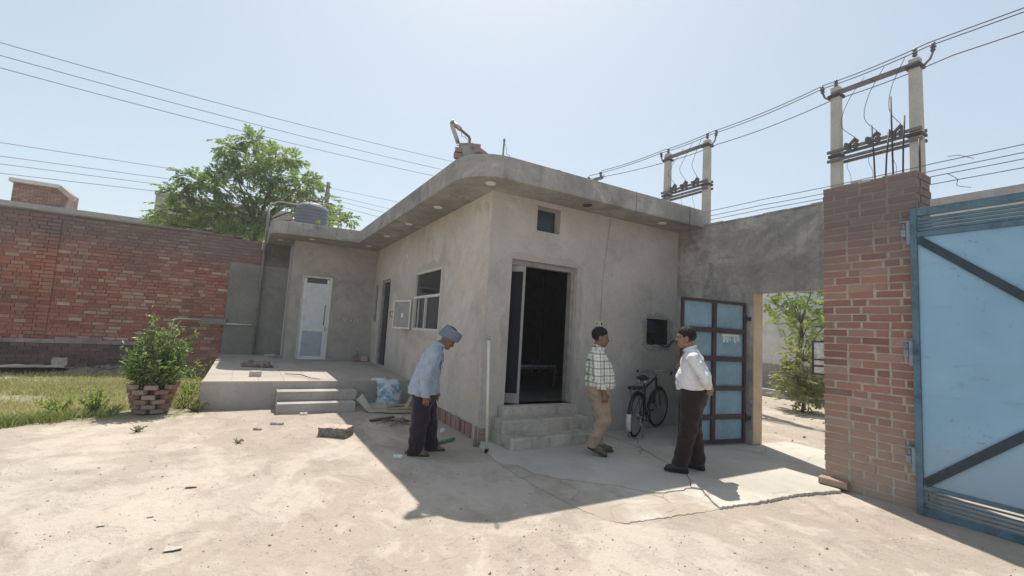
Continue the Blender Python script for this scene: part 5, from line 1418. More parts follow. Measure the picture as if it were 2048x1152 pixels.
# ================================================================ figures: smooth blended solids turned into one surface
class SDF:
    def __init__(self, lo, hi, res):
        self.res = res; self.lo = np.array(lo, float); n = np.ceil((np.array(hi)-self.lo)/res).astype(int)+1
        self.n = n; self.D = np.full(n, 9.0, dtype=np.float32)
        self.ax = [self.lo[i]+res*np.arange(n[i]) for i in range(3)]
    def _box(self, lo, hi):
        s = []
        for i in range(3):
            a = max(0, int((lo[i]-self.lo[i])/self.res)-1); b = min(self.n[i], int((hi[i]-self.lo[i])/self.res)+3); s.append(slice(a, max(a, b)))
        return tuple(s)
    def _pts(self, s): return np.meshgrid(self.ax[0][s[0]], self.ax[1][s[1]], self.ax[2][s[2]], indexing='ij')
    def _u(self, s, d, k):
        a = self.D[s]
        if k > 0:
            h = np.clip(0.5+0.5*(a-d)/k, 0, 1); self.D[s] = a*(1-h)+d*h-k*h*(1-h)
        else: self.D[s] = np.minimum(a, d)
    def cone(self, a, b, ra, rb, k=0.02, flat=None):
        a = np.array(a, float); b = np.array(b, float); mr = max(ra, rb)+0.08+k
        s = self._box(np.minimum(a, b)-mr, np.maximum(a, b)+mr); X, Y, Z = self._pts(s)
        ba = b-a; L2 = ba@ba+1e-12
        t = np.clip(((X-a[0])*ba[0]+(Y-a[1])*ba[1]+(Z-a[2])*ba[2])/L2, 0, 1)
        dx, dy, dz = X-a[0]-t*ba[0], Y-a[1]-t*ba[1], Z-a[2]-t*ba[2]
        if flat is not None: dy = dy*flat
        self._u(s, np.sqrt(dx*dx+dy*dy+dz*dz)-(ra+(rb-ra)*t), k); return self
    def chain(self, pts, rs, k=0.02):
        for p, q, r, u_ in zip(pts[:-1], pts[1:], rs[:-1], rs[1:]): self.cone(p, q, r, u_, k)
        return self
    def ell(self, c, r, k=0.02, rot=0.0, sub=False):
        """ellipsoid, turned about the y axis by rot"""
        c = np.array(c, float); r = np.array(r, float); m = max(r)+0.06+k
        s = self._box(c-m, c+m); X, Y, Z = self._pts(s)
        cr, sr = math.cos(rot), math.sin(rot)
        x = (X-c[0])*cr-(Z-c[2])*sr; z = (X-c[0])*sr+(Z-c[2])*cr; y = Y-c[1]
        q = np.sqrt((x/r[0])**2+(y/r[1])**2+(z/r[2])**2); g = np.sqrt((x/r[0]**2)**2+(y/r[1]**2)**2+(z/r[2]**2)**2)+1e-6
        d = q*(q-1)/g
        if sub:
            a = self.D[s]; h = np.clip(0.5-0.5*(a+d)/max(k, 1e-4), 0, 1); self.D[s] = a*(1-h)-d*h+k*h*(1-h)
        else: self._u(s, d, k)
        return self
    def loft(self, secs, k=0.02, infl=0.0):
        """stack of ellipses (z, cx, cy, rx, ry)"""
        S = np.array(secs, float); S = S[np.argsort(S[:, 0])]; mr = max(S[:, 3].max(), S[:, 4].max())+0.08+k
        s = self._box((S[:, 1].min()-mr, S[:, 2].min()-mr, S[0, 0]-mr), (S[:, 1].max()+mr, S[:, 2].max()+mr, S[-1, 0]+mr)); X, Y, Z = self._pts(s)
        z1 = self.ax[2][s[2]]; zc = np.clip(z1, S[0, 0], S[-1, 0])
        cx, cy, rx, ry = [np.interp(zc, S[:, 0], S[:, i])[None, None, :] for i in (1, 2, 3, 4)]
        rx = rx+infl; ry = ry+infl
        q = np.sqrt(((X-cx)/rx)**2+((Y-cy)/ry)**2)+1e-6
        d = (q-1)*np.minimum(rx, ry)*np.where(q > 1, 1.0, 1.0)
        dz = np.abs(z1-zc)[None, None, :]
        d = np.where(dz > 0, np.sqrt(np.maximum(d, 0)**2+dz**2)+np.minimum(d, 0)*0, d)
        self._u(s, d.astype(np.float32), k); return self
    def cut(self, p, n, k=0.004):
        """keep the side n points away from"""
        n = np.array(n, float); n /= np.linalg.norm(n)
        X, Y, Z = np.meshgrid(*self.ax, indexing='ij', sparse=True)
        self.D = np.maximum(self.D, ((X-p[0])*n[0]+(Y-p[1])*n[1]+(Z-p[2])*n[2]).astype(np.float32)); return self
    def wrinkle(self, amp, dirs, seed=0):
        rg = np.random.RandomState(seed); X, Y, Z = np.meshgrid(*self.ax, indexing='ij', sparse=True); w = 0
        for (kx, ky, kz, a_) in dirs:
            ph = rg.uniform(0, 6.28); w = w+a_*np.sin(kx*X+ky*Y+kz*Z+ph+1.3*np.sin(9*Z+7*X+ph))
        self.D = (self.D+amp*w).astype(np.float32); return self
    def mesh(self):
        D = self.D; n = D.shape; S = D < 0
        c = np.zeros((n[0]-1, n[1]-1, n[2]-1), np.uint8)
        for i in (0, 1):
            for j in (0, 1):
                for k in (0, 1): c += S[i:n[0]-1+i, j:n[1]-1+j, k:n[2]-1+k]
        act = (c > 0) & (c < 8); I = np.argwhere(act); idx = np.full(act.shape, -1, np.int32); idx[act] = np.arange(len(I))
        acc = np.zeros((len(I), 3)); cnt = np.zeros(len(I))
        corners = [(i, j, k) for i in (0, 1) for j in (0, 1) for k in (0, 1)]
        for a in corners:
            for ax in range(3):
                if a[ax] == 1: continue
                b = list(a); b[ax] = 1
                da = D[I[:, 0]+a[0], I[:, 1]+a[1], I[:, 2]+a[2]]; db = D[I[:, 0]+b[0], I[:, 1]+b[1], I[:, 2]+b[2]]
                m = (da < 0) != (db < 0); t = np.where(m, da/np.where(m, da-db, 1), 0)
                p = np.array(a, float)[None, :]+0*acc; p[:, ax] = t
                acc += p*m[:, None]; cnt += m
        V = self.lo+(I+acc/np.maximum(cnt, 1)[:, None])*self.res
        Fs = []
        for ax in range(3):
            o1, o2 = [(1, 2), (2, 0), (0, 1)][ax]
            sl0 = [slice(None)]*3; sl1 = [slice(None)]*3; sl0[ax] = slice(0, n[ax]-1); sl1[ax] = slice(1, n[ax])
            for s_ in (sl0, sl1):
                s_[o1] = slice(1, n[o1]-1); s_[o2] = slice(1, n[o2]-1)
            A = S[tuple(sl0)]; Bq = S[tuple(sl1)]; E = np.argwhere(A != Bq)
            if not len(E): continue
            inn = A[E[:, 0], E[:, 1], E[:, 2]]
            e = E.copy(); e[:, o1] += 1; e[:, o2] += 1
            def cell(d1, d2):
                q = e.copy(); q[:, o1] -= d1; q[:, o2] -= d2; return idx[q[:, 0], q[:, 1], q[:, 2]]
            q = np.stack([cell(1, 1), cell(0, 1), cell(0, 0), cell(1, 0)], 1)
            q[~inn] = q[~inn][:, ::-1]; Fs.append(q)
        F = np.concatenate(Fs); F = F[(F >= 0).all(1)]
        return V, F

def sdf_obj(name, sdf_list, mat, parent):
    Vs = []; Fs = []; b = 0
    for s in sdf_list:
        V, F = s.mesh(); Vs.append(V); Fs.append(F+b); b += len(V)
    return mesh_np(name, np.concatenate(Vs), np.concatenate(Fs), mat, parent, True)

def hand(w, d, fwd, side, s=1.0, curl=0.6, seed=0):
    """palm, four fingers and a thumb; w wrist, d pointing direction, fwd thumb side, side palm normal"""
    d = np.array(d, float); d /= np.linalg.norm(d); f = np.array(fwd, float); f -= d*(f@d); f /= np.linalg.norm(f); pn = np.cross(d, f)
    if pn@np.array(side) < 0: pn = -pn
    w = np.array(w, float); S = SDF(w-0.14, w+0.24*np.abs(d)+0.14, 0.0042)
    S.cone(w-d*0.03, w+d*0.02, 0.024*s, 0.024*s, 0.01)
    for k in range(4):
        q = f*(0.028-0.019*k)*s
        S.cone(w+d*0.015, w+d*0.085*s+q, 0.019*s, 0.0125*s, 0.012)
    for k, L in enumerate((0.072, 0.08, 0.074, 0.058)):
        b = w+d*0.085*s+f*(0.030-0.020*k)*s; c1 = curl*(0.8+0.12*k)
        d1 = d*math.cos(c1)+pn*math.sin(c1); d2 = d*math.cos(c1*1.9)+pn*math.sin(c1*1.9)
        p1 = b+d1*L*0.52*s; p2 = p1+d2*L*0.5*s
        S.cone(b, p1, 0.0095*s, 0.0085*s, 0.003); S.cone(p1, p2, 0.0085*s, 0.0068*s, 0.003)
    b = w+d*0.03*s+f*0.026*s; p1 = b+(d*0.6+f*0.6+pn*0.25)*0.045*s; p2 = p1+(d*0.85+f*0.1+pn*0.4)*0.032*s
    S.cone(b, p1, 0.013*s, 0.010*s, 0.006); S.cone(p1, p2, 0.010*s, 0.008*s, 0.003)
    return S

def head_sdf(c, tilt, s=1.0, turn=0.0, beard=False, cheeks=1.0, res=0.006):
    """head looking along +x, tilted down by tilt about y; returns SDF and a placing function"""
    c = np.array(c, float); ct, st_ = math.cos(tilt), math.sin(tilt); cu, su = math.cos(turn), math.sin(turn)
    def P(x, y, z):
        x, z = x*ct+z*st_, -x*st_+z*ct
        x, y = x*cu-y*su, x*su+y*cu
        return (c[0]+x*s, c[1]+y*s, c[2]+z*s)
    S = SDF(c-0.17, c+0.17, res)
    S.ell(P(-0.012, 0, 0.03), np.array((0.096, 0.077, 0.092))*s, 0.0, tilt)       # skull
    S.ell(P(0.03, 0, -0.035), np.array((0.062, 0.062*cheeks, 0.082))*s, 0.03, tilt)  # face
    S.ell(P(0.055, 0, -0.092), np.array((0.026, 0.03, 0.02))*s, 0.02, tilt)          # chin
    S.cone(P(0.085, 0, 0.008), P(0.099, 0, -0.032), 0.008*s, 0.014*s, 0.012)         # nose
    S.cone(P(0.076, 0.03, 0.022), P(0.076, -0.03, 0.022), 0.012*s, 0.012*s, 0.012)   # brow
    for sg in (-1, 1):
        S.ell(P(0.083, 0.030*sg, 0.004), np.array((0.014, 0.016, 0.010))*s, 0.006, tilt, True)   # eye sockets
        S.ell(P(-0.008, 0.078*sg, -0.012), np.array((0.022, 0.010, 0.032))*s, 0.005, tilt)       # ears
        S.ell(P(0.06, 0.032*sg, -0.03), np.array((0.025, 0.022, 0.02))*s, 0.02, tilt)            # cheeks
    S.cone(P(0.088, 0.018, -0.066), P(0.088, -0.018, -0.066), 0.008*s, 0.008*s, 0.006)         # mouth
    return S, P

def m_cloth(name, c, var=0.12, rough=0.9, scale=14.0):
    t = NT(name); p = t.co('Object')
    n = t.noise(p, scale, 4, 0.6); f = t.noise(p, 220, 2, 0.6)
    lo = tuple(x*(1-var) for x in c); hi = tuple(min(1, x*(1+var)) for x in c)
    t.color(t.ramp(n, [(0.3, lo), (0.7, hi)])).rough(rough, 0.12)
    t.b.inputs['Sheen Weight'].default_value = 0.15
    fo = t.noise(t.mapping(p, scale=(1.0, 1.0, 0.55), rot=(0.3, 0.5, 0)), 11, 3, 0.55, 1.6)
    t.bump(t.math('ADD', t.math('ADD', n, t.math('MULTIPLY', fo, 2.0)), t.math('MULTIPLY', f, 0.1)), 0.55, 0.018); return t.mat
def m_skin(name, c):
    t = NT(name); p = t.co('Object'); n = t.noise(p, 30, 4, 0.6)
    t.color(t.ramp(n, [(0.3, tuple(x*0.8 for x in c)), (0.7, tuple(x*1.12 for x in c))])).rough(0.5, 0.35)
    t.b.inputs['Subsurface Weight'].default_value = 0.06; t.b.inputs['Subsurface Radius'].default_value = (0.01, 0.005, 0.003)
    return t.mat
M_SKIN = m_skin('brown_skin', (0.215, 0.115, 0.075)); M_SKIN2 = m_skin('warm_brown_skin', (0.30, 0.165, 0.11))
M_HAIR = m_plain('black_hair', (0.012, 0.011, 0.011), 0.65, 0.25, var=0.3, scale=60, bump=0.6)
M_BEARD = m_plain('grey_beard', (0.16, 0.14, 0.125), 0.8, 0.2, var=0.3, scale=60, bump=0.4)
M_EYE = m_plain('dark_eye', (0.02, 0.015, 0.012), 0.2, 0.5, var=0.05)

def add_eyes(P, parent, s=1.0):
    for sg in (-1, 1):
        m = MB(); m.blob(P(0.079, 0.030*sg, 0.004), (0.007*s, 0.008*s, 0.006*s), 1, 8, 6, 0.0, smooth=True); m.build('eye', M_EYE, parent, local=True)

def shoe(x, y, z, yaw, pitch, s=1.0, L=0.265, res=0.006):
    """shoe whose heel base is at x,y,z; pitch lifts the heel"""
    S = SDF((x-0.32, y-0.32, z-0.1), (x+0.36, y+0.36, z+0.34), res)
    cy, sy, cp, sp = math.cos(yaw), math.sin(yaw), math.cos(pitch), math.sin(pitch)
    def P(a, b, c):
        a, c = a*cp+c*sp, -a*sp+c*cp
        return (x+a*cy-b*sy, y+a*sy+b*cy, z+c)
    S.cone(P(0.035, 0, 0.04), P(0.12, 0.004, 0.038), 0.038, 0.042, 0.02)
    S.cone(P(0.12, 0.004, 0.038), P(L-0.045, 0.0, 0.030), 0.044, 0.036, 0.02)
    S.cone(P(0.05, 0, 0.05), P(0.065, 0, 0.115), 0.043, 0.042, 0.03)
    S.cone(P(0.08, 0, 0.085), P(0.15, 0, 0.05), 0.035, 0.035, 0.02)
    n = (-sp*cy, -sp*sy, -cp); S.cut(P(0, 0, 0.0), n)
    return S, P
def sole(P, mat, parent, L=0.265, h=0.022):
    m = MB(); out = []
    for (a, b) in ((-0.002, -0.028), (0.04, -0.036), (0.12, -0.036), (0.20, -0.044), (L-0.015, -0.026), (L, 0.0), (L-0.015, 0.026), (0.20, 0.042), (0.12, 0.036), (0.04, 0.036), (-0.002, 0.028)): out.append((a, b))
    n = len(out); vs_ = [P(a, b, -0.004) for a, b in out]+[P(a, b, h) for a, b in out]
    m.add(vs_, [tuple(range(n-1, -1, -1)), tuple(range(n, 2*n))]+[(i, (i+1) % n, n+(i+1) % n, n+i) for i in range(n)])
    return m.build('sole', mat, parent, local=True)

FOLDS = [(22, 8, 30, 0.5), (-18, 20, 46, 0.45), (48, -14, 22, 0.35), (14, 34, 78, 0.35), (-60, 10, 70, 0.2)]

# ---------------------------------------------------------------- the old man with the turban, bending forward
def man_turban():
    e = empty('person', (2.02, 5.46, 0.0), R_(69.66-90-4), 'stooping person in pale blue shirt, dark trousers and striped blue-grey turban', 'person')
    skin = M_SKIN
    hc = (0.215, 0.0, 1.40)
    H, P = head_sdf(hc, R_(38), 0.98, 0.0)
    # body: one surface
    B = SDF((-0.32, -0.34, -0.02), (0.42, 0.34, 1.45), 0.0095)
    B.loft([(0.78, -0.04, 0, 0.12, 0.16), (0.95, -0.02, 0, 0.115, 0.155), (1.12, 0.03, 0, 0.115, 0.17), (1.25, 0.065, 0, 0.09, 0.165), (1.31, 0.085, 0, 0.06, 0.10)], 0.03)
    B.chain([(0.08, 0, 1.27), (0.13, 0, 1.33), (0.175, 0, 1.37)], [0.055, 0.05, 0.05], 0.03)
    for sg in (-1, 1):
        hip = (-0.04, 0.085*sg, 0.80); kn = (-0.03, 0.10*sg, 0.42)
        an = (-0.08, -0.11, 0.08) if sg < 0 else (0.09, 0.12, 0.08)
        B.chain([hip, kn, an], [0.085, 0.06, 0.042], 0.03)
        sh = (0.065, 0.185*sg, 1.235); el = (-0.01, 0.245*sg, 0.96) if sg < 0 else (0.05, 0.24, 0.97); wr = (0.0, -0.245, 0.73) if sg < 0 else (0.09, 0.19, 0.74)
        B.chain([sh, el, wr], [0.05, 0.04, 0.028], 0.03)
    hR = hand((0.0, -0.245, 0.735), (0.12, 0.03, -1), (1, 0.2, 0), (0, 1, 0), 1.0, 0.55)
    hL = hand((0.09, 0.19, 0.745), (0.12, -0.05, -1), (1, -0.2, 0), (0, -1, 0), 1.0, 0.5)
    fts = []
    body_s = [B, H, hR, hL]
    # bare feet in sandals
    feet = [(-0.165, -0.11, 0.0, R_(-8)), (0.01, 0.12, 0.0, R_(4))]
    for (x, y, z, yaw) in feet:
        S = SDF((x-0.1, y-0.12, z-0.02), (x+0.32, y+0.14, z+0.2), 0.006); c, s_ = math.cos(yaw), math.sin(yaw)
        T = lambda a, b, cc: (x+a*c-b*s_, y+a*s_+b*c, z+cc)
        S.cone(T(0.03, 0, 0.045), T(0.17, 0, 0.035), 0.030, 0.034, 0.02); S.cone(T(0.05, 0, 0.05), T(0.06, 0, 0.14), 0.034, 0.035, 0.03)
        for k in range(5): S.cone(T(0.17, 0.032-0.016*k, 0.03), T(0.235-0.008*k, 0.034-0.017*k, 0.025), 0.012, 0.009, 0.004)
        body_s.append(S)
    sdf_obj('body', body_s, skin, e)
    add_eyes(P, e, 0.98)
    # shirt
    C = SDF((-0.40, -0.40, 0.62), (0.36, 0.40, 1.42), 0.0085)
    C.loft([(0.66, -0.05, 0, 0.195, 0.225), (0.80, -0.045, 0, 0.185, 0.215), (0.95, -0.02, 0, 0.165, 0.20), (1.10, 0.02, 0, 0.145, 0.20), (1.22, 0.045, 0, 0.125, 0.19), (1.28, 0.07, 0, 0.095, 0.15), (1.335, 0.095, 0, 0.06, 0.085)], 0.03)
    for sg in (-1, 1):
        sh = (0.055, 0.185*sg, 1.22); el = (-0.015, 0.25*sg, 0.955) if sg < 0 else (0.045, 0.245, 0.965); wr = (-0.002, -0.25, 0.725) if sg < 0 else (0.088, 0.195, 0.735)
        C.cone(sh, el, 0.080, 0.068, 0.012); C.cone(el, wr, 0.066, 0.054, 0.008)
    C.wrinkle(0.0065, FOLDS, 3)
    X, Y, Z = np.meshgrid(*C.ax, indexing='ij', sparse=True)
    # hem of the body, cuffs of the sleeves
    hem = 0.715+0.04*np.sin(3*(X+0.1))-0.12*(X+0.05)
    near_arm = (np.abs(Y) > 0.19)
    C.D = np.maximum(C.D, np.where(near_arm, 0.705-Z, hem-Z)).astype(np.float32)
    C.cut((0.13, 0, 1.335), (0.55, 0, 1))
    M_S = m_cloth('pale_blue_shirt_cloth', (0.335, 0.385, 0.465), 0.12)
    sho = sdf_obj('shirt', [C], M_S, e)
    col = MB()
    pts = []
    for k in range(13):
        a = -math.pi*0.85+k*(1.7*math.pi/12); pts.append((0.118+0.062*math.cos(a), 0.07*math.sin(a), 1.335-0.035*math.cos(a)))
    col.tube(pts, 0.016, 7); col.build('collar', M_S, sho, local=True)
    m = MB(); m.box(0.163, 0.172, -0.13, -0.05, 1.03, 1.13); m.build('breast_pocket', M_S, sho, local=True)
    m = MB(); m.bar((0.178, -0.10, 1.115), (0.165, -0.10, 1.215), 0.008, 0.006); m.build('pen', M_BLACK, sho, local=True)
    # trousers
    T = SDF((-0.32, -0.28, 0.0), (0.32, 0.30, 0.92), 0.0095)
    T.loft([(0.54, -0.02, 0, 0.08, 0.13), (0.68, -0.035, 0, 0.148, 0.183), (0.85, -0.03, 0, 0.145, 0.18)], 0.05)
    T.chain([(-0.045, -0.085, 0.74), (-0.05, -0.10, 0.42), (-0.085, -0.11, 0.05)], [0.125, 0.105, 0.092], 0.02)
    T.chain([(-0.02, 0.085, 0.74), (0.03, 0.105, 0.42), (0.085, 0.12, 0.06)], [0.125, 0.105, 0.092], 0.02)
    T.wrinkle(0.008, [(18, 6, 22, 0.5), (-10, 14, 34, 0.5), (8, -20, 50, 0.35)], 5)
    T.cut((0, 0, 0.035), (0, 0, -1)); T.cut((0, 0, 0.86), (0, 0, 1))
    sdf_obj('trousers', [T], m_cloth('dark_plum_cloth', (0.030, 0.022, 0.034), 0.2), e)
    # turban: wound bands round the skull, crown of the head dark
    W = SDF(np.array(hc)-0.2, np.array(hc)+0.2, 0.0055)
    for k in range(5):
        t = k/4.0
        pts = []
        for j in range(20):
            a = 2*math.pi*j/20; tilt_z = 0.055*math.cos(a)
            r = 1.0-0.10*t*t
            pts.append(P(-0.015+(0.113*r)*math.cos(a), (0.098*r)*math.sin(a)*(1 if k % 2 else 0.98), 0.022+0.025*k+tilt_z*(0.6-0.25*k*0.5)))
        for p, q in zip(pts, pts[1:]+pts[:1]): W.cone(p, q, 0.023, 0.023, 0.006)
    W.ell(P(-0.015, 0, 0.075), (0.098, 0.085, 0.065), 0.01, R_(38))
    tt = NT('striped_turban_cloth'); pc = tt.co('Object'); zz = tt.sep(tt.mapping(pc, rot=(0, R_(-20), 0)))[2]
    w_ = tt.n('ShaderNodeTexWave'); w_.inputs['Scale'].default_value = 22; w_.inputs['Distortion'].default_value = 1.5; tt.l(tt.mapping(pc, rot=(0, R_(70), 0)), w_.inputs['Vector'])
    tt.color(tt.ramp(w_.outputs[1], [(0.2, (0.09, 0.105, 0.15)), (0.6, (0.20, 0.23, 0.30)), (0.9, (0.31, 0.335, 0.385))])).rough(0.9, 0.1); tt.bump(w_.outputs[1], 0.5, 0.01)
    tb = sdf_obj('turban', [W], tt.mat, e)
    K_ = SDF(np.array(hc)-0.05, np.array(hc)+0.25, 0.006); K_.ell(P(-0.03, 0, 0.115), (0.075, 0.065, 0.045), 0, R_(38)); sdf_obj('turban_crown', [K_], m_plain('dark_under_turban', (0.05, 0.045, 0.045), 0.9, 0.1), tb)
    Bd = SDF(np.array(hc)-0.17, np.array(hc)+0.17, 0.006); Bd.ell(P(0.052, 0, -0.088), (0.042, 0.046, 0.032), 0, R_(38)); Bd.ell(P(0.015, 0, -0.07), (0.04, 0.064, 0.035), 0.02, R_(38)); sdf_obj('beard', [Bd], M_BEARD, e)
    # sandals
    M_SAN = m_plain('brown_sandal', (0.07, 0.05, 0.04), 0.7, 0.2, var=0.2)
    for (x, y, z, yaw) in feet:
        c, s_ = math.cos(yaw), math.sin(yaw); Pf = lambda a, b, cc, x=x, y=y, c=c, s_=s_: (x+a*c-b*s_, y+a*s_+b*c, cc)
        sl = sole(Pf, M_SAN, e, 0.26, 0.016); sl.name = 'sandal'
        m = MB(); m.tube([Pf(0.12, -0.04, 0.015), Pf(0.14, -0.03, 0.06), Pf(0.145, 0, 0.075), Pf(0.14, 0.03, 0.06), Pf(0.12, 0.04, 0.015)], 0.012, 6); m.build('strap', M_SAN, sl, local=True)
    return e
man_turban()

# ---------------------------------------------------------------- the man in the checked shirt, walking to the right
def man_check():
    e = empty('person', (4.13, 4.69, 0.022), R_(48.46-90+6), 'walking person in green and white checked shirt and khaki trousers in front of the steps', 'person')
    hc = (-0.012, 0, 1.51)
    H, P = head_sdf(hc, R_(4), 1.08, 0.0, cheeks=1.08)
    B = SDF((-0.30, -0.34, 0.02), (0.30, 0.34, 1.50), 0.0095)
    B.loft([(0.80, -0.03, 0, 0.14, 0.16), (0.95, 0.0, 0, 0.16, 0.165), (1.10, 0.0, 0, 0.15, 0.17), (1.25, -0.03, 0, 0.11, 0.175), (1.33, -0.05, 0, 0.07, 0.12)], 0.03)
    B.chain([(-0.05, 0, 1.32), (-0.04, 0, 1.38), (-0.025, 0, 1.44)], [0.062, 0.060, 0.060], 0.03)
    legR = [(-0.02, -0.09, 0.84), (0.055, -0.09, 0.46), (-0.075, -0.095, 0.12)]
    legL = [(-0.02, 0.09, 0.84), (0.045, 0.10, 0.46), (0.01, 0.12, 0.10)]
    for L in (legR, legL): B.chain(L, [0.10, 0.065, 0.042], 0.03)
    armR = [(-0.055, -0.205, 1.265), (-0.065, -0.275, 1.00), (0.03, -0.26, 0.82)]
    armL = [(-0.055, 0.205, 1.265), (-0.02, 0.27, 1.00), (0.07, 0.25, 0.82)]
    for A in (armR, armL): B.chain(A, [0.055, 0.043, 0.029], 0.03)
    hR = hand(armR[2], (0.18, 0.02, -1), (1, 0.25, 0.1), (0, 1, 0), 1.05, 0.45)
    hL = hand(armL[2], (0.18, -0.02, -1), (1, -0.25, 0.1), (0, -1, 0), 1.05, 0.45)
    sdf_obj('body', [B, H, hR, hL], M_SKIN, e)
    add_eyes(P, e)
    C = SDF((-0.36, -0.40, 0.78), (0.34, 0.40, 1.50), 0.0085)
    C.loft([(0.80, -0.022, 0, 0.175, 0.20), (0.90, 0.005, 0, 0.198, 0.205), (1.02, 0.0, 0, 0.195, 0.205), (1.13, -0.022, 0, 0.175, 0.205), (1.24, -0.045, 0, 0.135, 0.20), (1.31, -0.05, 0, 0.10, 0.15), (1.375, -0.048, 0, 0.07, 0.09)], 0.03)
    for A, sg in ((armR, -1), (armL, 1)): C.cone(A[0], A[1], 0.078, 0.068, 0.014); C.cone(A[1], A[2], 0.065, 0.052, 0.008)
    C.wrinkle(0.006, FOLDS, 8)
    X, Y, Z = np.meshgrid(*C.ax, indexing='ij', sparse=True)
    C.D = np.maximum(C.D, np.where(np.abs(Y) > 0.18, 0.855-Z, 0.845-Z)).astype(np.float32)
    C.cut((0.0, 0, 1.375), (0.35, 0, 1))
    t = NT('green_white_checked_cloth'); pc = t.co('Object'); x, y, z = t.sep(pc)
    ang = t.math('ADD', x, t.math('MULTIPLY', y, 0.25))
    def band(src, period, width, off=0.0):
        f = t.math('FRACT', t.math('ADD', t.math('DIVIDE', src, period), off)); return t.math('LESS_THAN', f, width)
    c = (0.70, 0.71, 0.66); 
    c0 = t.mix(t.math('MULTIPLY', band(z, 0.092, 0.19), 0.66), c, (0.13, 0.15, 0.07))
    c0 = t.mix(t.math('MULTIPLY', band(ang, 0.086, 0.19, 0.3), 0.64), c0, (0.12, 0.15, 0.10))
    c0 = t.mix(t.math('MULTIPLY', band(z, 0.092, 0.06, 0.42), 0.55), c0, (0.25, 0.24, 0.08))
    c0 = t.mix(t.math('MULTIPLY', band(ang, 0.086, 0.06, 0.75), 0.5), c0, (0.10, 0.13, 0.12))
    t.color(c0).rough(0.9, 0.12); nn = t.noise(pc, 60, 3); t.bump(nn, 0.15, 0.01)
    sho = sdf_obj('shirt', [C], t.mat, e)
    col = MB(); pts = []
    for k in range(13):
        a = -math.pi*0.85+k*(1.7*math.pi/12); pts.append((-0.035+0.070*math.cos(a), 0.075*math.sin(a), 1.382-0.025*math.cos(a)))
    col.tube(pts, 0.017, 7); col.build('collar', t.mat, sho, local=True)
    T = SDF((-0.32, -0.30, 0.04), (0.32, 0.32, 0.93), 0.0095)
    T.loft([(0.60, 0.0, 0, 0.08, 0.13), (0.72, -0.02, 0, 0.150, 0.18), (0.80, -0.025, 0, 0.165, 0.188), (0.87, -0.02, 0, 0.168, 0.185)], 0.05)
    T.chain(legR, [0.135, 0.098, 0.072], 0.02); T.chain(legL, [0.135, 0.095, 0.072], 0.02)
    T.wrinkle(0.0085, [(18, 6, 26, 0.5), (-14, 14, 44, 0.5), (8, -20, 60, 0.35)], 6)
    T.cut((-0.08, -0.1, 0.095), (0, 0, -1)); T.cut((0, 0, 0.872), (0, 0, 1))
    sdf_obj('trousers', [T], m_cloth('khaki_cloth', (0.345, 0.255, 0.185), 0.12), e)
    m = MB()
    pts = [(-0.02+0.168*math.cos(a*math.pi/12), 0.184*math.sin(a*math.pi/12), 0.853) for a in range(24)]
    for p, q in zip(pts, pts[1:]+pts[:1]): m.bar(p, q, 0.012, 0.035)
    m.build('belt', m_plain('brown_belt', (0.06, 0.03, 0.02), 0.5, 0.3), e, local=True)
    M_SH = m_plain('olive_suede', (0.13, 0.115, 0.085), 0.85, 0.15, var=0.15)
    for (x, y, z, yaw, pt) in ((-0.135, -0.10, 0.085, R_(-4), R_(22)), (-0.035, 0.13, 0.004, R_(5), R_(0))):
        S, Pf = shoe(x, y, z, yaw, pt); so__ = sdf_obj('shoe', [S], M_SH, e); sole(Pf, m_plain('dark_sole', (0.05, 0.04, 0.032), 0.8, 0.2), so__, 0.268)
    # short black hair
    Hr = SDF(np.array(hc)-0.16, np.array(hc)+0.16, 0.0055); Hr.ell(P(-0.016, 0, 0.036), (0.108, 0.089, 0.103), 0)
    Hr.ell(P(0.080, 0, -0.028), (0.075, 0.13, 0.085), 0.012, 0, True)
    Hr.cut(P(-0.06, 0, -0.062), (0.55, 0, -1)); Hr.wrinkle(0.004, [(150, 40, 90, 0.5), (-80, 190, 60, 0.5), (210, -120, 160, 0.4)], 2)
    sdf_obj('hair', [Hr], M_HAIR, e)
    return e
man_check()

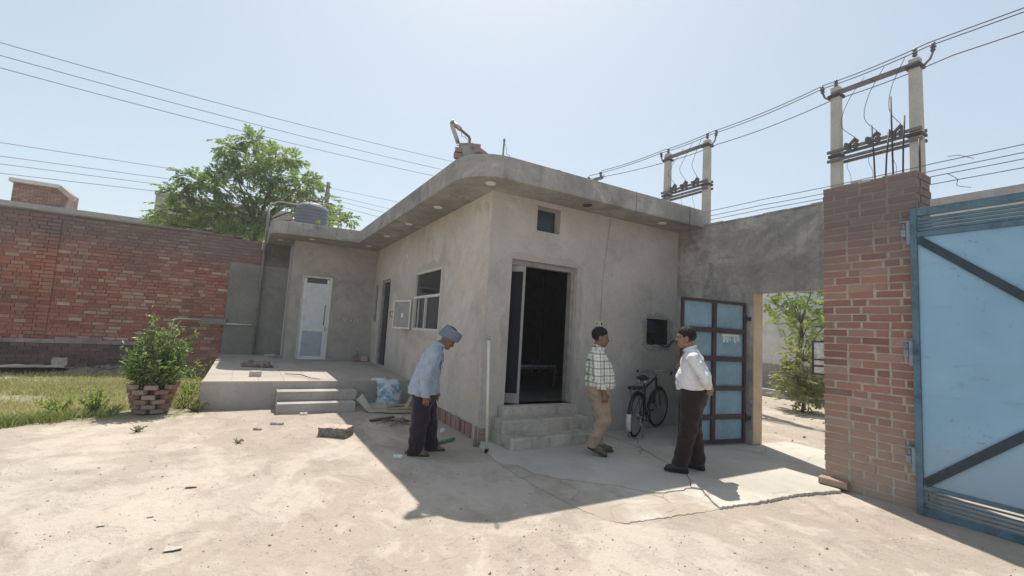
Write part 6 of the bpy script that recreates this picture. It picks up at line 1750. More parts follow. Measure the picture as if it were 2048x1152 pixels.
# ---------------------------------------------------------------- the man in the white shirt, hands behind his back
def man_white():
    e = empty('person', (4.68, 3.74, 0.026), R_(38.59+90-4), 'person in white shirt and dark brown trousers with hands clasped behind the back', 'person')
    hc = (0.035, 0, 1.56)
    H, P = head_sdf(hc, R_(0), 1.08, 0.12)
    B = SDF((-0.34, -0.34, 0.02), (0.30, 0.34, 1.55), 0.0095)
    B.loft([(0.86, -0.06, 0, 0.135, 0.16), (1.0, -0.03, 0, 0.14, 0.16), (1.12, -0.03, 0, 0.13, 0.165), (1.28, -0.05, 0, 0.11, 0.175), (1.38, -0.05, 0, 0.07, 0.12)], 0.03)
    B.chain([(-0.04, 0, 1.36), (-0.02, 0, 1.43), (0.01, 0, 1.49)], [0.062, 0.058, 0.058], 0.03)
    legL = [(-0.06, 0.09, 0.90), (-0.03, 0.10, 0.48), (0.055, 0.11, 0.10)]      # near leg, stepping forward
    legR = [(-0.06, -0.09, 0.90), (-0.065, -0.10, 0.48), (-0.125, -0.10, 0.10)]
    for L in (legL, legR): B.chain(L, [0.10, 0.065, 0.042], 0.03)
    arms = {}
    for sg in (-1, 1):
        A = [(-0.07, 0.20*sg, 1.32), (-0.20, 0.245*sg, 1.10), (-0.235, 0.07*sg, 0.99)]; arms[sg] = A
        B.chain(A, [0.055, 0.043, 0.029], 0.03)
    hL = hand((-0.235, 0.06, 0.985), (-0.12, -1, -0.18), (0.1, 0, 1), (1, 0, 0), 1.0, 0.7)
    hR = hand((-0.262, -0.06, 0.965), (-0.05, 1, -0.35), (0.1, 0, 1), (1, 0, 0), 1.0, 0.6)
    sdf_obj('body', [B, H, hL, hR], M_SKIN2, e)
    add_eyes(P, e)
    C = SDF((-0.40, -0.40, 0.86), (0.30, 0.40, 1.56), 0.0085)
    C.loft([(0.90, -0.055, 0, 0.172, 0.195), (1.0, -0.04, 0, 0.178, 0.20), (1.10, -0.035, 0, 0.168, 0.20), (1.20, -0.045, 0, 0.145, 0.20), (1.31, -0.055, 0, 0.125, 0.195), (1.37, -0.05, 0, 0.10, 0.15), (1.435, -0.035, 0, 0.068, 0.085)], 0.03)
    for sg in (-1, 1): C.cone(arms[sg][0], arms[sg][1], 0.070, 0.058, 0.014); C.cone(arms[sg][1], tuple(np.array(arms[sg][1])*0.1+np.array(arms[sg][2])*0.9), 0.057, 0.043, 0.010)
    C.wrinkle(0.0062, FOLDS, 12)
    C.cut((0, 0, 0.945), (-0.09, 0, -1)); C.cut((0.03, 0, 1.435), (0.35, 0, 1))
    M_W = m_cloth('white_shirt_cloth', (0.74, 0.725, 0.735), 0.05)
    sho = sdf_obj('shirt', [C], M_W, e)
    col = MB(); pts = []
    for k in range(13):
        a = -math.pi*0.88+k*(1.76*math.pi/12); pts.append((-0.02+0.066*math.cos(a), 0.072*math.sin(a), 1.437-0.03*math.cos(a)))
    col.tube(pts, 0.018, 7); col.build('collar', M_W, sho, local=True)
    T = SDF((-0.34, -0.30, 0.02), (0.30, 0.32, 1.02), 0.0095)
    T.loft([(0.66, -0.05, 0, 0.08, 0.13), (0.78, -0.07, 0, 0.148, 0.178), (0.88, -0.072, 0, 0.165, 0.188), (0.97, -0.055, 0, 0.163, 0.185)], 0.05)
    T.chain(legL, [0.13, 0.098, 0.092], 0.03); T.chain(legR, [0.13, 0.098, 0.088], 0.03)
    T.wrinkle(0.008, [(18, 6, 22, 0.5), (-12, 14, 34, 0.5), (8, -20, 50, 0.35)], 9)
    T.cut((0, 0, 0.065), (0, 0, -1)); T.cut((0, 0, 0.96), (-0.09, 0, 1))
    sdf_obj('trousers', [T], m_cloth('dark_brown_cloth', (0.028, 0.018, 0.018), 0.18), e)
    m = MB(); pts = [(-0.055+0.163*math.cos(a*math.pi/12), 0.182*math.sin(a*math.pi/12), 0.948-0.09*(-0.055+0.17*math.cos(a*math.pi/12))) for a in range(24)]
    for p, q in zip(pts, pts[1:]+pts[:1]): m.bar(p, q, 0.012, 0.036)
    m.build('belt', m_plain('black_belt', (0.02, 0.014, 0.012), 0.4, 0.4), e, local=True)
    M_SH = m_plain('black_shoe_leather', (0.014, 0.015, 0.018), 0.35, 0.45, var=0.15)
    for (x, y, z, yaw) in ((-0.035, 0.115, 0.004, R_(10)), (-0.20, -0.10, 0.004, R_(-12))):
        S, Pf = shoe(x, y, z, yaw, 0.0); so__ = sdf_obj('shoe', [S], M_SH, e); sole(Pf, m_plain('black_sole', (0.015, 0.014, 0.014), 0.8, 0.2), so__, 0.268)
    Hr = SDF(np.array(hc)-0.16, np.array(hc)+0.17, 0.0055); Hr.ell(P(-0.016, 0, 0.040), (0.109, 0.090, 0.106), 0)
    Hr.ell(P(0.075, 0, -0.035), (0.078, 0.14, 0.092), 0.012, 0, True)
    Hr.cut(P(-0.06, 0, -0.062), (0.5, 0, -1)); Hr.wrinkle(0.004, [(150, 40, 90, 0.5), (-80, 190, 60, 0.5), (210, -120, 160, 0.4)], 3)
    sdf_obj('hair', [Hr], M_HAIR, e)
    m = MB(); m.tube([P(0.085, 0.03, -0.060), P(0.103, 0.012, -0.050), P(0.107, 0, -0.049), P(0.103, -0.012, -0.050), P(0.085, -0.03, -0.060)], [0.004, 0.009, 0.009, 0.009, 0.004], 7); m.build('moustache', M_HAIR, e, local=True)
    # spectacles
    m = MB()
    for sg in (-1, 1):
        m.tube([P(0.104+0.002*math.cos(a), 0.032*sg+0.022*math.cos(a), 0.004+0.016*math.sin(a)) for a in [i*math.pi/6 for i in range(12)]], 0.0018, 5, closed=True)
        m.tube([P(0.10, 0.055*sg, 0.006), P(0.0, 0.084*sg, 0.004)], 0.0018, 5)
    m.tube([P(0.107, 0.01, 0.006), P(0.109, 0, 0.009), P(0.107, -0.01, 0.006)], 0.0018, 5); m.build('spectacles', M_BLACK, e, local=True)
    # red lanyard
    m = MB(); m.tube([(0.0, 0.062, 1.44), (0.075, 0.05, 1.33), (0.105, 0.015, 1.22), (0.118, 0.0, 1.18), (0.105, -0.015, 1.22), (0.075, -0.05, 1.33), (0.0, -0.062, 1.44)], 0.0024, 6); m.build('lanyard', m_plain('red_ribbon', (0.60, 0.14, 0.14), 0.6, 0.3, var=0.05), e, local=True)
    m = MB(); m.tube([(arms[1][2][0]+0.03*math.cos(a)*0+0.0, arms[1][2][1]+0.01, arms[1][2][2]) for a in (0,)]+[(arms[1][2][0], arms[1][2][1]-0.012, arms[1][2][2])], 0.036, 10); m.build('wrist_watch', M_BLACK, e, local=True)
    return e
man_white()
# ================================================================ bicycle leaning by the wall
def bicycle():
    e = empty('bicycle', (5.296, 5.168, 0.03), math.atan2(0.53, 1.06), 'old black roadster bicycle with rear carrier, parked on its stand against the wall', 'bicycle')
    M_TYRE = m_plain('bicycle_tyre', (0.022, 0.022, 0.022), 0.9, 0.2, var=0.2); M_PAINT = m_plain('black_bicycle_enamel', (0.012, 0.013, 0.022), 0.35, 0.5, var=0.15)
    M_CHROME = m_plain('dull_chrome', (0.35, 0.35, 0.35), 0.4, 0.5, metal=0.7, var=0.15)
    Rw = 0.335
    lean = 0.03
    def P(x, y, z): return (x, y-z*lean, z)
    def wheel(cx, turn, nm):
        w = empty(nm, P(cx, 0, Rw+0.012)); w.parent = e; w.rotation_euler = (lean, 0, turn)
        circ = lambda r, n=36: [(r*math.cos(2*math.pi*k/n), 0, r*math.sin(2*math.pi*k/n)) for k in range(n)]
        # a wheel is one part; tyre, rim, hub and spokes its pieces
        m = MB(); m.tube(circ(Rw-0.018), 0.019, 8, closed=True); ty_ = m.build('tyre', M_TYRE, w, local=True)
        m = MB(); m.tube(circ(Rw-0.045), 0.011, 6, closed=True); m.build('rim', M_CHROME, w, local=True)
        m = MB()
        for k in range(28):
            a = 2*math.pi*k/28; s = 0.03 if k % 2 else -0.03; b = a+(0.5 if k % 4 < 2 else -0.5)
            m.tube([(0.025*math.cos(b), s, 0.025*math.sin(b)), ((Rw-0.05)*math.cos(a), 0, (Rw-0.05)*math.sin(a))], 0.0018, 4, cap=False)
        m.tube([(0, -0.05, 0), (0, 0.05, 0)], 0.022, 10)
        m.build('spokes', M_CHROME, w, local=True)
        return w
    wheel(0.0, 0.0, 'wheel'); wheel(1.16, R_(-14), 'wheel')
    zc = Rw+0.012
    bb = P(0.46, 0, 0.30); seat_t = P(0.30, 0, 0.84); seat_j = P(0.335, 0, 0.73); head_t = P(0.955, 0, 0.87); head_b = P(1.02, 0, 0.66); rear = P(0, 0, zc); front = P(1.16, 0, zc)
    m = MB()
    m.tube([bb, seat_t], 0.016, 8); m.tube([seat_j, head_t], 0.015, 8); m.tube([bb, head_b], 0.017, 8); m.tube([head_t, head_b], 0.020, 8)
    for s in (-0.045, 0.045):
        m.tube([(rear[0], rear[1]+s, rear[2]), (bb[0], bb[1]+s*0.6, bb[2])], 0.010, 6); m.tube([(rear[0], rear[1]+s, rear[2]), (seat_j[0], seat_j[1]+s*0.4, seat_j[2])], 0.009, 6)
    fr = m.build('frame', M_PAINT, e, local=True)
    m = MB()
    for s in (-0.045, 0.045): m.tube([(front[0], front[1]+s, front[2]), (1.09, head_b[1]+s*0.9, 0.52), (head_b[0]+0.01, head_b[1]+s*0.6, head_b[2])], 0.010, 6)
    m.build('fork', M_PAINT, e, local=True)
    m = MB(); st = P(0.93, 0, 1.0); m.tube([head_t, st], 0.013, 8)
    bar = [(0.80, -0.28, 0.955), (0.88, -0.275, 0.985), (0.98, -0.22, 1.01), (0.975, -0.08, 0.985), (0.945, 0, 0.98), (0.975, 0.08, 0.985), (0.98, 0.22, 1.01), (0.88, 0.275, 0.985), (0.80, 0.28, 0.955)]
    hb = MB(); hb.tube([P(*q) for q in bar], 0.011, 7); hbo = hb.build('handlebar', M_CHROME, e, local=True)
    m.build('stem', M_CHROME, e, local=True)
    for s in (-1, 1):
        g = MB(); g.tube([P(0.78, 0.28*s, 0.95), P(0.885, 0.277*s, 0.985)], 0.017, 8); g.build('grip', M_BLACK, hbo, local=True)
        g = MB(); g.tube([P(0.80, 0.25*s, 0.93), P(0.90, 0.22*s, 0.955), P(0.96, 0.1*s, 0.965)], 0.006, 5); g.build('brake_lever', M_CHROME, hbo, local=True)
    S = SDF((0.08, -0.16, 0.78), (0.48, 0.16, 0.98), 0.008)
    S.ell((0.20, -0.027, 0.90), (0.10, 0.10, 0.032), 0); S.cone((0.22, -0.027, 0.90), (0.40, -0.027, 0.885), 0.045, 0.025, 0.03)
    sd_ = sdf_obj('saddle', [S], M_BLACK, e)
    m = MB()
    for s in (-0.05, 0.05): m.lathe([(0.03, 0.0), (0.033, 0.03), (0.03, 0.06)], (0.17, s-0.027, 0.81), 8)
    m.build('saddle_spring', M_CHROME, sd_, local=True)
    # carrier over the rear wheel
    m = MB()
    for y in (-0.07, 0.0, 0.07): m.tube([P(-0.24, y, 0.75), P(0.25, y, 0.75)], 0.007, 6)
    for x in (-0.24, -0.1, 0.05, 0.2): m.tube([P(x, -0.07, 0.75), P(x, 0.07, 0.75)], 0.006, 6)
    for s in (-0.06, 0.06): m.tube([P(-0.18, s, 0.75), (rear[0], rear[1]+s, rear[2])], 0.006, 6)
    m.build('carrier', M_PAINT, e, local=True)
    m = MB(); m.box(-0.25, 0.02, -0.10, 0.055, 0.762, 0.785); m.build('carrier_pad', M_BLACK, e, local=True)
    # mudguards: strips bent round the wheels
    for (cx, a0, a1, nm) in ((0.0, 20, 205, 'mudguard'), (1.16, 35, 165, 'mudguard')):
        m = MB(); pts = []
        n = 18
        for k in range(n+1):
            a = R_(a0+(a1-a0)*k/n); x = cx+(Rw+0.022)*math.cos(a); z = zc+(Rw+0.022)*math.sin(a)
            pts += [P(x, -0.03, z), P(x+0.008*math.cos(a), 0, z+0.008*math.sin(a)), P(x, 0.03, z)]
        fs = []
        for k in range(n):
            fs += [(3*k, 3*k+1, 3*k+4, 3*k+3), (3*k+1, 3*k+2, 3*k+5, 3*k+4)]
        m.add(pts, fs, 0, True); mo = m.build(nm, M_PAINT, e, local=True)
        md = mo.modifiers.new('thick', 'SOLIDIFY'); md.thickness = 0.003
    # white tail patch on the rear guard
    m = MB(); pts = []
    for k in range(7):
        a = R_(172+7*k); x = (Rw+0.034)*math.cos(a); z = zc+(Rw+0.034)*math.sin(a); w_ = 0.034 if k < 5 else 0.028
        pts += [P(x, -w_, z), P(x, w_, z)]
    m.add(pts, [(2*k, 2*k+1, 2*k+3, 2*k+2) for k in range(6)], 0, True); wp_ = m.build('tail_plate', M_WHITE, e, local=True)
    md = wp_.modifiers.new('thick', 'SOLIDIFY'); md.thickness = 0.004
    # chain case, cranks, pedals, stand
    m = MB(); m.tube([(0.0, -0.055, zc+0.03), (0.46, -0.06, 0.40)], 0.012, 6); m.tube([(0.0, -0.055, zc-0.05), (0.46, -0.06, 0.20)], 0.012, 6); m.tube([(0.46+0.1*math.cos(a*math.pi/8), -0.055, 0.30+0.1*math.sin(a*math.pi/8)) for a in range(16)], 0.010, 6, closed=True); m.build('chain_guard', M_PAINT, e, local=True)
    for s in (-1, 1):
        m = MB(); m.tube([(0.46, 0.06*s, 0.30), (0.46+0.13*s, 0.09*s, 0.30-0.10*s)], 0.009, 6); m.build('crank', M_CHROME, e, local=True)
        m = MB(); m.box(0.41+0.13*s, 0.51+0.13*s, 0.09*s+(0 if s > 0 else -0.08), 0.09*s+(0.08 if s > 0 else 0), 0.29-0.10*s, 0.312-0.10*s); m.build('pedal', M_BLACK, e, local=True)
    m = MB()
    for s in (-0.10, 0.10): m.tube([(0.0, s*0.6, zc), (0.03, s, 0.15), (0.02, s*1.15, 0.0)], 0.009, 6)
    m.tube([(0.02, -0.115, 0.008), (0.02, 0.115, 0.008)], 0.009, 6); m.build('stand', M_CHROME, e, local=True)
    return e
bicycle()

# ================================================================ string cot in the dark room
cot = empty('string_cot', (4.45, 7.9, 0.485), R_(0), 'low wooden string cot with pale edging in the dark room', 'cot')
M_WOOD = m_plain('worn_cot_wood', (0.20, 0.13, 0.08), 0.7, 0.3, var=0.2)
for (x, y) in ((-0.75, -0.42), (0.95, -0.42), (-0.75, 0.42), (0.95, 0.42)):
    m = MB(); m.lathe([(0.03, 0), (0.035, 0.1), (0.028, 0.2), (0.04, 0.33), (0.036, 0.44)], (x, y, 0), 10); m.build('leg', M_WOOD, cot, local=True)
for y in (-0.42, 0.42): MB().tube([(-0.78, y, 0.37), (0.98, y, 0.37)], 0.03, 8).build('side_rail', M_WOOD, cot, local=True)
for x in (-0.75, 0.95): MB().tube([(x, -0.45, 0.37), (x, 0.45, 0.37)], 0.028, 8).build('end_rail', M_WOOD, cot, local=True)
MB().box(-0.74, 0.94, -0.40, 0.40, 0.39, 0.425).build('webbing', m_plain('blue_bedding', (0.05, 0.09, 0.20), 0.9, 0.1, var=0.4, scale=8), cot, local=True)
MB().box(-0.74, 0.94, -0.455, -0.401, 0.395, 0.43).build('pale_edging', m_plain('pale_cotton_edge', (0.33, 0.38, 0.46), 0.9, 0.1, var=0.5, scale=26), cot, local=True)

# ================================================================ clutter of the yard
# white PVC pipe stood against the corner
M_PVC = m_plain('cream_pvc_pipe', (0.70, 0.66, 0.56), 0.45, 0.4, var=0.06)
wpst = empty('pvc_pipe', (2.785, 5.24, 0.02), 0, 'upright white plastic pipe standing before the building corner', 'pipe')
MB().tube([(2.785, 5.24, 0.02), (2.735, 5.27, 1.43)], 0.020, 10).build('pipe', M_PVC, wpst)
MB().tube([(2.735, 5.27, 1.415), (2.733, 5.271, 1.46)], 0.025, 10).build('collar', M_ALU_DIRTY, wpst)
MB().tube([(2.785, 5.24, 0.0), (2.784, 5.2405, 0.045)], 0.027, 10).build('foot', M_CABLE, wpst)

# broken brick block lying in the sun
def rough_block(name, label, cat, loc, size, rz, mats, seed, parent=None, chip=0.02, tilt=0.0):
    rg = random.Random(seed); n = 7
    L, W, H = size; vs_ = []; fs = []
    m = MB()
    # box of subdivided faces with jittered points
    def pt(u, v, w): 
        j = chip*0.35
        return (L*(u-.5)+rg.uniform(-j, j), W*(v-.5)+rg.uniform(-j, j), H*w+rg.uniform(-j, j)*(w > 0))
    nu, nv, nw = 9, 5, 3; idx_ = {}
    def vid(i, j, k):
        if (i, j, k) not in idx_:
            p = list(pt(i/nu, j/nv, k/nw))
            e_ = (i in (0, nu))+(j in (0, nv))+(k == nw)
            if e_ >= 2: p[0] *= 0.975; p[1] *= 0.95; p[2] *= 0.965
            idx_[(i, j, k)] = len(vs_); vs_.append(p)
        return idx_[(i, j, k)]
    for i in range(nu):
        for j in range(nv): fs.append((vid(i, j, nw), vid(i+1, j, nw), vid(i+1, j+1, nw), vid(i, j+1, nw)))
    nt = len(fs)
    for i in range(nu):
        for k in range(nw):
            fs.append((vid(i, 0, k), vid(i+1, 0, k), vid(i+1, 0, k+1), vid(i, 0, k+1))); fs.append((vid(i+1, nv, k), vid(i, nv, k), vid(i, nv, k+1), vid(i+1, nv, k+1)))
    for j in range(nv):
        for k in range(nw):
            fs.append((vid(nu, j, k), vid(nu, j+1, k), vid(nu, j+1, k+1), vid(nu, j, k+1))); fs.append((vid(0, j+1, k), vid(0, j, k), vid(0, j, k+1), vid(0, j+1, k+1)))
    m.add(vs_, fs[:nt], 0); b = len(m.v)-len(vs_)
    m2 = MB(); m2.v = [tuple(p) for p in vs_]
    for q_i, q in enumerate(fs): m2.f.append(q); m2.m.append(0 if q_i < nt or len(mats) == 1 else 1); m2.sm.append(False); m2.rnd.append(.5)
    o = m2.build(name, mats, parent, local=True); o.location = loc; o.rotation_euler = (tilt, 0, rz)
    if label: tag(o, label, cat)
    return o
M_RUB = m_plain('dark_rubble_side', (0.22, 0.195, 0.17), 0.95, 0.1, var=0.4, scale=25, bump=0.6)
M_RUBTOP = m_plain('pink_brick_rubble', (0.50, 0.385, 0.32), 0.95, 0.1, var=0.25, scale=20, bump=0.6)
rough_block('broken_masonry_block', 'broken chunk of brick masonry lying on the sunny bare ground', 'rubble', (1.20, 6.66, 0.0), (0.40, 0.27, 0.12), R_(-32), [M_RUBTOP, M_RUB], 3)
rough_block('stone_chip', 'flat pale stone chip near the platform steps', 'stone', (0.28, 7.25, 0.0), (0.10, 0.06, 0.025), R_(-20), [M_MORTAR], 4)
rough_block('stone_chip', 'long pale stone chip right of the other near the platform steps', 'stone', (0.53, 7.52, 0.0), (0.17, 0.05, 0.03), R_(-30), [M_MORTAR], 5)
rough_block('stone_chip', 'white stone chip by the stooping person\'s sandal', 'stone', (1.675, 5.345, 0.0), (0.10, 0.05, 0.03), R_(-20), [M_WHITE], 6)
rough_block('stone_chip', 'white lump on the ground below the window side plinth', 'stone', (2.67, 6.45, 0.0), (0.06, 0.05, 0.04), R_(10), [M_WHITE], 7)
rough_block('concrete_chip', 'small pale chip at the foot of the platform steps', 'stone', (0.95, 8.18, 0.0), (0.10, 0.05, 0.03), R_(-15), [M_WHITE], 8)
rough_block('brick_half', 'half brick standing at the corner by the plastic pipe', 'brick', (2.80, 5.56, 0.0), (0.09, 0.07, 0.07), R_(40), [M_RUB], 9)

# on the platform
rough_block('brick_half', 'pale half brick alone on the sunny front of the platform', 'brick', (0.24, 9.60, 0.452), (0.19, 0.11, 0.10), R_(-4), [m_plain('pale_half_brick', (0.52, 0.48, 0.42), 0.95, 0.1, var=0.12, bump=0.4)], 10)
sc = SDF((-0.32, -0.14, -0.03), (0.36, 0.14, 0.20), 0.008)
for k in range(6): sc.ell((-0.22+0.08*k, 0.02*math.sin(k*2.0), 0.045), (0.085, 0.085, 0.085+0.02*math.sin(k*1.7)), 0.02)
sc.cone((0.18, 0, 0.04), (0.30, 0.02, 0.02), 0.05, 0.018, 0.02); sc.wrinkle(0.010, [(50, 20, 60, .5), (-40, 60, 30, .5)], 4); sc.cut((0, 0, 0), (0, 0, -1))
V, F = sc.mesh(); bd = mesh_np('cloth_bundle', V, F, m_plain('dirty_brown_sack', (0.24, 0.195, 0.175), 0.95, 0.1, var=0.45, scale=14, bump=0.4)); bd.location = (0.29, 11.1, 0.475); bd.rotation_euler = (0, 0, R_(-18)); tag(bd, 'crumpled brown cloth bundle lying on the platform', 'bundle')
tag(MB().tube([(0.74, 9.85, 0.475), (0.98, 9.5, 0.50), (1.13, 9.2, 0.472), (1.26, 9.0, 0.47)], [0.007, 0.009, 0.007, 0.005], 6).build('dry_stick', M_BARK), 'thin bent stick lying on the sunny tiles of the platform', 'stick')
for (x, y, a, lb, mt) in ((2.66, 12.80, 5, 'red brick standing by the wall under the green bottle', M_LOOSE), (2.86, 12.80, -8, 'pale brick beside the red brick under the chalk scribble', M_MORTAR)):
    o = obj_from_mesh('brick', brick_mesh('pb'+lb[:3], 0.19, 0.10, 0.13, mt, 2)); o.location = (x, y, 0.56); o.rotation_euler = (0, 0, R_(a)); tag(o, lb, 'brick')
m = MB(); m.lathe([(0.032, 0.0), (0.034, 0.01), (0.034, 0.10), (0.026, 0.13), (0.012, 0.15), (0.012, 0.18)], (0, 0, 0), 12); bt = empty('plastic_bottle', (2.66, 12.80, 0.63), 0, 'small green bottle with white cap standing on the red brick', 'bottle')
m.build('body', m_plain('green_bottle', (0.10, 0.28, 0.12), 0.3, 0.5, var=0.1), bt, local=True); m = MB(); m.lathe([(0.016, 0.181), (0.016, 0.21)], (0, 0, 0), 10); m.build('cap', M_WHITE, bt, local=True)
o = obj_from_mesh('brick', brick_mesh('pbx', 0.24, 0.11, 0.07, M_MORTAR, 4)); o.location = (0.62, 13.55, 0.545); o.rotation_euler = (0, 0, R_(10)); tag(o, 'grey brick in the corner left of the pale back door', 'brick')
tag(MB().box(1.90, 2.06, 12.78, 12.90, 0.50, 0.535).build('cement_pad', M_STEP), 'little cement pad at the right foot of the pale back door', 'cement pad')

# torn white and blue sack beside the platform
S = SDF((-0.36, -0.24, -0.05), (0.36, 0.26, 0.62), 0.011)
S.loft([(0.02, 0.02, 0, 0.25, 0.15), (0.15, 0.02, 0, 0.22, 0.15), (0.32, 0.0, 0, 0.20, 0.13), (0.43, -0.02, 0, 0.19, 0.09), (0.50, -0.03, 0, 0.17, 0.05)], 0.03)
S.cone((-0.10, 0, 0.48), (-0.30, 0.02, 0.50), 0.06, 0.025, 0.05); S.cone((0.12, 0, 0.42), (0.20, 0, 0.30), 0.07, 0.06, 0.04)
S.wrinkle(0.009, [(26, 10, 30, .5), (-34, 20, 22, .5), (60, -20, 56, .4), (15, 40, 90, .3)], 9); S.cut((0, 0, 0.0), (0, 0, -1))
t = NT('printed_woven_sack'); pc = t.co('Object'); v1 = t.noise(pc, 7, 4, 0.6, 0.5); v2 = t.noise(pc, 30, 3, 0.6)
zz = t.sep(pc)[2]; band = t.math('MULTIPLY', t.ramp(zz, [(0.10, 0.0), (0.16, 1.0), (0.40, 1.0), (0.46, 0.0)]), t.ramp(v1, [(0.47, 0.0), (0.52, 0.85)]))
c = t.mix(band, (0.52, 0.56, 0.60), (0.07, 0.30, 0.45)); c = t.mix(t.ramp(v2, [(0.55, 0.0), (0.8, 0.4)]), c, (0.40, 0.40, 0.38)); t.color(c).rough(0.5, 0.35)
V, F = S.mesh(); sk = mesh_np('woven_sack', V, F, t.mat); sk.location = (2.42, 8.62, 0.0); sk.rotation_euler = (0, 0, R_(-8)); tag(sk, 'crumpled white and blue woven plastic sack propped against the platform', 'sack')

# flattened cardboard and split boards under it
M_CARD = m_plain('grey_cardboard', (0.40, 0.36, 0.30), 0.9, 0.1, var=0.12); M_BOARD = m_plain('split_packing_board', (0.42, 0.34, 0.25), 0.9, 0.1, var=0.2, scale=10)
def slab(name, label, cat, pts, th, mat):
    """thin sheet through four corner points"""
    p = [Vector(q) for q in pts]; n = (p[1]-p[0]).cross(p[3]-p[0]).normalized()*th
    m = MB(); m.add([*p, *[q+n for q in p]], [(3,2,1,0),(4,5,6,7),(0,1,5,4),(1,2,6,5),(2,3,7,6),(3,0,4,7)])
    return tag(m.build(name, mat), label, cat)
cb = empty('cardboard_box', (2.0, 8.3, 0), 0, 'opened grey cardboard carton lying beside the platform steps', 'cardboard')
for nm, pts in (('flap', [(1.82, 8.45, 0.17), (1.97, 8.10, 0.01), (2.06, 8.12, 0.01), (1.93, 8.50, 0.27)]), ('base', [(1.98, 8.08, 0.012), (2.30, 8.02, 0.02), (2.36, 8.34, 0.025), (2.03, 8.40, 0.015)]), ('flap', [(2.04, 8.36, 0.02), (2.34, 8.32, 0.03), (2.34, 8.42, 0.12), (2.05, 8.45, 0.11)])):
    p = [Vector(q) for q in pts]; n = (p[1]-p[0]).cross(p[3]-p[0]).normalized()*0.006
    m = MB(); m.add([*p, *[q+n for q in p]], [(3,2,1,0),(4,5,6,7),(0,1,5,4),(1,2,6,5),(2,3,7,6),(3,0,4,7)]); m.build(nm, M_CARD, cb)
for k, (x0, y0, x1, y1, z, w_, lb) in enumerate(((2.20, 8.02, 2.90, 7.90, 0.03, 0.10, 'split board lying nearest the yard in the little heap by the sack'), (2.30, 8.16, 2.92, 8.05, 0.055, 0.09, 'split board lying second in the little heap by the sack'), (2.40, 8.30, 2.90, 8.26, 0.085, 0.08, 'split board lying topmost in the little heap by the sack'))):
    tag(MB().bar((x0, y0, z), (x1, y1, z+0.01), w_, 0.022).build('packing_board', M_BOARD), lb, 'board', 'boards by the sack')
tag(MB().bar((2.62, 8.1, 0.06), (2.86, 8.5, 0.24), 0.07, 0.02).build('packing_board', M_BOARD), 'split board leaning up at the wall end of the heap by the sack', 'board', 'boards by the sack')
tag(MB().bar((1.83, 7.38, 0.02), (2.25, 7.55, 0.03), 0.05, 0.03).build('timber_batten', M_BARK), 'weathered batten lying in the shade before the boards', 'board')
tw = MB(); rg = random.Random(17)
for k in range(26):
    x, y = 2.32+rg.gauss(0, .13), 7.12+rg.gauss(0, .10); a = rg.uniform(0, 6.28); L = rg.uniform(.1, .28)
    tw.tube([(x-L*math.cos(a), y-L*math.sin(a), rg.uniform(.0, .03)), (x, y, rg.uniform(.02, .09)), (x+L*math.cos(a+.4), y+L*math.sin(a+.4), rg.uniform(.0, .06))], 0.004, 4)
tag(tw.build('dry_twigs', M_BARK), 'tangle of dry twigs on the shaded ground behind the stooping person', 'twigs', kind='stuff')
gl = empty('green_plastic_scrap', (2.45, 5.82, 0), 0, 'strip of green plastic lying behind the stooping person\'s feet', 'plastic scrap')
MB().bar((2.30, 5.78, 0.02), (2.62, 5.90, 0.035), 0.05, 0.025).build('strip', m_plain('green_plastic', (0.10, 0.20, 0.09), 0.6, 0.3, var=0.2), gl)
m = MB(); m.lathe([(0.03, 0), (0.035, 0.05), (0.02, 0.09), (0.008, 0.10)], (2.36, 5.90, 0.0), 9); m.build('cup', m_plain('pale_plastic', (0.52, 0.56, 0.54), 0.4, 0.4, var=0.1), gl)
tag(MB().bar((1.80, 5.42, 0.03), (1.98, 5.55, 0.035), 0.045, 0.03).build('wood_offcut', m_plain('red_brown_wood', (0.22, 0.09, 0.05), 0.7, 0.2)), 'red-brown wooden offcut behind the stooping person\'s feet', 'wood offcut')
# paper and plastic litter on the bare ground
M_PAPER = m_plain('litter_paper', (0.45, 0.42, 0.38), 0.8, 0.2, var=0.1)
for k, (x, y, s, lb) in enumerate(((-0.27, 3.78, 0.05, 'crumpled scrap of paper in the left foreground'), (-0.28, 5.02, 0.04, 'pinkish wrapper on the open ground below the planter'), (-0.75, 4.35, 0.022, 'tiny white litter piece far left of the paper scrap'), (-0.48, 4.42, 0.02, 'tiny white litter piece nearer the paper scrap'))):
    m = MB(); rg = random.Random(60+k); pts = [(s*(i-1)+rg.uniform(-.2, .2)*s, s*.6*(j-1)+rg.uniform(-.2, .2)*s, rg.uniform(0.004, .35*s)) for i in range(3) for j in range(3)]
    m.add(pts, [(i*3+j, (i+1)*3+j, (i+1)*3+j+1, i*3+j+1) for i in range(2) for j in range(2)])
    o = m.build('litter_scrap', M_PAPER if k != 1 else m_plain('pink_wrapper', (0.55, 0.33, 0.30), 0.6, 0.3)); o.location = (x, y, float(ground_z(x, y))+0.004); tag(o, lb, 'litter')
    md = o.modifiers.new('thick', 'SOLIDIFY'); md.thickness = 0.002

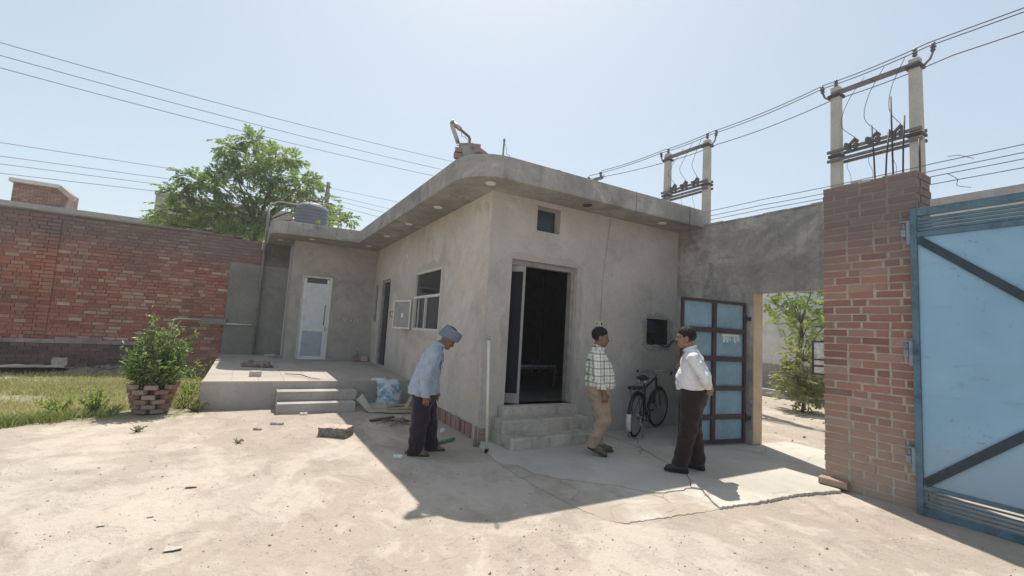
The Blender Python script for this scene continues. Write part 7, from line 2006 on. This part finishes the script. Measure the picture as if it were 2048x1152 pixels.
# concrete lids and rubble lying in the grass at the foot of the wall
rough_block('concrete_slab', 'thin broken concrete slab lying against the foot of the brick wall', 'concrete slab', (-3.85, 13.35, 0.17), (1.25, 0.55, 0.06), R_(4), [M_MORTAR], 14, chip=0.05, tilt=R_(-14))
rough_block('concrete_slab', 'small concrete piece standing on the broken slab by the brick wall', 'concrete slab', (-3.40, 13.5, 0.24), (0.24, 0.10, 0.16), R_(4), [M_MORTAR], 15, chip=0.04)
rough_block('concrete_slab', 'pale flat slab piece in the grass at the left edge of the picture', 'concrete slab', (-3.95, 12.5, 0.05), (0.55, 0.4, 0.05), R_(10), [M_WHITE], 16, chip=0.05)
rough_block('concrete_slab', 'narrow pale slab strip in the grass before the brick wall', 'concrete slab', (-3.25, 12.1, 0.05), (0.40, 0.12, 0.04), R_(15), [M_WHITE], 18, chip=0.04)
rb = MB(); rg = random.Random(23)
for k in range(70):
    x = rg.uniform(-3.3, -1.4); y = rg.uniform(13.1, 13.95); s = rg.uniform(.02, .09)
    rb.blob((x, y, float(ground_z(x, y))+s*.2), (s, s*.8, s*.55), k, 6, 4)
tag(rb.build('wall_foot_rubble', M_RUB), 'heap of small rubble along the foot of the brick wall', 'rubble', kind='stuff')

# grit and pebbles over the whole yard
pb_ = MB(); rg = random.Random(77); n_done = 0
cand = 0
while n_done < 4200 and cand < 40000:
    cand += 1
    d = 1.6+9.5*rg.random()**1.6; a = R_(rg.uniform(8, 112)); x, y = d*math.cos(a), d*math.sin(a)
    if (x > 2.6 and y > 2.55) or (x > 5.6) or (x > -0.55 and y > 8.8) or y > 9.5: continue
    nz = float(vnoise(np.array(x*1.1), np.array(y*1.1), 0.7))
    if rg.random() > 0.35+0.5*nz: continue
    s = min(0.018, 0.0025+rg.expovariate(1/0.0028)); z = float(ground_z(x, y))
    j = [rg.uniform(.6, 1.2) for _ in range(6)]
    pb_.add([(x-s*j[0], y, z), (x, y-s*j[1], z), (x+s*j[2], y, z), (x, y+s*j[3], z), (x+s*.2, y, z+s*j[4]*.8)], [(0, 1, 4), (1, 2, 4), (2, 3, 4), (3, 0, 4)], 0 if rg.random() < .62 else 1)
    n_done += 1
tag(pb_.build('pebbles', [m_plain('dark_pebble', (0.24, 0.20, 0.17), 0.9, 0.15, var=0.3), m_plain('pale_pebble', (0.52, 0.45, 0.37), 0.9, 0.15, var=0.2)]), 'scattered grit and pebbles over the bare yard', 'pebbles', kind='stuff')
# ================================================================ dusty air over the yard
hz = MB().box(-425, 425, -425, 425, -1.4, 9.6).build('haze', None)
hz.data.materials.clear()
hm = bpy.data.materials.new('dusty_air'); hm.use_nodes = True; hm.node_tree.nodes.clear()
ho = hm.node_tree.nodes.new('ShaderNodeOutputMaterial'); hv = hm.node_tree.nodes.new('ShaderNodeVolumePrincipled')
hv.inputs['Color'].default_value = (0.95, 0.96, 0.97, 1); hv.inputs['Density'].default_value = 0.002; hv.inputs['Anisotropy'].default_value = 0.3
hm.node_tree.links.new(hv.outputs[0], ho.inputs['Volume'])
hz.data.materials.append(hm)
tag(hz, 'thin dusty haze filling the air over the yard', 'haze', kind='stuff')
